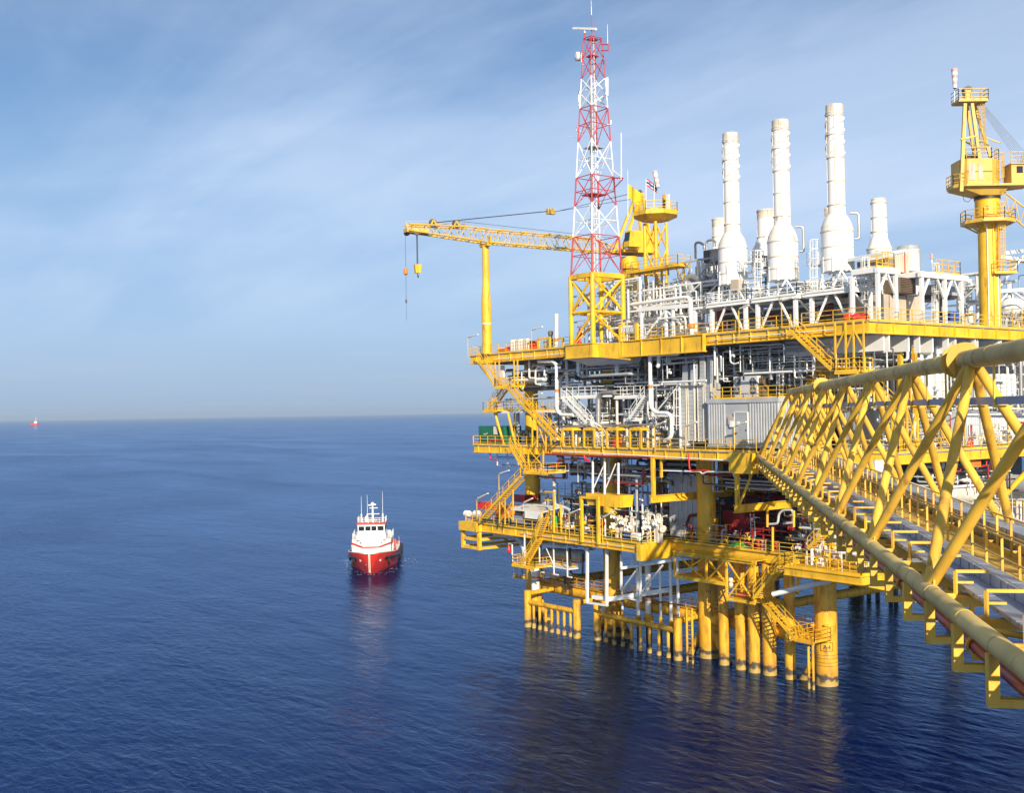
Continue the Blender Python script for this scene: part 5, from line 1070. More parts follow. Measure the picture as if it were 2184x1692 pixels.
# traced pipes (zoom 1)
tpipe('white riser pipe with an orange ring dropping left of the white stairs', '1', [(780, 548), (930, 548), (963, 580), (967, 1035), (1005, 1082), (1135, 1085)], YF, 36, band=[(965, 840, 'orange'), (963, 590, 'white')], n=12)
tpipe('thick white pipe with an orange ring dropping beside the vertical grey ducts', '1', [(1898, 478), (1905, 1000), (1955, 1062), (2080, 1066), (2116, 1105), (2116, 1310), (2045, 1345)], YF - .2, 40, band=[(1902, 800, 'orange')], n=12)
tpipe('short white pipe stub beside the thick white pipe', '1', [(1985, 470), (1988, 580), (1975, 600)], YF, 40)
o = MB(); p0, p1 = w('1', 1845, 470, 'Y', YF - .4), w('2', 355, 458, 'Y', YF - .4); o.lathe(p0, [(.02, 0), (.25, .15), (.33, .5), (.33, (p1 - p0).length - .5), (.25, (p1 - p0).length - .15), (.02, (p1 - p0).length)], 14, axis=(p1 - p0)); o.build('header_vessel', 'white', None, 'white capsule shaped header right under the upper deck girder', 'vessel')
tpipe('grey insulated pipe bending down between the two white railed platforms', '1', [(1545, 858), (1420, 862), (1382, 905), (1382, 1165)], -5.2, 52, 'cladding', n=14)
tpipe('shiny steel pipe reflecting the sky under the upper deck', '1', [(880, 655), (1540, 600), (1800, 580)], -4.6, 24, 'steel')
tpipe('long shiny steel pipe above the yellow arched frames', '1', [(800, 1205), (1950, 1180)], -5.0, 26, 'steel')
tpipe('dark thick pipe left of the white riser pipe', '1', [(600, 830), (958, 812)], -3.0, 44, 'dark_grey')
tpipe('dark pipe under the upper deck left of the riser', '1', [(480, 700), (958, 655)], -3.6, 22, 'dark_grey')
tpipe('thin grey pipe under the upper deck at its left end', '1', [(420, 655), (900, 620)], -4.4, 16, 'pale_grey')
tpipe('dark grey pipe crossing below the thick dark pipe', '1', [(450, 930), (950, 910)], -3, 22, 'grey')
tpipe('tall bent steel pipe beside the white riser pipe', '1', [(1150, 655), (1050, 670), (1005, 720), (1008, 960), (1040, 1040), (1110, 1045)], -4.2, 26, 'cladding')
tpipe('white pipe hooking round under the upper deck left of the riser', '1', [(840, 690), (845, 600), (775, 600), (752, 640), (752, 775), (800, 780)], -4.6, 18, 'white')
tpipe('white hanger pipe at the far left below the upper deck', '1', [(690, 540), (690, 715), (750, 715)], -4.8, 20, 'white')
for k, (x, ya, yb) in enumerate(((415, 590, 710), (1175, 545, 660), (1560, 530, 665), (2080, 500, 570))): ybox('1', x - 14, ya, x + 14, yb, -4.9, .25).build('pipe_hanger', 'white', None, ('white hanger post at the left end of the upper deck', 'white hanger post below the mast tower', 'broad white hanger post below the deep yellow girder', 'white hanger post by the white capsule header')[k], 'hanger')
# red fire lines
tpipe('thin red fire water pipe hooking under the upper deck by the mast tower', '1', [(1455, 480), (1460, 580), (1530, 585)], -5.6, 12, 'red')
tpipe('long red fire water pipe along the main deck edge', '1', [(850, 1478), (1250, 1495), (1900, 1510)], -6.25, 20, 'dark_red')
tpipe('red pipe with a bright funnel hanging below the main deck', '1', [(1240, 1490), (1250, 1530), (1290, 1545)], -6.3, 26, 'red')
tpipe('red pipe loop hanging below the green container', '1', [(410, 1345), (305, 1330), (295, 1510), (300, 1528), (370, 1530)], -5.6, 13, 'red')
tpipe('red pipe running under the main deck edge', '1', [(1250, 1525), (985, 1530), (985, 1590), (900, 1595)], -5.2, 14, 'red')
tpipe('red fire water pipe dropping from the main deck beside the grey wall', '2', [(440, 1470), (450, 1630), (480, 1645), (640, 1640)], -6.2, 16, 'red')
# mid level white platforms with rails, and white stairs
def plat(label, z, xa, xb, yb, Y, dy, m='white', rail=True, name='access_platform', h=1.1, legs=True, zf=None, cat='platform'):
    a, b = w(z, xa, yb, 'Y', Y), w(z, xb, yb, 'Y', Y); zz_ = (a.z + b.z) / 2; o = thing(name, label, cat, (a.x, Y, zz_))
    MB().bb(a.x, b.x, Y, Y + dy, zz_ - .1, zz_).build('floor_plate', m, o); MB().bar((a.x, Y - .03, zz_ - .12), (b.x, Y - .03, zz_ - .12), .1, .26).build('edge_beam', m, o)
    if rail: rail_mb([(a.x, Y + dy, zz_), (a.x, Y, zz_), (b.x, Y, zz_), (b.x, Y + dy, zz_)], step=1.1, h=h).build('handrail', m, o)
    if legs and zf is not None:
        for x in (a.x + .2, b.x - .2): MB().bar((x, Y + .2, zf), (x, Y + .2, zz_ - .1), .18).build('column', m, o)
    return o, a.x, b.x, zz_
plat('white railed access platform at the top of the white stairs, left of the grey bend', '1', 1005, 1375, 900, -4.6, 2.6, zf=ZMD)
plat('white railed access platform right of the grey pipe bend', '1', 1540, 1870, 898, -4.6, 2.6, zf=ZMD)
stair('white_stair', 'white stairs descending to the right from the left access platform', w('1', 1035, 905, 'Y', -5.2), w('1', 1290, 1165, 'Y', -5.2), .8, 'white', side=(0, 1, 0), tread='pale_grey')
stair('white_stair', 'white stairs descending to the left from the access platform beside the thick white pipe', w('1', 1870, 892, 'Y', -5.2), w('1', 1720, 1125, 'Y', -5.2), .8, 'white', side=(0, 1, 0), tread='pale_grey')
stair('white_stair', 'white stairs reaching down to the main deck between the yellow arched frames', w('1', 1335, 1165, 'Y', -5.3), w('1', 1455, 1420, 'Y', -5.3), .8, 'white', side=(0, 1, 0), tread='pale_grey')
plat('white landing between the two flights of white stairs', '1', 1130, 1350, 1165, -4.9, 2.2, zf=ZMD)
plat('small white landing at the foot of the left going white stairs', '1', 1640, 1800, 1125, -4.9, 2.2, zf=ZMD)
# yellow arched frames on the main deck edge
for k, (xa, xb) in enumerate(((1030, 1128), (1240, 1342), (1470, 1572), (1700, 1810))):
    o = thing('arched_frame', ('yellow domed gate frame next to the foot of the long left stairs', 'yellow domed gate frame second from the long left stairs', 'yellow domed gate frame in front of the red upright cabinet', 'yellow domed gate frame nearest the thick white pipe')[k], 'frame', w('1', xa, 1430, 'Y', -6.05), 'yellow domed gate frames')
    a, b = w('1', xa, 1425, 'Y', -6.05), w('1', xb, 1428, 'Y', -6.05); zt_ = w('1', xa, 1235, 'Y', -6.05).z; zb_ = ZMD
    for x in (a.x, b.x): MB().bar((x, -6.05, zb_), (x, -6.05, zt_), .22, .16).build('post', 'yellow', o)
    n = 8; g = [[], []]
    mb = MB(); c = (a.x + b.x) / 2; rx = (b.x - a.x) / 2 + .1
    for i in range(n):
        t0, t1 = math.pi * i / n, math.pi * (i + 1) / n; pa, pb = (c - rx * math.cos(t0), zt_ + .3 * math.sin(t0)), (c - rx * math.cos(t1), zt_ + .3 * math.sin(t1))
        mb.hull([(pa[0], -6.15, zt_ - .05), (pb[0], -6.15, zt_ - .05), (pb[0], -4.9, zt_ - .05), (pa[0], -4.9, zt_ - .05)], [(pa[0], -6.15, pa[1]), (pb[0], -6.15, pb[1]), (pb[0], -4.9, pb[1]), (pa[0], -4.9, pa[1])])
    mb.build('domed_top', 'yellow', o)
    for q in (.35, .8): MB().bar((a.x, -6.05, zb_ + q), (b.x, -6.05, zb_ + q), .07).build('gate_bar', 'yellow', o)
p = ybox('1', 1510, 1320, 1562, 1430, -4.8, .7).build('fire_cabinet', 'red', None, 'red upright fire cabinet on the main deck behind the arched frames', 'cabinet')
# clutter modules between upper and main deck
W_ = ('white', 'white', 'pale_grey', 'cladding', 'grey', 'steel')
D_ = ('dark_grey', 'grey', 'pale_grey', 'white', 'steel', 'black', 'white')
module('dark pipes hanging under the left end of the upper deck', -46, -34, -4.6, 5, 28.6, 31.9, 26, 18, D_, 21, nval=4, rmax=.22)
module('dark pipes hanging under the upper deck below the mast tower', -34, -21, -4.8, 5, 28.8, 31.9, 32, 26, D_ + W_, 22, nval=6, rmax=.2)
module('white and steel pipes crowded behind the left access platform', -36, -26, -3.0, 5, ZMD + .1, 28.8, 34, 40, W_, 23, frame='pale_grey', nval=26, vessels=4, box=3)
module('white and steel pipes crowded behind the right access platform', -26, -16.5, -3.0, 5, ZMD + .1, 29, 38, 44, W_, 24, frame='pale_grey', nval=28, vessels=4, box=3)
module('pipes and valves along the main deck behind the arched frames', -36, -17, -4.2, -1.5, ZMD + .05, ZMD + 2.6, 16, 30, ('white', 'tan', 'cladding', 'pale_grey', 'yellow'), 25, nval=30, box=5)
module('white pipes hanging under the upper deck above the ducts', -19, -8, -5.4, 4, 28.5, 31.9, 28, 32, W_, 26, nval=8)
module('white pipe hangers and lines under the upper deck above the grey building', -9, 5, -5.4, 4, 28.6, 31.9, 34, 44, W_ + ('dark_grey',), 27, nval=6, rmax=.13)
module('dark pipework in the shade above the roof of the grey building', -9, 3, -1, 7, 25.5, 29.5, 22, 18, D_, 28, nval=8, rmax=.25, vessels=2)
module('steel pipes and valves left of the vertical grey ducts', -18.5, -14.5, -4.6, 1, ZMD + .1, 28.6, 20, 26, W_, 29, frame='white', nval=16, box=2)
module('dark grey machinery at the left end of the main deck', -47, -36, -1, 8, ZMD, 26.5, 16, 16, D_, 30, nval=8, vessels=3, vm=('grey', 'dark_grey'))
# vertical louvred ducts with a kink
for k, (xa, xb, yt, yk0, yk1, yb, sh) in enumerate(((370, 442, 590, 700, 770, 1392, -10), (446, 521, 578, 690, 770, 1345, -10), (543, 612, 490, 705, 770, 1350, -8), (617, 690, 486, 700, 770, 1345, -8))):
    o = thing('louvred_duct', ('tall grey louvred duct panel nearest the caged white ladder', 'second tall grey louvred duct panel counted from the caged ladder', 'tall grey louvred duct panel half shaded beside the grey building', 'tall grey louvred duct panel touching the grey building')[k], 'duct', w('2', xa, yb, 'Y', -4.4))
    f = lambda x, y, d=0: w('2', x, y, 'Y', -4.4 + d); a0, a1, a2, a3 = f(xa + 8, yt), f(xa + 8, yk0), f(xa, yk1), f(xa, yb); b0, b1, b2, b3 = f(xb - 10, yt), f(xb - 10, yk0), f(xb - 14, yk1), f(xb - 14, yb)
    for (p0, p1, q0, q1) in ((a0, b0, a1, b1), (a1, b1, a2, b2), (a2, b2, a3, b3)):
        zb2, zt2 = q0.z, p0.z; mb = MB(); mb.hull([(q0.x, -4.4, zb2), (q1.x, -4.4, zb2), (q1.x, -3.2, zb2), (q0.x, -3.2, zb2)], [(p0.x, -4.4, zt2), (p1.x, -4.4, zt2), (p1.x, -3.2, zt2), (p0.x, -3.2, zt2)]); mb.build('casing', 'panel_grey', o)
    z = a3.z + .2; mb = None
    while z < a0.z - .2:
        if a1.z + .05 > z > a2.z - .15: z += .42; continue
        xo = a3.x if z < a2.z else a0.x; xe = b3.x if z < a2.z else b0.x
        MB().bb(xo + .04, xe - .04, -4.44, -4.38, z, z + .36).build('louvre_panel', 'panel_grey', o); z += .42
    for x in (a3.x, b3.x): MB().bb(x - .04, x + .04, -4.5, -4.3, a3.z, a2.z).build('trim', 'cream', o)
# white caged ladder left of ducts
o = thing('caged_ladder', 'white caged ladder standing left of the vertical grey ducts', 'ladder', w('2', 340, 1235, 'Y', -5)); ladder_mb(w('2', 338, 1235, 'Y', -5), w('2', 338, 830, 'Y', -5), .55, cage=.55).build('ladder', 'white', o)
# grey corrugated building with door and cooling unit
BG = thing('grey_building', 'pale grey corrugated metal building with a grey door on the main deck', 'building', w('2', 950, 1400, 'Y', -5.0)); a, b = w('2', 625, 920, 'Y', -5.0), w('2', 1340, 1330, 'Y', -5.0); zb_, zt_ = ZMD + .55, w('2', 950, 918, 'Y', -5).z
MB().bb(a.x, b.x, -4.9, 1.5, zb_, zt_).build('wall', 'panel_grey', BG)
dl, dr_ = w('2', 905, 1100, 'Y', -5.0).x, w('2', 1032, 1100, 'Y', -5.0).x; zdoor = w('2', 960, 1062, 'Y', -5).z; x = a.x + .1; src = None
while x < b.x - .15:
    if not (dl - 1.2 < x < dr_ + .05 and True) or x > dr_ + .02 or x < dl - 1.35:
        if src is None: src = MB().hull([(x, -5.0, zb_ + .05), (x + .16, -5.0, zb_ + .05), (x + .21, -4.88, zb_ + .05), (x - .05, -4.88, zb_ + .05)], [(x, -5.0, zt_ - .45), (x + .16, -5.0, zt_ - .45), (x + .21, -4.88, zt_ - .45), (x - .05, -4.88, zt_ - .45)]).build('corrugation', 'panel_grey', BG); xs0 = x
        else: inst(src, 'corrugation', BG, (x - xs0, 0, 0))
    x += .33
y = -4.7; src = None
while y < 1.4:
    if src is None: src = MB().bb(b.x, b.x + .1, y, y + .17, zb_ + .05, zt_ - .4).build('corrugation', 'panel_grey', BG); ys0 = y
    else: inst(src, 'corrugation', BG, (0, y - ys0, 0))
    y += .33
MB().bb(a.x - .05, b.x + .12, -5.06, 1.6, zt_ - .42, zt_).build('roof_edge', 'panel_grey', BG); MB().bb(a.x, b.x, -5.05, 1.5, ZMD + .3, zb_).build('skid_beam', 'grey', BG)
dz0 = zb_ + .02; do = MB().bb(dl, dr_, -5.06, -4.9, dz0, zdoor).build('door', 'grey', BG); pz = (dz0 + zdoor) / 2 + .3; MB().bb(dl + .3, dl + .65, -5.09, -5.05, pz, pz + .4).build('notice', 'white', do); MB().bb(dr_ - .2, dr_ - .1, -5.12, -5.05, pz - .5, pz - .35).build('handle', 'dark_grey', do)
for q in (((dl - .06, dl), (dz0, zdoor + .06)), ((dr_, dr_ + .06), (dz0, zdoor + .06)), ((dl, dr_), (zdoor, zdoor + .06))): MB().bb(q[0][0], q[0][1], -5.1, -4.9, q[1][0], q[1][1]).build('door_frame', 'white', BG)
ybox('2', 832, 1100, 900, 1180, -5.08, .2).build('wall_cabinet', 'tan', BG); ybox('2', 850, 1145, 885, 1205, -5.15, .1).build('wall_notice', 'white', BG)
rail_mb([(w('2', 690, 905, 'Y', -5).x, -4.95, zt_), (b.x, -4.95, zt_), (b.x, 1.2, zt_)], step=1.2).build('roof_handrail', 'yellow', BG)
AC = thing('cooling_unit', 'pale cooling unit with round fans on the roof of the grey building', 'cooling unit', w('2', 1010, 890, 'Y', -4.2)); aa, ab = w('2', 890, 700, 'Y', -4.2), w('2', 1128, 880, 'Y', -4.2); MB().bb(aa.x, ab.x, -4.2, -2.4, zt_ + .05, aa.z).build('casing', 'pale_grey', AC)
for x in (927, 1085):
    for y in (752, 835):
        c = w('2', x, y, 'Y', -4.22); f_o = MB().lathe(c, [(.02, .0), (.33, .0), (.33, .04), (.40, .04), (.40, .0)], 18, axis=(0, -1, 0)).build('fan_grille', 'dark_grey', AC); fb = MB()
        for i in range(4): e = V((math.cos(i * .785), 0, math.sin(i * .785))); fb.bar(c - e * .33 - V((0, .05, 0)), c + e * .33 - V((0, .05, 0)), .03)
        fb.build('fan_guard', 'grey', f_o)
for x in (1150, 1170): ybox('2', x, 710, x + 14, 890, -4.0, 1).build('side_coil', 'brown', AC)
hv = w('2', 1090, 690, 'Y', 0.0); p0 = w('2', 870, 690, 'Y', -.5); p1 = w('2', 1310, 665, 'Y', -.5); rv = mrad('2', 66, p0); MB().lathe(p0, [(.02, 0), (rv * .7, .15), (rv, .5), (rv, (p1 - p0).length - .5), (rv * .7, (p1 - p0).length - .15), (.02, (p1 - p0).length)], 18, axis=(p1 - p0)).build('horizontal_vessel', 'grey', None, 'dark grey horizontal vessel behind the cooling unit', 'vessel')
for x, yt in ((960, 380), (1255, 460), (1060, 430)): tpipe(('white pendant pole with a round lamp cover above the cooling unit', 'white pendant pole right of the cooling unit', 'short white pendant pole under the upper deck')[(960, 1255, 1060).index(x)], '2', [(x, yt), (x, 650 if x != 1060 else 570)], -4.6, 14)
tpipe('long white post at the left end of the building roof', '2', [(700, 335), (705, 690)], -5.3, 20); tpipe('steel pipe under the upper deck above the building', '2', [(960, 392), (1240, 380), (1395, 375), (1398, 560)], -5.6, 14, 'steel'); tpipe('white pipe looping under the upper deck edge', '2', [(855, 400), (860, 555), (900, 575), (940, 560)], -5.3, 16)
tpipe('steel pipe reflecting sky right of the duct tops', '2', [(190, 575), (520, 545)], -5.4, 22, 'steel'); tpipe('blue steel pipe along the upper deck edge towards the yellow stairs', '2', [(1410, 430), (1650, 425)], -4.8, 24, 'steel')
for k, x in enumerate((1370, 1455, 1500, 1570)): o = thing('caged_ladder', 'white caged ladder rising from the right end of the grey building', 'ladder', w('2', x, 1000, 'Y', -3.4)) if k == 0 else None; (ladder_mb(w('2', x, 1000, 'Y', -3.4), w('2', x, 590, 'Y', -3.4), .5, cage=.5).build('ladder', 'white', o) if k == 0 else tpipe('grey vertical conduit bundle right of the grey building', '2', [(x, 640), (x, 980)], -2.4, 26, ('grey', 'dark_grey', 'pale_grey')[k - 1], group='conduits by the grey building'))
tpipe('short yellow vertical vessel under the upper deck by the yellow stairs', '2', [(1735, 525), (1735, 740)], -1, 110, 'yellow', name='vessel', cat='vessel', n=18)
plat('small yellow railed platform under the long yellow stairs', '2', 1615, 1740, 765, -3.2, 2, 'yellow')
# yellow box girder right of the building landing + long yellow stair at right
stair('yellow_stair', 'long yellow stairs going down from the upper deck towards the bridge', w('2', 1485, 235, 'Y', -6.5), w('2', 1905, 630, 'Y', -6.5), .95, 'yellow', side=(0, 1, 0))
o, xa_, xb_, zl_ = plat('yellow landing with tall yellow posts at the foot of the long yellow stairs', '2', 1905, 2140, 645, -7.0, 2.0, 'yellow', legs=False)
for x in (1915, 2020, 2100, 2200):
    p = w('2', x, 640, 'Y', -6.9); MB().bar(p, (p.x, -6.9, 33.1), .13).build('hanger_post', 'yellow', o)
for a_, b_ in (((1915, 430), (2005, 235)), ((2020, 420), (2090, 240)), ((2100, 240), (2200, 420))): MB().bar(w('2', *a_, 'Y', -6.9), w('2', *b_, 'Y', -6.9), .1).build('hanger_brace', 'yellow', o)
stair('yellow_stair', 'second yellow stairs continuing down behind the bridge from the landing', w('2', 2120, 650, 'Y', -6.2), w('P', 1905, 872, 'Y', -6.2), .95, 'yellow', side=(0, 1, 0))
# ------------------------------------------------------------------ stair tower at the left end
stair('yellow_stair', 'yellow stairs hung from the left corner of the upper deck', w('1', 215, 535, 'Y', -6.9), w('1', 372, 795, 'Y', -6.9), .9, 'yellow', side=(0, 1, 0))
stair('yellow_stair', 'long yellow stairs descending right across the left facade to the main deck', w('1', 485, 800, 'Y', -7.0), w('1', 985, 1345, 'Y', -7.0), .9, 'yellow', side=(0, 1, 0))
stair('yellow_stair', 'yellow stairs turning back left below the upper corner stairs', w('1', 450, 820, 'Y', -5.9), w('1', 300, 1032, 'Y', -5.9), .9, 'yellow', side=(0, 1, 0))
o, xa_, xb_, zl_ = plat('yellow stair landing at the left facade below the upper deck', '1', 345, 495, 800, -7.4, 2.2, 'yellow', legs=False)
for x in (350, 392, 540, 575): p = w('1', x, 800, 'Y', -6.1); MB().bar(p - Z3 * (0 if x < 500 else .3), (p.x, -6.1, 32.2), .14).build('hanger_post', 'yellow', o)
for a_, b_ in (((250, 530), (390, 790)), ((140, 520), (350, 800))): MB().bar(w('1', *a_, 'Y', -6.2), w('1', *b_, 'Y', -6.2), .12).build('hanger_brace', 'yellow', o)
plat('yellow railed landing at the far left half way down the facade', '1', 228, 360, 1040, -6.4, 2.2, 'yellow', legs=False); 
o, xa_, xb_, zl_ = plat('long white walkway ledge at the left facade', '1', 350, 955, 1042, -5.4, 2.4, 'white', rail=False, legs=False)
for x in (365, 540, 720, 900): MB().bar(w('1', x, 1050, 'Y', -4.4), (w('1', x, 1050, 'Y', -4.4).x, -4.4, ZMD), .14).build('column', 'yellow', o)
rail_mb([(xa_, -5.4, zl_), (xb_, -5.4, zl_)], step=1.2).build('handrail', 'yellow', o)
for k, (x0p, x1p) in enumerate(((345, 440), (475, 555))): tpipe(('slanting yellow strut behind the green container', 'second slanting yellow strut right of the green container')[k], '1', [(x0p, 1060), (x1p, 1400)], -5.6, 26, 'yellow', name='strut', cat='strut')
tpipe('grey vertical pipe at the left facade beside the yellow deck leg', '1', [(575, 1060), (577, 1300)], -4.0, 36, 'grey')
st = thing('stair_tower_frame', 'yellow trestle frame under the long left stairs', 'frame', w('1', 780, 1420, 'Y', -6.9))
for x, ya, yb in ((720, 1100, 1410), (770, 1130, 1410), (855, 1200, 1440), (600, 1430, 1660), (680, 1430, 1660), (830, 1440, 1650)): MB().bar(w('1', x, yb, 'Y', -7.2), w('1', x, ya, 'Y', -7.2), .14).build('post', 'yellow', st)
for a_, b_ in (((725, 1400), (850, 1210)), ((770, 1150), (850, 1400)), ((690, 1440), (830, 1600)), ((600, 1500), (680, 1640)), ((500, 1400), (600, 1560)), ((830, 1450), (640, 1650))): MB().bar(w('1', *a_, 'Y', -7.2), w('1', *b_, 'Y', -7.2), .1).build('brace', 'yellow', st)
stair('yellow_stair', 'steep yellow stairs dropping from the main deck below the green container', w('1', 520, 1395, 'Y', -7.0), w('1', 680, 1655, 'Y', -7.0), .9, 'yellow', side=(0, 1, 0))
plat('yellow stair landing hung below the left end of the main deck', '1', 630, 875, 1660, -7.5, 2.6, 'yellow', legs=False)
stair('yellow_stair', 'yellow stairs running down left to the cellar deck balcony', w('3', 790, 310, 'Y', -7.2), w('3', 385, 740, 'Y', -7.2), .95, 'yellow', side=(0, 1, 0))
ts = thing('stair_trestle', 'yellow braced trestle holding up the stairs above the cellar deck balcony', 'frame', w('3', 600, 780, 'Y', -6.9))
for x, ya, yb in ((545, 540, 790), (600, 500, 800), (680, 420, 760)): MB().bar(w('3', x, yb, 'Y', -6.9), w('3', x, ya, 'Y', -6.9), .13).build('post', 'yellow', ts)
for a_, b_ in (((545, 780), (680, 560)), ((545, 560), (680, 760))): MB().bar(w('3', *a_, 'Y', -6.9), w('3', *b_, 'Y', -6.9), .1).build('brace', 'yellow', ts)
# green container on the left end of the main deck
GC = thing('green_container', 'dark green container standing on the left end of the main deck', 'container', w('1', 300, 1375, 'Y', -5.2)); a, b = w('1', 182, 1195, 'Y', -5.2), w('1', 442, 1372, 'Y', -5.2); MB().bb(a.x, b.x, -5.2, -2.6, ZMD + .1, a.z).build('body', 'green', GC)
for i in range(13): x = a.x + .1 + (b.x - a.x - .2) * i / 12; MB().bb(x - .05, x + .05, -5.24, -5.19, ZMD + .2, a.z - .1).build('rib', 'green', GC)
MB().path([w('1', 235, 1275, 'Y', -5.27), w('1', 250, 1282, 'Y', -5.27), w('1', 268, 1268, 'Y', -5.27)], .05, n=5).build('marking', 'white', GC); ybox('1', 330, 1200, 372, 1280, -5.28, .05).build('panel_mark', 'cream', GC)
ybox('1', 470, 1240, 640, 1305, -3.5, 2).build('dark_skid', 'dark_grey', None, 'dark low machinery skid right of the green container', 'machinery')
sh = thing('hanging_pipe_shelf', 'thin white and red pipe shelf hung under the left end of the main deck', 'pipe rack', w('1', 480, 1590, 'Y', -5))
for y, m_ in ((1505, 'dark_grey'), (1525, 'white'), (1585, 'dark_red'), (1590, 'pale_grey')): MB().path([w('1', 365, y, 'Y', -4.5), w('1', 760, y + 10, 'Y', -4.5)], .05, n=6).build('pipe', m_, sh)
for x in (370, 472, 580): MB().bar(w('1', x, 1590, 'Y', -4.7), (w('1', x, 1590, 'Y', -4.7).x, -4.7, 20.95), .12).build('hanger', 'white', sh)
# ------------------------------------------------------------------ lamps
def lampz(label, z, x, yt, yb, dx, dy, Y, m='yellow'):
    b, t = w(z, x, yb, 'Y', Y), w(z, x, yt, 'Y', Y); e = w(z, x + dx, yt + dy, 'Y', Y - .3); lamp(label, b, t.z - b.z, e - V((b.x, b.y, t.z)), m)
for a_ in (('tube lamp on a post at the left corner of the upper deck', '1', 75, 310, 500, 100, -25, -6.1), ('tube lamp on a post beside the red cabinet on the upper deck', '1', 715, 235, 440, 105, -28, -6.1), ('tube lamp on a tall post on the long left stairs', '1', 728, 895, 1120, 90, -20, -7.3),
          ('tube lamp on a post left of the first arched frame', '1', 850, 1205, 1440, 105, -40, -6.2), ('tube lamp on a post at the third arched frame', '1', 1425, 1215, 1450, -95, -55, -6.2), ('tube lamp on a post right of the last arched frame', '1', 1950, 1205, 1450, 100, -45, -6.2), ('tube lamp on a post left of the caged ladder on the main deck', '2', 105, 1205, 1450, 105, -40, -6.1),
          ('tube lamp on a post in front of the grey ducts', '2', 412, 1205, 1450, 110, -40, -6.1), ('tube lamp on a tall post in front of the grey building door', '2', 900, 1205, 1455, 120, -40, -6.1), ('tube lamp on a post below the stairs to the cellar balcony', '3', 545, 300, 720, 95, -35, -7.4), ('tube lamp on a post at the balcony corner by the red box', '3', 320, 550, 750, 110, -55, -6.3),
          ('tube lamp on a short post beside the white canopy', '3', 785, 590, 720, 90, -45, -5.4), ('tube lamp on a post right of the green drum on the cellar deck', '3', 1245, 700, 930, 105, -45, -6.2), ('tube lamp on a post in front of leg A2 on the cellar deck', '3', 1578, 740, 970, 105, -55, -6.2),
          ('tube lamp on a post below the first tall stack', 'C', 805, 1125, 1390, 95, -40, -6.2), ('tube lamp on a post at the head of the long yellow stairs', 'C', 1240, 1040, 1340, 110, -30, -6.2)): lampz(*a_)
# ------------------------------------------------------------------ between cellar and main deck (left)
bal = thing('balcony_frame', 'open yellow box frame hanging under the left end of the cellar deck', 'frame', (-50, -3, 8.6))
fx = [w('3', x, 1000, 'Y', -6.2).x for x in (183, 343)]; zb_ = w('3', 343, 1040, 'Y', -6.2).z
for x in fx:
    for y in (-6.2, .5, 7): MB().bar((x, y, 11.0), (x, y, zb_ - .2), .42).build('post', 'yellow', bal)
for z in (zb_, zb_ + 1.1): MB().bar((fx[0], -6.2, z), (fx[1], -6.2, z), .34).build('beam', 'yellow', bal)
for x in fx:
    for z in (zb_, zb_ + 1.1): MB().bar((x, -6.0, z), (x, 7, z), .34).build('beam', 'yellow', bal)
MB().bb(-52.2, fx[1] + .4, -6.9, -6.02, 11.0, 12.1).build('balcony_edge', 'yellow', bal)
for k, (x, y) in enumerate(((225, 690), (320, 690))):
    p = w('3', x, y, 'Y', -5.6); MB().lathe(p, [(.02, -.7), (.3, -.62), (.42, -.4), (.42, .4), (.3, .62), (.02, .7)], 14, axis=(1, 0, 0)).build('life_raft_canister', 'white', None, ('white life raft canister at the corner of the cellar balcony', 'second white life raft canister next to the lamp post')[k], 'canister')
ybox('3', 330, 570, 435, 652, -5.4, 1.1).build('red_box', 'red', None, 'bright red box on the cellar deck balcony', 'box')
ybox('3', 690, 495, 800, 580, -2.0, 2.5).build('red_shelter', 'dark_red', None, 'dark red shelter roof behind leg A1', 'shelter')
ybox('3', 505, 600, 655, 745, -3.4, 2.0).build('red_tank', 'orange', None, 'orange red tank seen through the yellow trestle', 'tank')
cn = thing('white_canopy', 'white canopy with a hanging front sheet on the cellar deck', 'canopy', w('3', 820, 820, 'Y', -5.5)); a, b, c = w('3', 655, 655, 'Y', -5.4), w('3', 800, 668, 'Y', -5.8), w('3', 968, 650, 'Y', -5.8)
MB().hull([(a.x, -5.8, b.z), (c.x, -5.8, b.z), (c.x, -2.6, b.z + .5), (a.x, -2.6, b.z + .5)], [(a.x, -5.8, b.z + .08), (c.x, -5.8, b.z + .08), (c.x, -2.6, b.z + .58), (a.x, -2.6, b.z + .58)]).build('roof_sheet', 'white', cn)
MB().bb(b.x, c.x, -5.86, -5.8, w('3', 880, 742, 'Y', -5.8).z, b.z + .05).build('front_sheet', 'white', cn)
for x in (a.x + .1, c.x - .1):
    for y in (-5.7, -2.7): MB().bar((x, y, ZCD), (x, y, b.z + (.5 if y > -3 else 0)), .09).build('post', 'white', cn)
ybox('3', 665, 705, 798, 800, -5.2, 1.6).build('grey_green_locker', 'blue_grey', None, 'grey green locker under the white canopy', 'locker'); ybox('3', 700, 660, 760, 700, -5.3, .8).build('dark_equipment', 'dark_grey', None, 'dark lamp housing under the left part of the white canopy', 'equipment')
ybox('3', 838, 782, 940, 818, -5.5, 1.0).build('blue_box', 'blue', None, 'low bright blue box below the white canopy', 'box')
p = w('3', 1128, 740, 'Y', -4.6); MB().lathe((p.x, p.y, ZCD + .6), [(.02, 0), (.35, 0), (.35, .35), (.38, .37), (.35, .4), (.35, .8), (.38, .82), (.35, .85), (.35, 1.1), (.02, 1.1)], 14).build('green_drum', 'bright_green', None, 'bright green drum on the cellar deck near the yellow goal post', 'drum')
MB().bb(p.x - .5, p.x + .5, -5, -4.2, ZCD, ZCD + .58).build('drum_pallet', 'orange', None, 'orange stand under the bright green drum', 'stand')
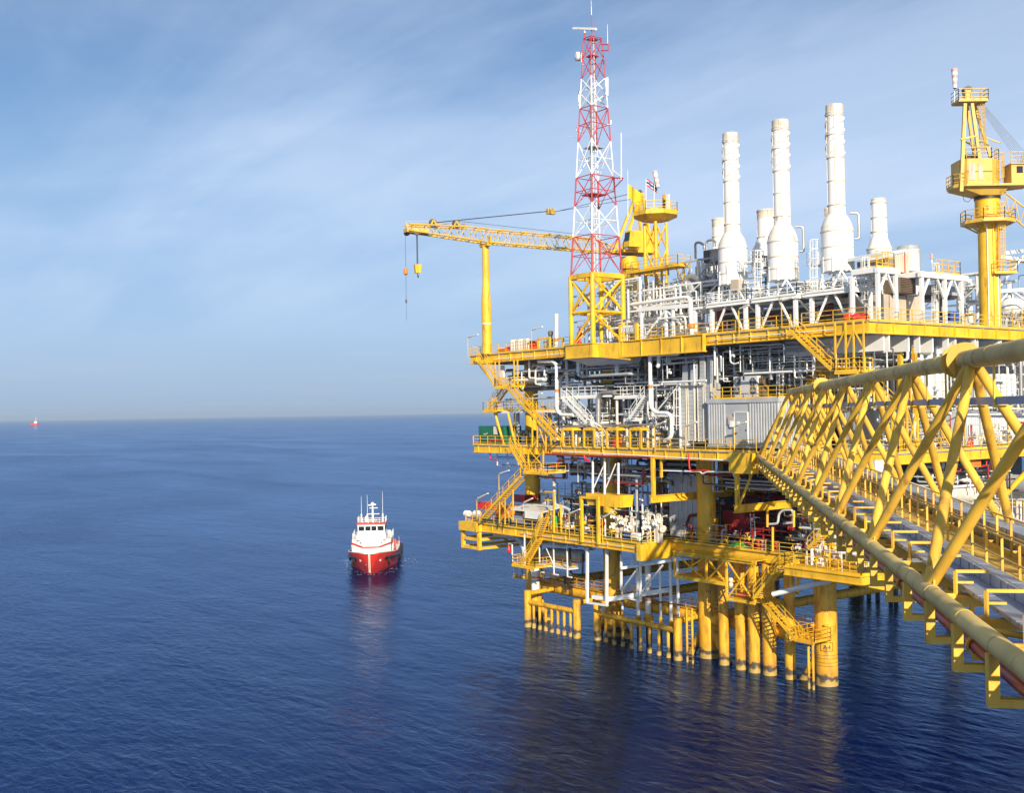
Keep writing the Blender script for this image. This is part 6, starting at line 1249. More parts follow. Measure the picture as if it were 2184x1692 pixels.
gp = thing('yellow_goal_post', 'tall thin yellow hoist post with two cross arms on the cellar deck', 'hoist', w('3', 1090, 920, 'Y', -6.1)); MB().bar(V((w('3', 1090, 920, 'Y', -6.1).x, -6.1, ZCD)), w('3', 1090, 470, 'Y', -6.1), .2).build('post', 'yellow', gp)
for y in (475, 560): MB().bar(w('3', 1095, y, 'Y', -6.1), w('3', 1000, y - 8, 'Y', -6.1), .14).build('arm', 'yellow', gp)
tpipe('single yellow post right of the goal post', '3', [(1165, 890), (1160, 600)], -5.6, 24, 'yellow', name='post', cat='post')
# loading portal with yellow hopper
lp = thing('loading_portal', 'yellow loading portal with a box head on the cellar deck edge', 'portal', w('3', 1450, 970, 'Y', -6.2))
for x, yt in ((1372, 520), (1538, 540)): q = w('3', x, 900, 'Y', -6.2); MB().bar((q.x, -6.2, ZCD - .6), (q.x, -6.2, w('3', x, yt, 'Y', -6.2).z), .3).build('post', 'yellow', lp)
MB().bar(w('3', 1355, 525, 'Y', -6.2), w('3', 1545, 535, 'Y', -6.2), .3, .26).build('head_beam', 'yellow', lp)
a, b = w('3', 1410, 600, 'Y', -5.9), w('3', 1755, 510, 'Y', -5.9); MB().hull([(a.x + .3, -5.9, a.z), (b.x, -5.9, a.z), (b.x, -4.2, a.z), (a.x + .3, -4.2, a.z)], [(a.x, -5.9, b.z), (b.x, -5.9, b.z), (b.x, -4.0, b.z), (a.x, -4.0, b.z)]).build('hopper', 'yellow', lp)
for i in range(3): MB().bar(w('3', 1440, 760 + 50 * i, 'Y', -5.6), w('3', 1500, 760 + 50 * i, 'Y', -5.6), .16).build('gate_bar', 'yellow', lp)
for k, (x, yt, yb) in enumerate(((1480, 150, 505), (1600, 130, 505), (1737, 180, 495))): tpipe(('white hanging column left of leg A2 under the main deck', 'white hanging column above the yellow hopper', 'white hanging column in front of leg A2')[k], '3', [(x, yt), (x, yb)], -5.6, 24, name='column', cat='column')
tpipe('white diagonal brace left of leg A2', '3', [(1600, 185), (1490, 430)], -5.6, 14, name='brace', cat='brace'); tpipe('white diagonal brace in front of leg A2', '3', [(1710, 190), (1612, 430)], -5.6, 14, name='brace', cat='brace')
tpipe('grey pipe bending down behind leg A1 to the cellar deck', '3', [(955, 330), (975, 305), (1060, 305), (1092, 345), (1095, 600), (1180, 620), (1245, 650)], -2.5, 32, 'pale_grey'); tpipe('tall steel grey pipe right of leg A2', '3', [(1925, 330), (1928, 880)], -3.6, 42, 'grey'); tpipe('dark vertical pipe between leg A2 and the steel grey pipe', '3', [(1835, 350), (1855, 390), (1855, 660)], -2.6, 22, 'blue_grey')
for k, (xa, xb, ya, yb) in enumerate(((1665, 1860, 720, 880), (1985, 2150, 700, 880))):
    a, b = w('3', xa, yb, 'Y', -4.6), w('3', xb, ya, 'Y', -4.6); o = thing('valve_skid', ('cream white pump and valve cluster in front of leg A2', 'cream white pump and valve cluster by the deck step')[k], 'pump', (a.x, -4, ZCD)); R_ = random.Random(40 + k)
    for i in range(8): x = a.x + (b.x - a.x) * (i + .5) / 8; z = a.z + (b.z - a.z) * R_.uniform(.15, .8); MB().lathe((x, -4.3 + .3 * (i % 2), z), [(.02, -.35), (.3, -.35), (.3, -.27), (.17, -.24), (.24, 0), (.17, .24), (.3, .27), (.3, .35), (.02, .35)], 14, axis=(R_.uniform(-1, 1), 1, .2)).build('pump_body', 'cream', o)
    for i in range(11): x = a.x + (b.x - a.x) * R_.random(); MB().path([(x, -4.1, ZCD), (x, -4.1, b.z - R_.random() * .4), (x + R_.uniform(-.8, .8), -4.1, b.z - .1)], .09, n=7).build('pipe', 'cream', o)
    for i in range(6): valve(o, (a.x + (b.x - a.x) * R_.random(), -4.6, a.z + (b.z - a.z) * R_.uniform(.2, .9)), .2, 'white')
p = w('3', 1880, 935, 'Y', -5.2); o = thing('blue_tank', 'small horizontal tank, blue at the left and white at the right', 'tank', (p.x, -5.2, ZCD)); MB().tube((p.x - 1.0, -5.2, ZCD + .55), (p.x + .1, -5.2, ZCD + .55), .45, n=16).build('blue_half', 'blue', o); MB().tube((p.x + .12, -5.2, ZCD + .55), (p.x + 1.1, -5.2, ZCD + .55), .45, n=16).build('white_half', 'white', o)
X_ = ('white', 'pale_grey', 'dark_grey', 'grey', 'tan', 'black', 'dark_red')
module('dark and white pipes hung under the main deck between legs A1 and A2', -42, -31, -4.5, 6, 17.8, 20.8, 26, 14, X_, 51, nval=8, rmax=.2)
module('dark and white pipes hung under the main deck between legs A2 and A3', -29.5, -18.5, -4.5, 6, 17.6, 20.8, 30, 20, X_, 52, nval=8, rmax=.22)
module('crowded valves and small vessels on the cellar deck behind leg A1', -43, -32, -1.5, 7, ZCD + .05, 17, 26, 34, ('grey', 'pale_grey', 'tan', 'yellow', 'dark_grey', 'white'), 53, nval=24, vessels=4, box=4, vm=('grey', 'cladding', 'tan'))
module('crowded pumps and pipes on the cellar deck behind leg A2', -30, -20, -1.0, 8, ZCD + .05, 17.4, 26, 34, ('grey', 'pale_grey', 'dark_grey', 'white', 'dark_red'), 54, nval=24, vessels=4, box=4, vm=('grey', 'cladding', 'dark_red'))
module('small mixed equipment along the cellar deck edge by the goal post', -38, -27, -5, -3.4, ZCD, ZCD + 2.2, 6, 18, ('white', 'tan', 'yellow', 'dark_red', 'grey'), 55, nval=14, box=5, vm=('white', 'dark_red', 'yellow'))
MB().tube((-40, 10, ZCD), (-40, 10, 20.8), .9, n=18).build('column', 'yellow', None, 'thick ochre column deep behind leg A1', 'column'); MB().tube((-37, 14, ZCD), (-37, 14, 20.8), .9, n=18).build('column', 'yellow', None, 'second thick ochre column deep between legs A1 and A2', 'column')
o = thing('yellow_header', 'horizontal ochre beam between the deep columns', 'beam', (-38, 9, 18)); MB().bar((-46, 8.4, 18.6), (-33, 12, 18.6), .5, .7).build('beam', 'yellow', o)
# ------------------------------------------------------------------ between cellar and main deck (right)
for k, (x, yt, yb, Xv) in enumerate(((213, 75, 475, -17.3), (948, 140, 560, -5.9))):
    p = w('4', x, yb, 'Y', -6.0); o = thing('monorail_beam', ('yellow lifting beam on a hanger post near the deck step', 'yellow lifting beam on a braced hanger post beside the bridge landing')[k], 'beam', (p.x, -6, p.z - .3)); L_ = 14 if k == 0 else 12
    MB().bar((p.x, -6.0, p.z), (p.x, -6.0, 20.95), .34).build('hanger_post', 'yellow', o); MB().ibeam((p.x, -6.4, p.z), (p.x, L_, p.z), .4, .75, .08).build('beam', 'yellow', o); MB().bar((p.x, 4, p.z), (p.x, 4, 20.9), .3).build('hanger_post', 'yellow', o)
    if k: MB().bar((p.x + .2, -6, p.z + .3), (p.x + 2.4, -6, 20.9), .16).build('brace', 'yellow', o)
    else: MB().bar((p.x + .8, -5.6, 19), (p.x + .8, -5.6, 20.9), .2).build('short_post', 'yellow', o)
    MB().tube((p.x, -2, p.z - .3), (p.x, -2, p.z - 1.5), .05, n=6).build('trolley_chain', 'cable', o)
gw = thing('grey_panel_wall', 'pale grey wall of upright panels standing on the cellar deck', 'wall', w('4', 490, 830, 'Y', 1.0)); a, b = w('4', 345, 260, 'Y', 1.0), w('4', 645, 830, 'Y', 1.0); n = 7
MB().bb(a.x, b.x, 1.06, 1.4, ZCD, a.z).build('backing', 'grey', gw)
for i in range(n): x = a.x + (b.x - a.x) * i / n; MB().bb(x + .03, x + (b.x - a.x) / n - .03, .98, 1.06, ZCD + .05, a.z).build('panel', 'pale_grey', gw)
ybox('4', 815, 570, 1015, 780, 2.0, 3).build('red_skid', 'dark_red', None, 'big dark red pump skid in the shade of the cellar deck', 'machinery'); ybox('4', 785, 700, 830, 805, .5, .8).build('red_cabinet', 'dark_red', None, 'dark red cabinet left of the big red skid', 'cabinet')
tpipe('dark red riser pipe right of the grey panel wall', '4', [(655, 280), (655, 590), (600, 610), (520, 620), (510, 720)], .6, 26, 'dark_red'); tpipe('red pipe under the main deck beside the lifting beam', '4', [(560, 230), (700, 265), (1000, 262)], -3.5, 22, 'dark_red')
tpipe('white pipe zigzag under the main deck', '4', [(260, 225), (620, 235), (640, 255), (680, 235), (910, 240), (920, 290), (970, 295)], -5.2, 14); tpipe('yellow vertical vessel right of the grey panel wall', '4', [(745, 640), (745, 770)], 1.5, 75, 'yellow', name='vessel', cat='vessel', n=16); tpipe('ochre vertical vessel under the main deck', '4', [(715, 285), (715, 395)], 1.5, 70, 'yellow', name='vessel', cat='vessel', n=16)
tpipe('pale green pipe arch beside the bridge hangers', '4', [(1225, 695), (1300, 690), (1310, 600), (1350, 570), (1430, 570), (1440, 680), (1350, 690)], -1.2, 22, 'pale_grey')
for k, (x, ya, yb) in enumerate(((1208, 560, 720), (1255, 720, 930), (1440, 575, 720))): tpipe(('yellow post under the bridge landing', 'yellow post with a flat cap left of the bridge hangers', 'second yellow post beside the pale green arch')[k], '4', [(x, yb), (x, ya)], -2.4, 22, 'yellow', name='post', cat='post')
o = thing('steel_ladder', 'grey ladder leaning inside the cellar deck by the red skid', 'ladder', w('4', 1085, 800, 'Y', -.5)); ladder_mb(w('4', 1085, 800, 'Y', -.5), w('4', 1075, 600, 'Y', -.5), .5).build('ladder', 'pale_grey', o)
for k, x in enumerate((1125, 1170, 1275)): p = w('4', x, 870, 'Y', -1.4); MB().lathe((p.x, -1.3, ZCD + .6), [(.02, -.5), (.3, -.5), (.3, -.35), (.18, -.3), (.24, 0), (.18, .3), (.3, .35), (.3, .5), (.02, .5)], 12).build('red_valve', ('red_paint', 'window_sock', 'red_paint')[k], None, 'pink red valve head behind the cellar deck handrail near leg A4', 'valve', 'pink valve heads near leg A4')
for k, (x, y) in enumerate(((920, 815), (985, 812))): p = w('4', x, y, 'Y', -.6); MB().hull([(p.x - .5, -.9, ZCD), (p.x + .5, -.9, ZCD), (p.x + .5, -.2, ZCD), (p.x - .5, -.2, ZCD)], [(p.x - .3, -.8, ZCD + .35), (p.x + .4, -.8, ZCD + .5), (p.x + .3, -.3, ZCD + .45), (p.x - .3, -.3, ZCD + .3)]).build('green_cover', 'bright_green', None, 'crumpled bright green cover on the cellar deck floor', 'cover', 'green covers on the cellar deck')
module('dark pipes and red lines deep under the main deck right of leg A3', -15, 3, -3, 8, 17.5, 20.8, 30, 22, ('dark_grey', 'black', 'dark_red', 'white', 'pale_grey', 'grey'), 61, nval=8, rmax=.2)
module('dark pumps and red pipes on the cellar deck between legs A3 and A4', -17, -4, 2, 9, ZCD, 17, 24, 30, ('dark_grey', 'black', 'dark_red', 'grey', 'dark_red'), 62, nval=18, vessels=3, box=4, vm=('dark_grey', 'dark_red', 'grey'))
module('red headed valves and small pipes on the cellar deck beside leg A4', -4.5, 2, -1.4, 2, ZCD, 16, 12, 26, ('dark_red', 'grey', 'dark_grey', 'yellow', 'pale_grey'), 63, nval=20, box=3, vm=('dark_red', 'grey', 'yellow'))
module('small yellow stands and valves along the cellar deck edge right of the step', -17.5, -8, -1.4, .4, ZCD, ZCD + 2, 4, 16, ('yellow', 'grey', 'dark_red', 'black'), 64, nval=10, vm=('dark_red', 'grey', 'yellow'))
# small deck in front of leg A4
P4 = thing('landing_deck', 'yellow railed deck piece sticking out in front of leg A4', 'deck', (4.5, -4.5, 11)); pl4 = [(.7, -7.1), (8.8, -7.1), (8.8, -2.0), (.7, -2.0)]
MB().prism(pl4, 11.8, 11.9).build('deck_plate', 'yellow', P4)
for a, b in zip(pl4, pl4[1:] + pl4[:1]): MB().ibeam((*a, 11.45), (*b, 11.45), .3, .7, .05).build('edge_beam', 'yellow', P4)
rail_mb([(.7, -2.2, 11.9), (.7, -7.05, 11.9), (8.75, -7.05, 11.9), (8.75, -2.2, 11.9)], step=1.2).build('handrail', 'yellow', P4)
for x in (2, 4, 6, 8): MB().hull([(x - .06, -7, 11.1), (x + .06, -7, 11.1), (x + .06, -2, 9.9), (x - .06, -2, 9.9)], [(x - .06, -7, 11.2), (x + .06, -7, 11.2), (x + .06, -2, 11.1), (x - .06, -2, 11.1)]).build('bracket', 'yellow', P4)
module('white and red valve stands on the deck piece in front of leg A4', 1.2, 8.4, -6.5, -3, 11.92, 14.2, 6, 16, ('white', 'yellow', 'yellow', 'tan'), 65, nval=12, box=2, vm=('white', 'dark_red', 'cream'))
stair('yellow_stair', 'short yellow stairs under the bridge hangers beside leg A4', w('4', 1700, 790, 'Y', -5.8), w('4', 1590, 905, 'Y', -5.8), .9, 'yellow', side=(0, 1, 0))
# hanging truss platform below the cellar deck
HP = thing('hanging_truss_platform', 'yellow truss platform hung below the cellar deck between legs A3 and A4', 'platform', w('4', 900, 1340, 'Y', -4)); YH = -4.0
xs = [w('4', x, 1100, 'Y', YH).x for x in (400, 675, 850, 1095)]; z1_, z2_, z3_ = 11.2, w('4', 400, 1150, 'Y', YH).z, w('4', 850, 1345, 'Y', YH).z
for x, z in zip(xs, (z2_, z2_, z3_, z3_)): MB().bar((x, YH, z), (x, YH, z1_), .2).build('post', 'yellow', HP); MB().bar((x, -1.4, z), (x, -1.4, z1_), .2).build('post', 'yellow', HP)
for y in (YH, -1.4):
    MB().bar((xs[0], y, z2_), (xs[2], y, z2_), .24, .34).build('beam', 'yellow', HP); MB().bar((xs[2], y, z3_), (xs[3], y, z3_), .24, .3).build('beam', 'yellow', HP); MB().bar((xs[0], y, z1_), (xs[3] + .2, y, z1_), .24, .34).build('beam', 'yellow', HP)
    for a, b, za2, zb2 in ((xs[0], xs[1], z2_, z1_), (xs[1], xs[2], z2_, z1_), (xs[2], xs[3], z3_, z1_)): MB().bar((a, y, za2), (b, y, zb2), .12).build('brace', 'yellow', HP); MB().bar((b, y, za2), (a, y, zb2), .12).build('brace', 'yellow', HP)
MB().bb(xs[0], xs[2], YH, -1.4, z2_ + .1, z2_ + .18).build('floor_plate', 'yellow', HP); MB().bb(xs[2], xs[3] + 1.4, YH, -1.4, z3_ + .08, z3_ + .15).build('floor_plate', 'yellow', HP); MB().bb(xs[0], xs[3], YH - .3, -2.0, z1_ + .1, z1_ + .18).build('roof_plate', 'yellow', HP)
for z in (z3_ + .6, z3_ + 1.1): MB().bar((xs[2], YH - .02, z), (xs[3], YH - .02, z), .05).build('rail', 'yellow', HP)
ybox('4', 940, 1295, 1040, 1335, YH + .4, .7).build('pink_box', 'red_paint', None, 'faded red box on the lowest hanging platform', 'box'); p = w('4', 890, 1200, 'Y', YH + .3); MB().lathe(p, [(.02, -.45), (.2, -.45), (.24, -.2), (.15, -.1), (.24, .1), (.2, .4), (.02, .42)], 12).build('buoy_light', 'cream', None, 'cream round lantern hanging on the truss platform', 'lantern')
stair('yellow_stair', 'yellow stairs rising right from the lowest hanging platform', w('4', 1350, 1050, 'Y', -4.4), w('4', 1115, 1345, 'Y', -4.4), .95, 'yellow', side=(0, 1, 0))
stair('yellow_stair', 'yellow stairs going down right to the walkway at leg A4', w('6', 1070, 490, 'Y', -3.4), w('6', 1375, 835, 'Y', -3.4), .95, 'yellow', side=(0, 1, 0))
plat('small yellow landing at the foot of the lowest stairs by leg A4', '6', 1330, 1510, 840, -3.6, 2.8, 'yellow_jacket', legs=False)
hs_ = thing('hanging_bracket', 'yellow U shaped hanging bracket left of leg A4', 'frame', w('6', 1315, 430, 'Y', -3.2))
for x in (1272, 1360): MB().bar(w('6', x, 425, 'Y', -3.2), w('6', x, 190, 'Y', -3.2), .2).build('post', 'yellow', hs_)
MB().bar(w('6', 1262, 425, 'Y', -3.2), w('6', 1368, 425, 'Y', -3.2), .2).build('cross_bar', 'yellow', hs_); MB().bar(w('6', 1365, 350, 'Y', -3.2), w('6', 1400, 230, 'Y', -3.2), .12).build('brace', 'yellow', hs_)
wp = thing('white_overhang_pipe', 'long white pipe slanting out under the deck in front of leg A4', 'pipe', w('6', 1300, 400, 'Y', -4)); MB().tube(w('6', 1140, 430, 'Y', -5.2), w('6', 1950, 232, 'Y', -3.0), .24, n=14).build('pipe_run', 'white', wp)
for x, y in ((1585, 320), (1628, 310)): MB().bar(w('6', x, y, 'Y', -4), w('6', x, y - 90, 'Y', -4), .1).build('hanger', 'white', wp)
MB().bar(w('6', 1580, 345, 'Y', -4), w('6', 1640, 335, 'Y', -4), .1).build('hanger_shoe', 'white', wp)
def pole_ladder(label, z, xa, xb, yt, yb, Y):
    o = thing('sea_ladder', label, 'ladder', w(z, (xa + xb) / 2, yb, 'Y', Y)); a, b = w(z, xa, yb, 'Y', Y), w(z, xb, yb, 'Y', Y); zt_ = w(z, xa, yt, 'Y', Y).z
    for p in (a, b): MB().tube((p.x, Y, -1), (p.x, Y, zt_), .12, n=8).build('pole', 'yellow_jacket', o)
    k = 0
    while k * .45 < zt_ - .5: MB().bar((a.x, Y, k * .45 + .2), (b.x, Y, k * .45 + .2), .06).build('rung', 'yellow_jacket', o); k += 1
pole_ladder('yellow two pole ladder rising from the sea beside leg A3', '5', 1995, 2050, 720, 1250, -3.4); pole_ladder('yellow two pole ladder rising from the sea against leg A4', '6', 1462, 1502, 800, 1230, -2.6)
# ------------------------------------------------------------------ risers and hangers below the cellar deck
def riser(label, z, x, yt, yb, width, Y, bands, m='white'):
    p = w(z, x, yb, 'Y', Y); q = w(z, x, yt, 'Y', Y); r = mrad(z, width, p); o = thing('riser_pipe', label, 'pipe', (p.x, Y, -2))
    MB().tube((p.x, Y, p.z), (p.x, Y, q.z), r, n=14).build('upper_pipe', m, o); MB().tube((p.x, Y, -3), (p.x, Y, p.z - 1.2), r * .95, n=14).build('lower_pipe', 'black', o)
    MB().lathe((p.x, Y, p.z - 1.2), [(r, 0), (r * 1.5, 0), (r * 1.5, 1.0), (r, 1.25)], 14).build('yellow_clamp', 'yellow_jacket', o)
    for yy, m_ in bands: c = w(z, x, yy, 'Y', Y); MB().lathe((p.x, Y, c.z), [(r, -.1), (r + .015, -.1), (r + .015, .1), (r, .1)], 14).build('colour_band', m_, o)
for a_ in (('white riser pipe with a brown band left of leg A2', '5', 1335, 480, 760, 22, -1.6, [(650, 'brown')]), ('white riser pipe right of leg A2', '5', 1495, 300, 800, 36, -1.8, []), ('thick white riser pipe with brown bands between legs A2 and A3', '5', 1600, 200, 780, 62, -1.0, [(605, 'brown'), (640, 'orange')]),
           ('thin white riser pipe with one brown band between legs A2 and A3', '5', 1725, 290, 810, 26, -1.6, [(665, 'brown')]), ('white riser pipe with a flanged yellow clamp near leg A3', '5', 1830, 200, 845, 34, -1.9, [(680, 'brown')]), ('white riser pipe next to the two pole ladder', '5', 1905, 250, 870, 32, -1.9, [(690, 'brown')]),
           ('thick white riser pipe with an orange band in front of leg A1', '5', 452, 310, 570, 86, -1.9, [(410, 'orange'), (445, 'grey')])): riser(*a_)
tpipe('thick white pipe elbow under the cellar deck balcony', '3', [(500, 893), (680, 915), (760, 955), (798, 1040), (800, 1130)], -4, 62, 'pale_grey', n=14)
p0, p1 = w('3', 990, 1095, 'Y', -1.5), w('3', 1400, 1120, 'Y', -1.5); rv = mrad('3', 130, p0); MB().lathe(p0, [(.02, 0), (rv * .7, .2), (rv, .6), (rv, (p1 - p0).length - .6), (rv * .7, (p1 - p0).length - .2), (.02, (p1 - p0).length)], 20, axis=p1 - p0).build('drain_vessel', 'grey', None, 'grey horizontal vessel slung under the cellar deck between legs A1 and A2', 'vessel')
wh = thing('white_hanging_walkway', 'white walkway hung on thin posts below the cellar deck left of leg A2', 'walkway', w('3', 1090, 1240, 'Y', -4.6)); a, b = w('3', 910, 1212, 'Y', -4.6), w('3', 1240, 1245, 'Y', -4.6); MB().bb(a.x, b.x, -4.6, -3, b.z - .12, b.z).build('floor_plate', 'white', wh)
for x in (948, 1090, 1225): q = w('3', x, 1230, 'Y', -4.6); MB().bar((q.x, -4.6, b.z - .9), (q.x, -4.6, 11.0), .12).build('hanger', 'white', wh); MB().bar((q.x, -4.6, b.z - .9), (q.x + .8, -4.6, b.z - .9), .14).build('foot', 'white', wh)
MB().bar(w('3', 1010, 1030, 'Y', -4.6), w('3', 1095, 1220, 'Y', -4.6), .08).build('brace', 'white', wh); rail_mb([(a.x, -3, b.z), (b.x, -3, b.z)], m=None).build('handrail', 'yellow', wh)
uf = thing('hanging_portal', 'tall white U shaped frame hanging in front of leg A2', 'frame', w('3', 1520, 1600, 'Y', -5)); 
for x, yt, yb in ((1425, 1030, 1590), (1620, 1050, 1620)): MB().bar(w('3', x, yb, 'Y', -5), w('3', x, yt, 'Y', -5), .26).build('post', 'white', uf)
MB().bar(w('3', 1415, 1580, 'Y', -5), w('3', 1632, 1612, 'Y', -5), .22).build('bottom_bar', 'white', uf); MB().bar(w('5', 1040, 610, 'Y', -4.4), w('5', 1185, 625, 'Y', -4.4), .5, .4).build('shoe', 'white', uf)
bw = thing('white_cross_beam', 'thick white beam running from the U frame between legs A2 and A3', 'beam', w('5', 1400, 600, 'Y', -4)); MB().bar(w('5', 1160, 640, 'Y', -4.6), w('5', 1830, 535, 'Y', -1.0), .4, .5).build('beam', 'white', bw)
MB().bar(w('5', 1325, 318, 'Y', -4.6), w('5', 1835, 240, 'Y', -2.4), .3, .3).build('upper_beam', 'white', bw)
for x, ya, yb in ((1322, 170, 545), (1518, 180, 655), (1440, 180, 290)): MB().bar(w('5', x, yb, 'Y', -4.2), w('5', x, ya, 'Y', -4.2), .2).build('post', 'white', bw)
for a_, b_ in (((1340, 530), (1470, 350)), ((1535, 560), (1745, 290)), ((1380, 620), (1520, 655))): MB().bar(w('5', *a_, 'Y', -4.2), w('5', *b_, 'Y', -4.0), .16).build('brace', 'white', bw)
tpipe('black drain pipe loop under the cellar deck left of leg A2', '5', [(800, 110), (808, 360), (830, 380), (930, 388), (935, 170)], -3.2, 22, 'black'); tpipe('black pipe standing on the jacket brace left of leg A2', '5', [(750, 400), (752, 540)], -1.2, 22, 'black'); tpipe('second black pipe on the jacket brace left of leg A2', '5', [(778, 400), (780, 540)], -1.2, 20, 'black')
stair('yellow_stair', 'short yellow stairs at the deck edge right of the white canopy', w('3', 1010, 725, 'Y', -6.5), w('3', 935, 920, 'Y', -6.5), .9, 'yellow', side=(0, 1, 0)); stair('yellow_stair', 'yellow stairs going down left below the cellar deck edge', w('3', 945, 945, 'Y', -6.4), w('3', 795, 1205, 'Y', -6.4), .9, 'yellow', side=(0, 1, 0))
o, xa_, xb_, zl_ = plat('small yellow railed platform below the cellar deck in front of leg A1', '3', 672, 900, 1215, -6.8, 2.4, 'yellow', legs=False)
for x in (675, 800): q = w('3', x, 1215, 'Y', -6.7); MB().bar((q.x, -6.7, zl_), (q.x, -6.7, w('3', x, 1000 if x < 700 else 900, 'Y', -6.7).z), .13).build('white_post', 'white', o)
p = w('3', 640, 1045, 'Y', -6.7); o = thing('life_buoy', 'red teardrop float hanging from the white post of the small platform', 'float', p); MB().lathe(p, [(.02, -.5), (.22, -.4), (.28, -.1), (.15, .35), (.03, .5)], 12).build('float', 'red', o); MB().path([p + Z3 * .5, p + Z3 * .75, w('3', 675, 1003, 'Y', -6.7)], .03, n=5).build('arm', 'white', o)
module('thin pale pipes under the cellar deck left end', -47, -33, -3, 5, 9.2, 11, 14, 6, ('white', 'pale_grey', 'black', 'grey'), 66, nval=4)
module('thin pale pipes under the cellar deck between legs A2 and A4', -29, 0, -1, 6, 9.4, 11, 20, 8, ('white', 'pale_grey', 'grey', 'cladding'), 67, nval=4)
# ------------------------------------------------------------------ right side behind the bridge, between main and upper deck
for k, (xa, xb, yt, yb) in enumerate(((885, 982, 100, 770), (1008, 1092, 105, 770), (1102, 1182, 105, 770), (1825, 1862, 480, 795), (1880, 1942, 480, 800), (1952, 2008, 480, 790), (2020, 2082, 480, 785))):
    a, b = w('I', xa, yt, 'X', 6.9), w('I', xb, yb, 'X', 6.9); r = (b.y - a.y) / 2; o = thing('air_duct', 'tall white rounded duct standing behind the top pipe of the bridge', 'duct', (6, (a.y + b.y) / 2, b.z), 'tall white rounded ducts behind the bridge')
    pr = [(a.y + r + r * math.cos(math.pi * i / 8), a.z - r * .6 + r * .6 * math.sin(math.pi * i / 8)) for i in range(9)] + [(a.y, b.z), (b.y, b.z)]
    MB().hull([(5.4, y, z) for y, z in pr][::-1], [(6.9, y, z) for y, z in pr][::-1]).build('casing', 'white', o)
    for i in range(5): z = b.z + (a.z - r - b.z) * (i + .5) / 5; MB().bb(6.88, 6.96, a.y - .02, b.y + .02, z - .04, z + .04).build('seam_band', 'pale_grey', o)
tpipe('white pipe bending down beside the tall white ducts', 'I', [(700, 95), (790, 92), (822, 130), (826, 800)], 7.3, 50, ax='X', n=12)
tpipe('white pipe bending down right of the tall white ducts', 'I', [(1190, 80), (1240, 85), (1252, 140), (1252, 400)], 7.3, 34, ax='X', n=12)
for k, (x, yb) in enumerate(((538, 900), (728, 900))): a = w('I', x, 130, 'X', 7.5); MB().bar((7.5, a.y, ZMD), (7.5, a.y, a.z), .35).build('column', 'yellow', None, ('yellow square column under the upper deck corner', 'second yellow square column left of the white ducts')[k], 'column')
tpipe('white horizontal pipe below the tall ducts', 'I', [(900, 790), (1300, 785)], 7.2, 22, ax='X'); tpipe('cream pipe below the far tall ducts', 'I', [(1880, 945), (2500, 955)], 7.6, 26, 'cream', ax='X'); tpipe('grey pipe crossing in front of the pale containers', 'I', [(1300, 980), (2500, 1010)], 7.0, 18, 'grey', ax='X')
for k, (xa, xb) in enumerate(((1300, 1590), (1610, 1960), (2000, 2500))):
    a, b = w('I', xa, 1010, 'X', 6.0), w('I', xb, 1460, 'X', 6.0); o = thing('pale_container', ('pale grey ribbed container behind the bridge next to the yellow stair tower', 'pale grey ribbed container with a door beside the red wheel', 'pale grey ribbed container at the far end of the main deck')[k], 'container', (5, a.y, ZMD)); MB().bb(3.4, 6.0, a.y, b.y, ZMD + .15, a.z).build('wall', 'pale_grey', o); n = int((b.y - a.y) / .32); src = None
    for i in range(n):
        y = a.y + .08 + i * .32
        if src is None: src = MB().bb(6.0, 6.08, y, y + .16, ZMD + .3, a.z - .2).build('corrugation', 'pale_grey', o); y0s = y
        else: inst(src, 'corrugation', o, (0, y - y0s, 0))
    if k < 2: MB().bb(6.06, 6.12, a.y + 1.0, a.y + 1.9, ZMD + .2, ZMD + 2.2).build('door', 'grey', o)
ws = thing('hand_wheel', 'red wheel on a stand in front of the pale containers', 'valve', w('I', 1475, 1450, 'X', 8.0)); c = w('I', 1475, 1408, 'X', 8.0); mb = MB()
for i in range(16): t0, t1 = 6.2832 * i / 16, 6.2832 * (i + 1) / 16; mb.tube(c + V((0, math.cos(t0), math.sin(t0))) * .42, c + V((0, math.cos(t1), math.sin(t1))) * .42, .06, n=6)
for i in range(3): e = V((0, math.cos(i * 1.047), math.sin(i * 1.047))) * .42; mb.tube(c - e, c + e, .04, n=6)
mb.build('wheel', 'red', ws); MB().tube((7.95, c.y, ZMD), (7.95, c.y, c.z), .06, n=6).build('stand', 'red', ws)
sx = thing('yellow_stair_tower', 'yellow cross braced stair tower behind the bridge beside the pale containers', 'tower', w('I', 700, 1450, 'X', 8.3)); ya, yb_ = w('I', 635, 1300, 'X', 8.3).y, w('I', 775, 1300, 'X', 8.3).y; zt_ = w('I', 700, 930, 'X', 8.3).z
for y in (ya, yb_):
    for x in (6.8, 8.3): MB().bar((x, y, ZMD), (x, y, zt_), .15).build('post', 'yellow', sx)
for a_, b_ in (((ya, ZMD), (yb_, zt_)), ((yb_, ZMD), (ya, zt_))): MB().bar((8.3, *a_), (8.3, *b_), .1).build('brace', 'yellow', sx)
MB().bb(6.7, 8.4, ya - .1, yb_ + .1, zt_, zt_ + .12).build('landing', 'yellow', sx); rail_mb([(8.35, ya, zt_ + .1), (8.35, yb_, zt_ + .1)], step=1).build('handrail', 'yellow', sx)
stair('yellow_stair', 'yellow stairs with grey treads in front of the pale containers', w('I', 930, 1060, 'X', 8.4), w('I', 1180, 1490, 'X', 8.4), .9, 'yellow', side=(1, 0, 0), tread='pale_grey')
W2 = ('white', 'pale_grey', 'cladding', 'grey', 'white')
module('dark machinery and pipes under the upper deck corner above the bridge', 3, 7.6, -3, 5.5, 25.6, 31, 22, 22, ('dark_grey', 'grey', 'pale_grey', 'black', 'white'), 71, nval=10, vessels=2, vm=('dark_grey', 'grey'))
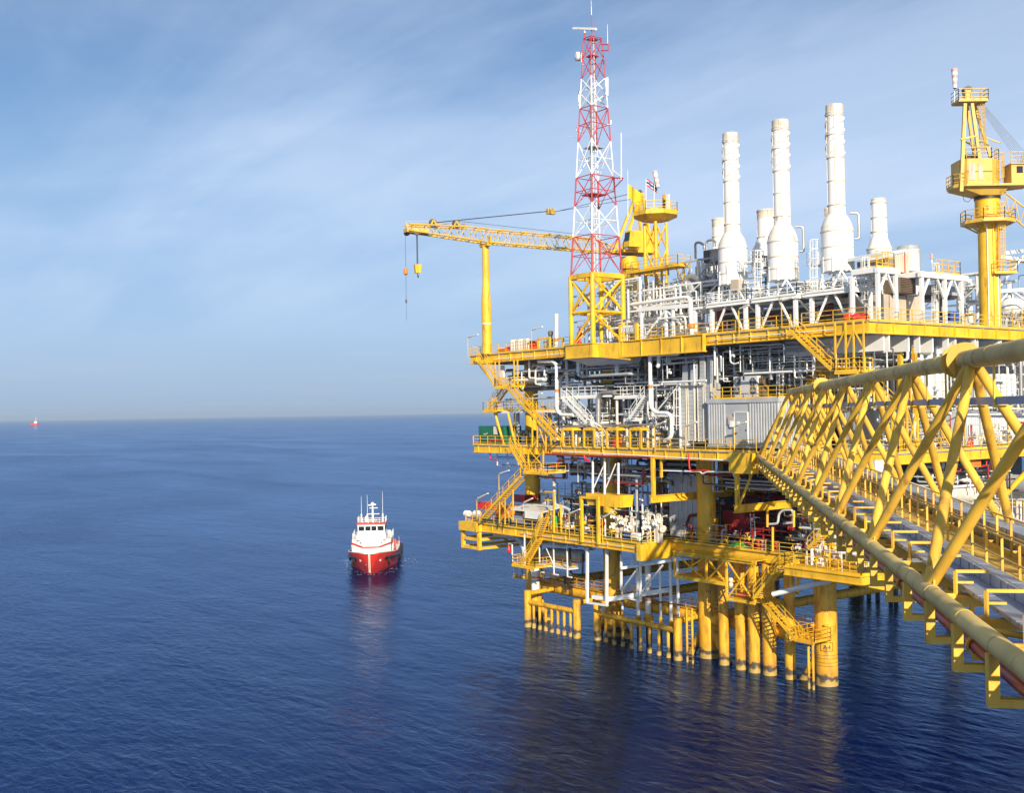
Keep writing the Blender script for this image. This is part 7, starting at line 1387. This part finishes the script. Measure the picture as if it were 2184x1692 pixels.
module('white pipes and valves on the main deck behind the bridge', 4, 8.2, 1, 9, ZMD, 25.2, 16, 24, W2 + ('dark_red', 'yellow'), 72, nval=18, box=3)
module('white pipework around the tall white ducts', 3, 8.0, 6, 22, 25.5, 30.8, 30, 34, W2, 73, nval=18, rmax=.2)
module('white pipework under the far end of the upper deck', 2, 8.2, 22, 44, ZMD + 3, 31, 34, 40, W2, 74, nval=20, rmax=.22, vessels=3)
module('valves and handrail posts on the main deck along its far edge', 7.2, 8.6, 9, 44, ZMD, ZMD + 2.2, 8, 30, ('white', 'red', 'yellow', 'tan'), 75, nval=24, box=4)
backdrop('added grey room deep behind the white ducts', -1.5, 2.4, 4, 46, ZMD + .02, 31.6, 'grey')  # another added block deep inside, closing off the sky
# below the main deck at the right
for k, (xa, ya_, xb, yb2, m_, lab) in enumerate(((1320, 110, 1490, 270, 'orange', 'flat orange panel under the main deck edge behind the bridge'), (190, 190, 300, 330, 'pale_grey', 'grey wall panel under the main deck beside the bridge end'))): xbox('J', xa, ya_, xb, yb2, 8.4, .3).build('wall_panel', m_, None, lab, 'panel')
for k, (x0p, y0p, x1p, y1p) in enumerate(((1100, 290, 1245, 175), (1820, 240, 1990, 90))):
    a, b = w('J', x0p, y0p, 'X', 8.2), w('J', x1p, y1p, 'X', 8.2); MB().hull([(7.9, a.y, b.z), (8.2, a.y, b.z), (8.2, b.y, b.z), (7.9, b.y, b.z)], [(7.9, a.y, a.z), (8.2, a.y, a.z), (8.2, b.y, b.z + .02), (7.9, b.y, b.z + .02)]).build('gusset_bracket', 'white', None, ('white triangular bracket under the main deck left of the orange panel', 'white triangular bracket under the main deck right of the orange panel')[k], 'bracket')
p0, p1 = w('J', 1040, 600, 'X', 6.0), w('J', 1480, 600, 'X', 6.0); rv = .85; MB().lathe(p0, [(.02, 0), (rv * .7, .2), (rv, .6), (rv, (p1 - p0).length - .6), (rv * .7, (p1 - p0).length - .2), (.02, (p1 - p0).length)], 20, axis=p1 - p0).build('cream_vessel', 'cream', None, 'long cream horizontal vessel on the cellar deck behind the bridge', 'vessel')
tpipe('white beam like pipe above the cream vessel', 'J', [(1060, 525), (1450, 490)], 6.8, 34, ax='X'); tpipe('red pipe under the main deck behind the bridge', 'J', [(1100, 320), (1230, 322), (1240, 300)], 7.8, 18, 'red', ax='X'); tpipe('red riser pipe right of the orange panel', 'J', [(1550, 60), (1555, 250), (1490, 270)], 8.3, 20, 'red', ax='X')
tpipe('yellow diagonal tube under the main deck at the right', 'J', [(1760, 640), (2100, 270)], 8.0, 66, 'yellow', ax='X', name='brace', cat='brace')
p = w('J', 2010, 500, 'X', 5.5); MB().lathe((5.5, p.y, p.z), [(.02, -1.5), (.8, -1.4), (1.1, -1.0), (1.1, 4), (.02, 4.2)], 20, axis=(-1, .2, 0)).build('grey_vessel', 'pale_grey', None, 'pale grey round ended vessel beside the yellow diagonal tube', 'vessel')
module('dark pipes and red lines under the main deck behind the bridge', 3, 8.4, 4, 20, 17.5, 20.6, 26, 16, ('dark_grey', 'black', 'white', 'dark_red', 'pale_grey'), 76, nval=10)
module('cream and yellow valves on the cellar deck behind the bridge', 1, 8, 6, 26, 12, 17, 22, 40, ('cream', 'yellow', 'white', 'tan', 'pale_grey'), 77, nval=40, vessels=3, vm=('cream', 'white', 'yellow'))
MB().prism([(5.1, -1.4), (9, -1.4), (9, 48), (5.1, 48)], 11.7, 11.96).build('side_deck', 'grey', None, 'grey floor strip of the cellar deck under the bridge', 'deck')
# stiffeners and a conduit along the deck edges
for nm, z0_, z1_, xs_, yq, par in (('s', 21.0, 21.8, [-49 + 2.4 * i for i in range(19)], -5.98, MD), ('s', 11.1, 11.9, [-51 + 2.4 * i for i in range(14)], -5.98, CD), ('s', 32.15, 33.05, [-49 + 2.4 * i for i in range(8)] + [-8 + 2.1 * i for i in range(8)], -5.98, TD)):
    src = None
    for x in xs_:
        if src is None: src = MB().bb(x, x + .05, yq, yq + .17, z0_, z1_).build('stiffener', 'yellow', par); xs0 = x
        else: inst(src, 'stiffener', par, (x - xs0, 0, 0))
src = None
for i in range(22):
    y = -4.5 + 2.3 * i
    if src is None: src = MB().bb(8.83, 9.0, y, y + .05, 32.15, 33.05).build('stiffener', 'yellow', TD); ys0 = y
    else: inst(src, 'stiffener', TD, (0, y - ys0, 0))
tpipe('thin white conduit clipped along the middle deck edge', 'P', [(1180, 962), (1600, 985)], -6.15, 3, 'white'); MB().path([(-45, -6.12, 32.5), (-31, -6.12, 32.5)], .04, n=6).build('conduit', 'white', None, 'thin white conduit along the left part of the upper deck edge', 'conduit'); MB().path([(-8.8, -6.12, 32.62), (6, -6.12, 32.62)], .05, n=6).build('conduit', 'white', None, 'thin white conduit along the upper deck edge below the stacks', 'conduit'); MB().path([(-40, -6.12, 11.5), (-20, -6.12, 11.5)], .05, n=6).build('conduit', 'cream', None, 'thin pale conduit along the cellar deck edge', 'conduit')
# ------------------------------------------------------------------ support vessel
bow = w('G', 620, 1470, 'Z', 0); ax = (r0 * -.064 + fh * .998).normalized(); sd2 = V((ax.y, -ax.x, 0))
VS = thing('support_vessel', 'red hulled support vessel with a white wheelhouse sailing bow first', 'ship', bow); LV = 31.0
def vb(s, t, z): return bow + ax * s + sd2 * t + Z3 * z
def halfw(s, z):
    u = s / LV; full = 4.1 * min(1, (u / .22)) ** .62 if u < .22 else 4.1 * (1 - .10 * max(0, (u - .8) / .2))
    wl = 3.8 * min(1, max(0, (u - .035) / .34)) ** .8
    k = max(0, min(1, z / 3.0)) ** .8; return wl + (full - wl) * k if z >= 0 else wl * (1 + z / 2.2 * .6)
def sheer(s): u = s / LV; return 3.5 - .9 * min(1, u / .4) if u < .4 else 2.6 - .7 * min(1, (u - .4) / .12)
st_ = [0, .6, 1.4, 2.6, 4, 6, 8.5, 12, 16, 20, 25, LV]; mb = MB()
for sg in (-1, 1):
    g = []
    for s in st_:
        zs_ = [-1.2, 0, .8, 1.6, 2.4, 1.0]; top = sheer(s); row = []
        for q in (-1.0, 0.0, .25, .5, .75, 1.0): z = q * top if q > 0 else q * 1.2; sx_ = s - (.9 * max(0, z) / 3.5 if s < 2.6 else 0) * (1 - s / 2.6 if s < 2.6 else 0); row.append(vb(sx_, sg * halfw(s, z), z))
        g.append(row if sg > 0 else row)
    mb.sheet(g if sg < 0 else [r[::-1] for r in g])
g = [vb(LV, -halfw(LV, 0), -1.2), vb(LV, halfw(LV, 0), -1.2), vb(LV, halfw(LV, 1.9), sheer(LV)), vb(LV, -halfw(LV, 1.9), sheer(LV))]; mb._add(g, [(0, 1, 2, 3)])
mb.build('hull', 'hull_red', VS)
d_ = MB(); d_.sheet([[vb(s, -halfw(s, 3) + .15, sheer(s) - .8), vb(s, halfw(s, 3) - .15, sheer(s) - .8)] for s in st_[2:]]); d_.build('deck', 'dark_red', VS)
for sg in (-1, 1):
    pts = [vb(s, sg * (halfw(s, 2) + .12), sheer(s) * .72) for s in (3.2, 6, 8.5, 12, 16, 20, 25, 30.8)]; MB().path(pts, .26, n=8).build('rubber_fender', 'black', VS)
    for s in (4.5, 15, 17.5, 20, 22.5, 25, 27.5): c = vb(s, sg * (halfw(s, 1.6) + .35), sheer(s) * .55); MB().lathe(c, [(.3, -.16), (.62, -.16), (.68, 0), (.62, .16), (.3, .16)], 14, axis=sd2).build('tyre', 'black', VS)
    MB().path([vb(s, sg * (halfw(s, 3) - .02), sheer(s) + .05) for s in st_[1:8]], .09, n=6).build('bulwark_cap', 'cream', VS)
MB().bar(vb(-.85, 0, 3.5), vb(.1, 0, .4), .18, .3, up=sd2).build('stem_bar', 'cream', VS)
for sg in (-1, 1): MB().lathe(vb(1.9, sg * (halfw(1.9, 2.2) + .02), 2.2), [(.02, .06), (.24, .06), (.26, 0)], 10, axis=sd2 * sg - ax * .6).build('anchor_pocket', 'white', VS)
MB().lathe(vb(.25, -.5, 1.6), [(.02, .08), (.2, .06), (.22, -.2)], 10, axis=-ax).build('bow_anchor', 'dark_grey', VS)
def blk(nm, m_, s0, s1, t0, t1, z0, z1, rake=0, taper=0, par=None): return MB().hull([vb(s0, -t0, z0), vb(s0, t0, z0), vb(s1, t1, z0), vb(s1, -t1, z0)], [vb(s0 + rake, -t0 + taper, z1), vb(s0 + rake, t0 - taper, z1), vb(s1, t1 - taper, z1), vb(s1, -t1 + taper, z1)]).build(nm, m_, par or VS)
fc = MB().hull([vb(3.4, -1.3, 2.5), vb(3.4, 1.3, 2.5), vb(5.2, 3.2, 2.5), vb(13, 3.4, 2.2), vb(13, -3.4, 2.2), vb(5.2, -3.2, 2.5)], [vb(3.7, -1.3, 5.2), vb(3.7, 1.3, 5.2), vb(5.4, 3.2, 5.2), vb(13, 3.4, 5.2), vb(13, -3.4, 5.2), vb(5.4, -3.2, 5.2)]).build('deckhouse', 'white', VS)
for sg in (-1, 1): MB().path([vb(3.55, 0, 4.05), vb(3.58, sg * 1.32, 4.05), vb(5.25, sg * 3.28, 4.6), vb(9, sg * 3.42, 4.7)], .13, n=6).build('red_stripe', 'red', VS)
MB().hull([vb(4.4, -2.5, 5.2), vb(4.4, 2.5, 5.2), vb(11, 2.5, 5.2), vb(11, -2.5, 5.2)], [vb(5.2, -2.3, 6.2), vb(5.2, 2.3, 6.2), vb(11, 2.4, 6.2), vb(11, -2.4, 6.2)]).build('bridge_front', 'white', VS)
wh_ = MB().hull([vb(5.3, -2.2, 6.2), vb(5.3, 2.2, 6.2), vb(9.5, 2.3, 6.2), vb(9.5, -2.3, 6.2)], [vb(5.0, -2.25, 7.7), vb(5.0, 2.25, 7.7), vb(9.5, 2.3, 7.7), vb(9.5, -2.3, 7.7)]).build('wheelhouse', 'white', VS)
for ta, tb_ in ((-2.05, -1.15), (-.95, -.1), (.05, .85), (1.05, 2.05)):
    MB().hull([vb(5.2, ta, 6.65), vb(5.2, tb_, 6.65), vb(5.1, tb_, 6.65), vb(5.1, ta, 6.65)], [vb(5.08, ta, 7.35), vb(5.08, tb_, 7.35), vb(4.98, tb_, 7.35), vb(4.98, ta, 7.35)]).build('window', 'glass', wh_)
for sg in (-1, 1):
    for s in (6, 7.4): MB().hull([vb(s, sg * 2.2, 6.7), vb(s + 1, sg * 2.2, 6.7), vb(s + 1, sg * 2.36, 6.7), vb(s, sg * 2.36, 6.7)], [vb(s, sg * 2.2, 7.35), vb(s + 1, sg * 2.2, 7.35), vb(s + 1, sg * 2.36, 7.35), vb(s, sg * 2.36, 7.35)]).build('window', 'glass', wh_)
    MB().lathe(vb(4.2, sg * 2.0, 5.2), [(.02, 0), (.35, 0), (.4, .3), (.3, .6), (.02, .7)], 12).build('vent_dome', 'white', VS)
blk('roof_edge', 'red', 4.8, 9.8, 2.4, 2.45, 7.7, 7.85); rail_mb([vb(9.6, -2.3, 7.85), vb(5, -2.25, 7.85), vb(5, 2.25, 7.85), vb(9.6, 2.3, 7.85)], h=.9, step=.9, kick=False).build('roof_rail', 'white', VS)
MB().tube(vb(7.2, .15, 7.8), vb(7.2, .15, 10.6), .2, .12, n=10).build('mast', 'white', VS)
for z, l_ in ((9.2, .95), (10.2, .7)): MB().bar(vb(7.2, -l_ + .3, z), vb(7.2, l_ + .3, z), .12).build('yard', 'white', VS)
MB().bar(vb(7.0, -.55, 10.7), vb(7.0, .75, 10.8), .2, .18).build('radar_scanner', 'white', VS); MB().lathe(vb(7.2, .15, 10.6), [(.3, 0), (.3, .4), (.02, .6)], 10).build('radar_dome', 'white', VS); MB().lathe(vb(7.4, -.9, 7.9), [(.3, 0), (.35, .5), (.2, .9), (.02, 1.0)], 10).build('satellite_dome', 'white', VS)
for t, z in ((-1.75, 12.2), (-.75, 12.4), (1.8, 12.9)): MB().tube(vb(7.6, t, 7.8), vb(7.6, t, z), .055, .02, n=6).build('whip_antenna', 'white', VS); MB().tube(vb(7.6, t, 7.8), vb(7.6, t, 9.2), .14, n=8).build('antenna_base', 'white', VS)
blk('funnel', 'cream', 9.6, 11.2, .7, .7, 5.2, 8.0); blk('rescue_boat', 'orange', 11.5, 14, .8, .7, 3.6, 4.8, .2, .15)
for i in range(6): blk('cargo', ('red', 'orange', 'red')[i % 3], 15 + i * 2.2, 16.8 + i * 2.2, 3.2 - (i % 2) * .6, 3.2 - (i % 2) * .6, 1.3, 2.6 + (i % 3) * .35)
for sg in (-1, 1):
    rail_mb([vb(s, sg * (halfw(s, 3) - .25), sheer(s) - .1) for s in (12, 16, 20, 25, 30.5)], h=1.0, step=1.4, kick=False).build('deck_rail', 'white', VS)
    rail_mb([vb(5.4, sg * 3.1, 5.2), vb(12.8, sg * 3.3, 5.2)], h=.9, step=1.0, kick=False).build('deck_rail', 'white', VS)
    MB().lathe(vb(12.2, sg * 2.6, 5.6), [(.02, -.8), (.35, -.7), (.35, .7), (.02, .8)], 12, axis=ax).build('raft_canister', 'white', VS)
    for s in (8, 10.5): MB().hull([vb(s, sg * 3.25, 2.9), vb(s + .8, sg * 3.25, 2.9), vb(s + .8, sg * 3.46, 2.9), vb(s, sg * 3.46, 2.9)], [vb(s, sg * 3.25, 4.5), vb(s + .8, sg * 3.25, 4.5), vb(s + .8, sg * 3.46, 4.5), vb(s, sg * 3.46, 4.5)]).build('side_door', 'pale_grey', VS)
for t in (-1.6, -.55, .55, 1.6): MB().lathe(vb(4.05, t, 4.75), [(.02, .1), (.16, .1), (.18, 0)], 10, axis=-ax).build('porthole', 'glass', VS)
MB().bar(vb(13.4, 0, 2.2), vb(13.4, 0, 7.2), .25).build('deck_crane_post', 'orange', VS); MB().bar(vb(13.4, 0, 7.0), vb(17.5, .6, 5.6), .2).build('deck_crane_jib', 'orange', VS)
# white wash at the waterline of the vessel
mm = bpy.data.materials.new('foam'); mm.use_nodes = True; MATS['foam'] = mm; mm.node_tree.nodes['Principled BSDF'].inputs['Base Color'].default_value = (.75, .8, .85, 1); mm.node_tree.nodes['Principled BSDF'].inputs['Roughness'].default_value = .8
R_ = random.Random(5); fo = MB()
for i in range(110):
    sg = R_.choice((-1, 1)); s = R_.uniform(0, 20); t = sg * (halfw(s, 0) + R_.random() ** 2 * 2.6 + .1 + s * .06); c = vb(s, t, .03); a, b = R_.uniform(.1, .5), R_.uniform(.02, .06)
    fo._add([c - ax * a, c + sd2 * b, c + ax * a, c - sd2 * b], [(0, 1, 2, 3)])
o = fo.build('wash_foam', 'foam', None); o['kind'] = 'stuff'; o['label'] = 'thin white wash along the support vessel waterline'; o['category'] = 'foam'
# ------------------------------------------------------------------ far vessel on the horizon
fp = at(73, 907.5, 'Z', 0); FV = thing('far_ship', 'tiny red and white ship near the hazy horizon', 'ship', fp); e1, e2 = r0, fh; k_ = (fp - CAM).dot(FW) / F
def fv(u, v, z): return fp + e1 * (u * k_) + e2 * (v * k_) + Z3 * (z * k_)
MB().hull([fv(-7, -2, -.5), fv(8, -2, -.5), fv(8, 2, -.5), fv(-7, 2, -.5)], [fv(-9, -2.2, 3.6), fv(8.6, -2.2, 4.4), fv(8.6, 2.2, 4.4), fv(-9, 2.2, 3.6)]).build('hull', 'red', FV)
MB().hull([fv(0, -1.8, 4), fv(7, -1.8, 4), fv(7, 1.8, 4), fv(0, 1.8, 4)], [fv(.5, -1.8, 8.5), fv(6.5, -1.8, 8.5), fv(6.5, 1.8, 8.5), fv(.5, 1.8, 8.5)]).build('deckhouse', 'white', FV)
MB().bar(fv(3.5, 0, 8.5), fv(3.5, 0, 17), .8 * k_, .8 * k_).build('mast', 'white', FV)
# ------------------------------------------------------------------ sea haze
hz = bpy.data.materials.new('haze_air'); hz.use_nodes = True; n = hz.node_tree.nodes; n.clear(); pv = n.new('ShaderNodeVolumePrincipled'); ou = n.new('ShaderNodeOutputMaterial'); hz.node_tree.links.new(pv.outputs[0], ou.inputs['Volume']); MATS['haze'] = hz
pv.inputs['Color'].default_value = (.70, .85, 1.0, 1); pv.inputs['Density'].default_value = HAZE; pv.inputs['Anisotropy'].default_value = .15
o = MB().bb(-29500, 29500, -29500, 29500, -9.5, 82).build('haze', 'haze', None, loc=(0, 0, -9.5)); o['kind'] = 'stuff'; o['label'] = 'thin pale sea haze over the water'; o['category'] = 'haze'
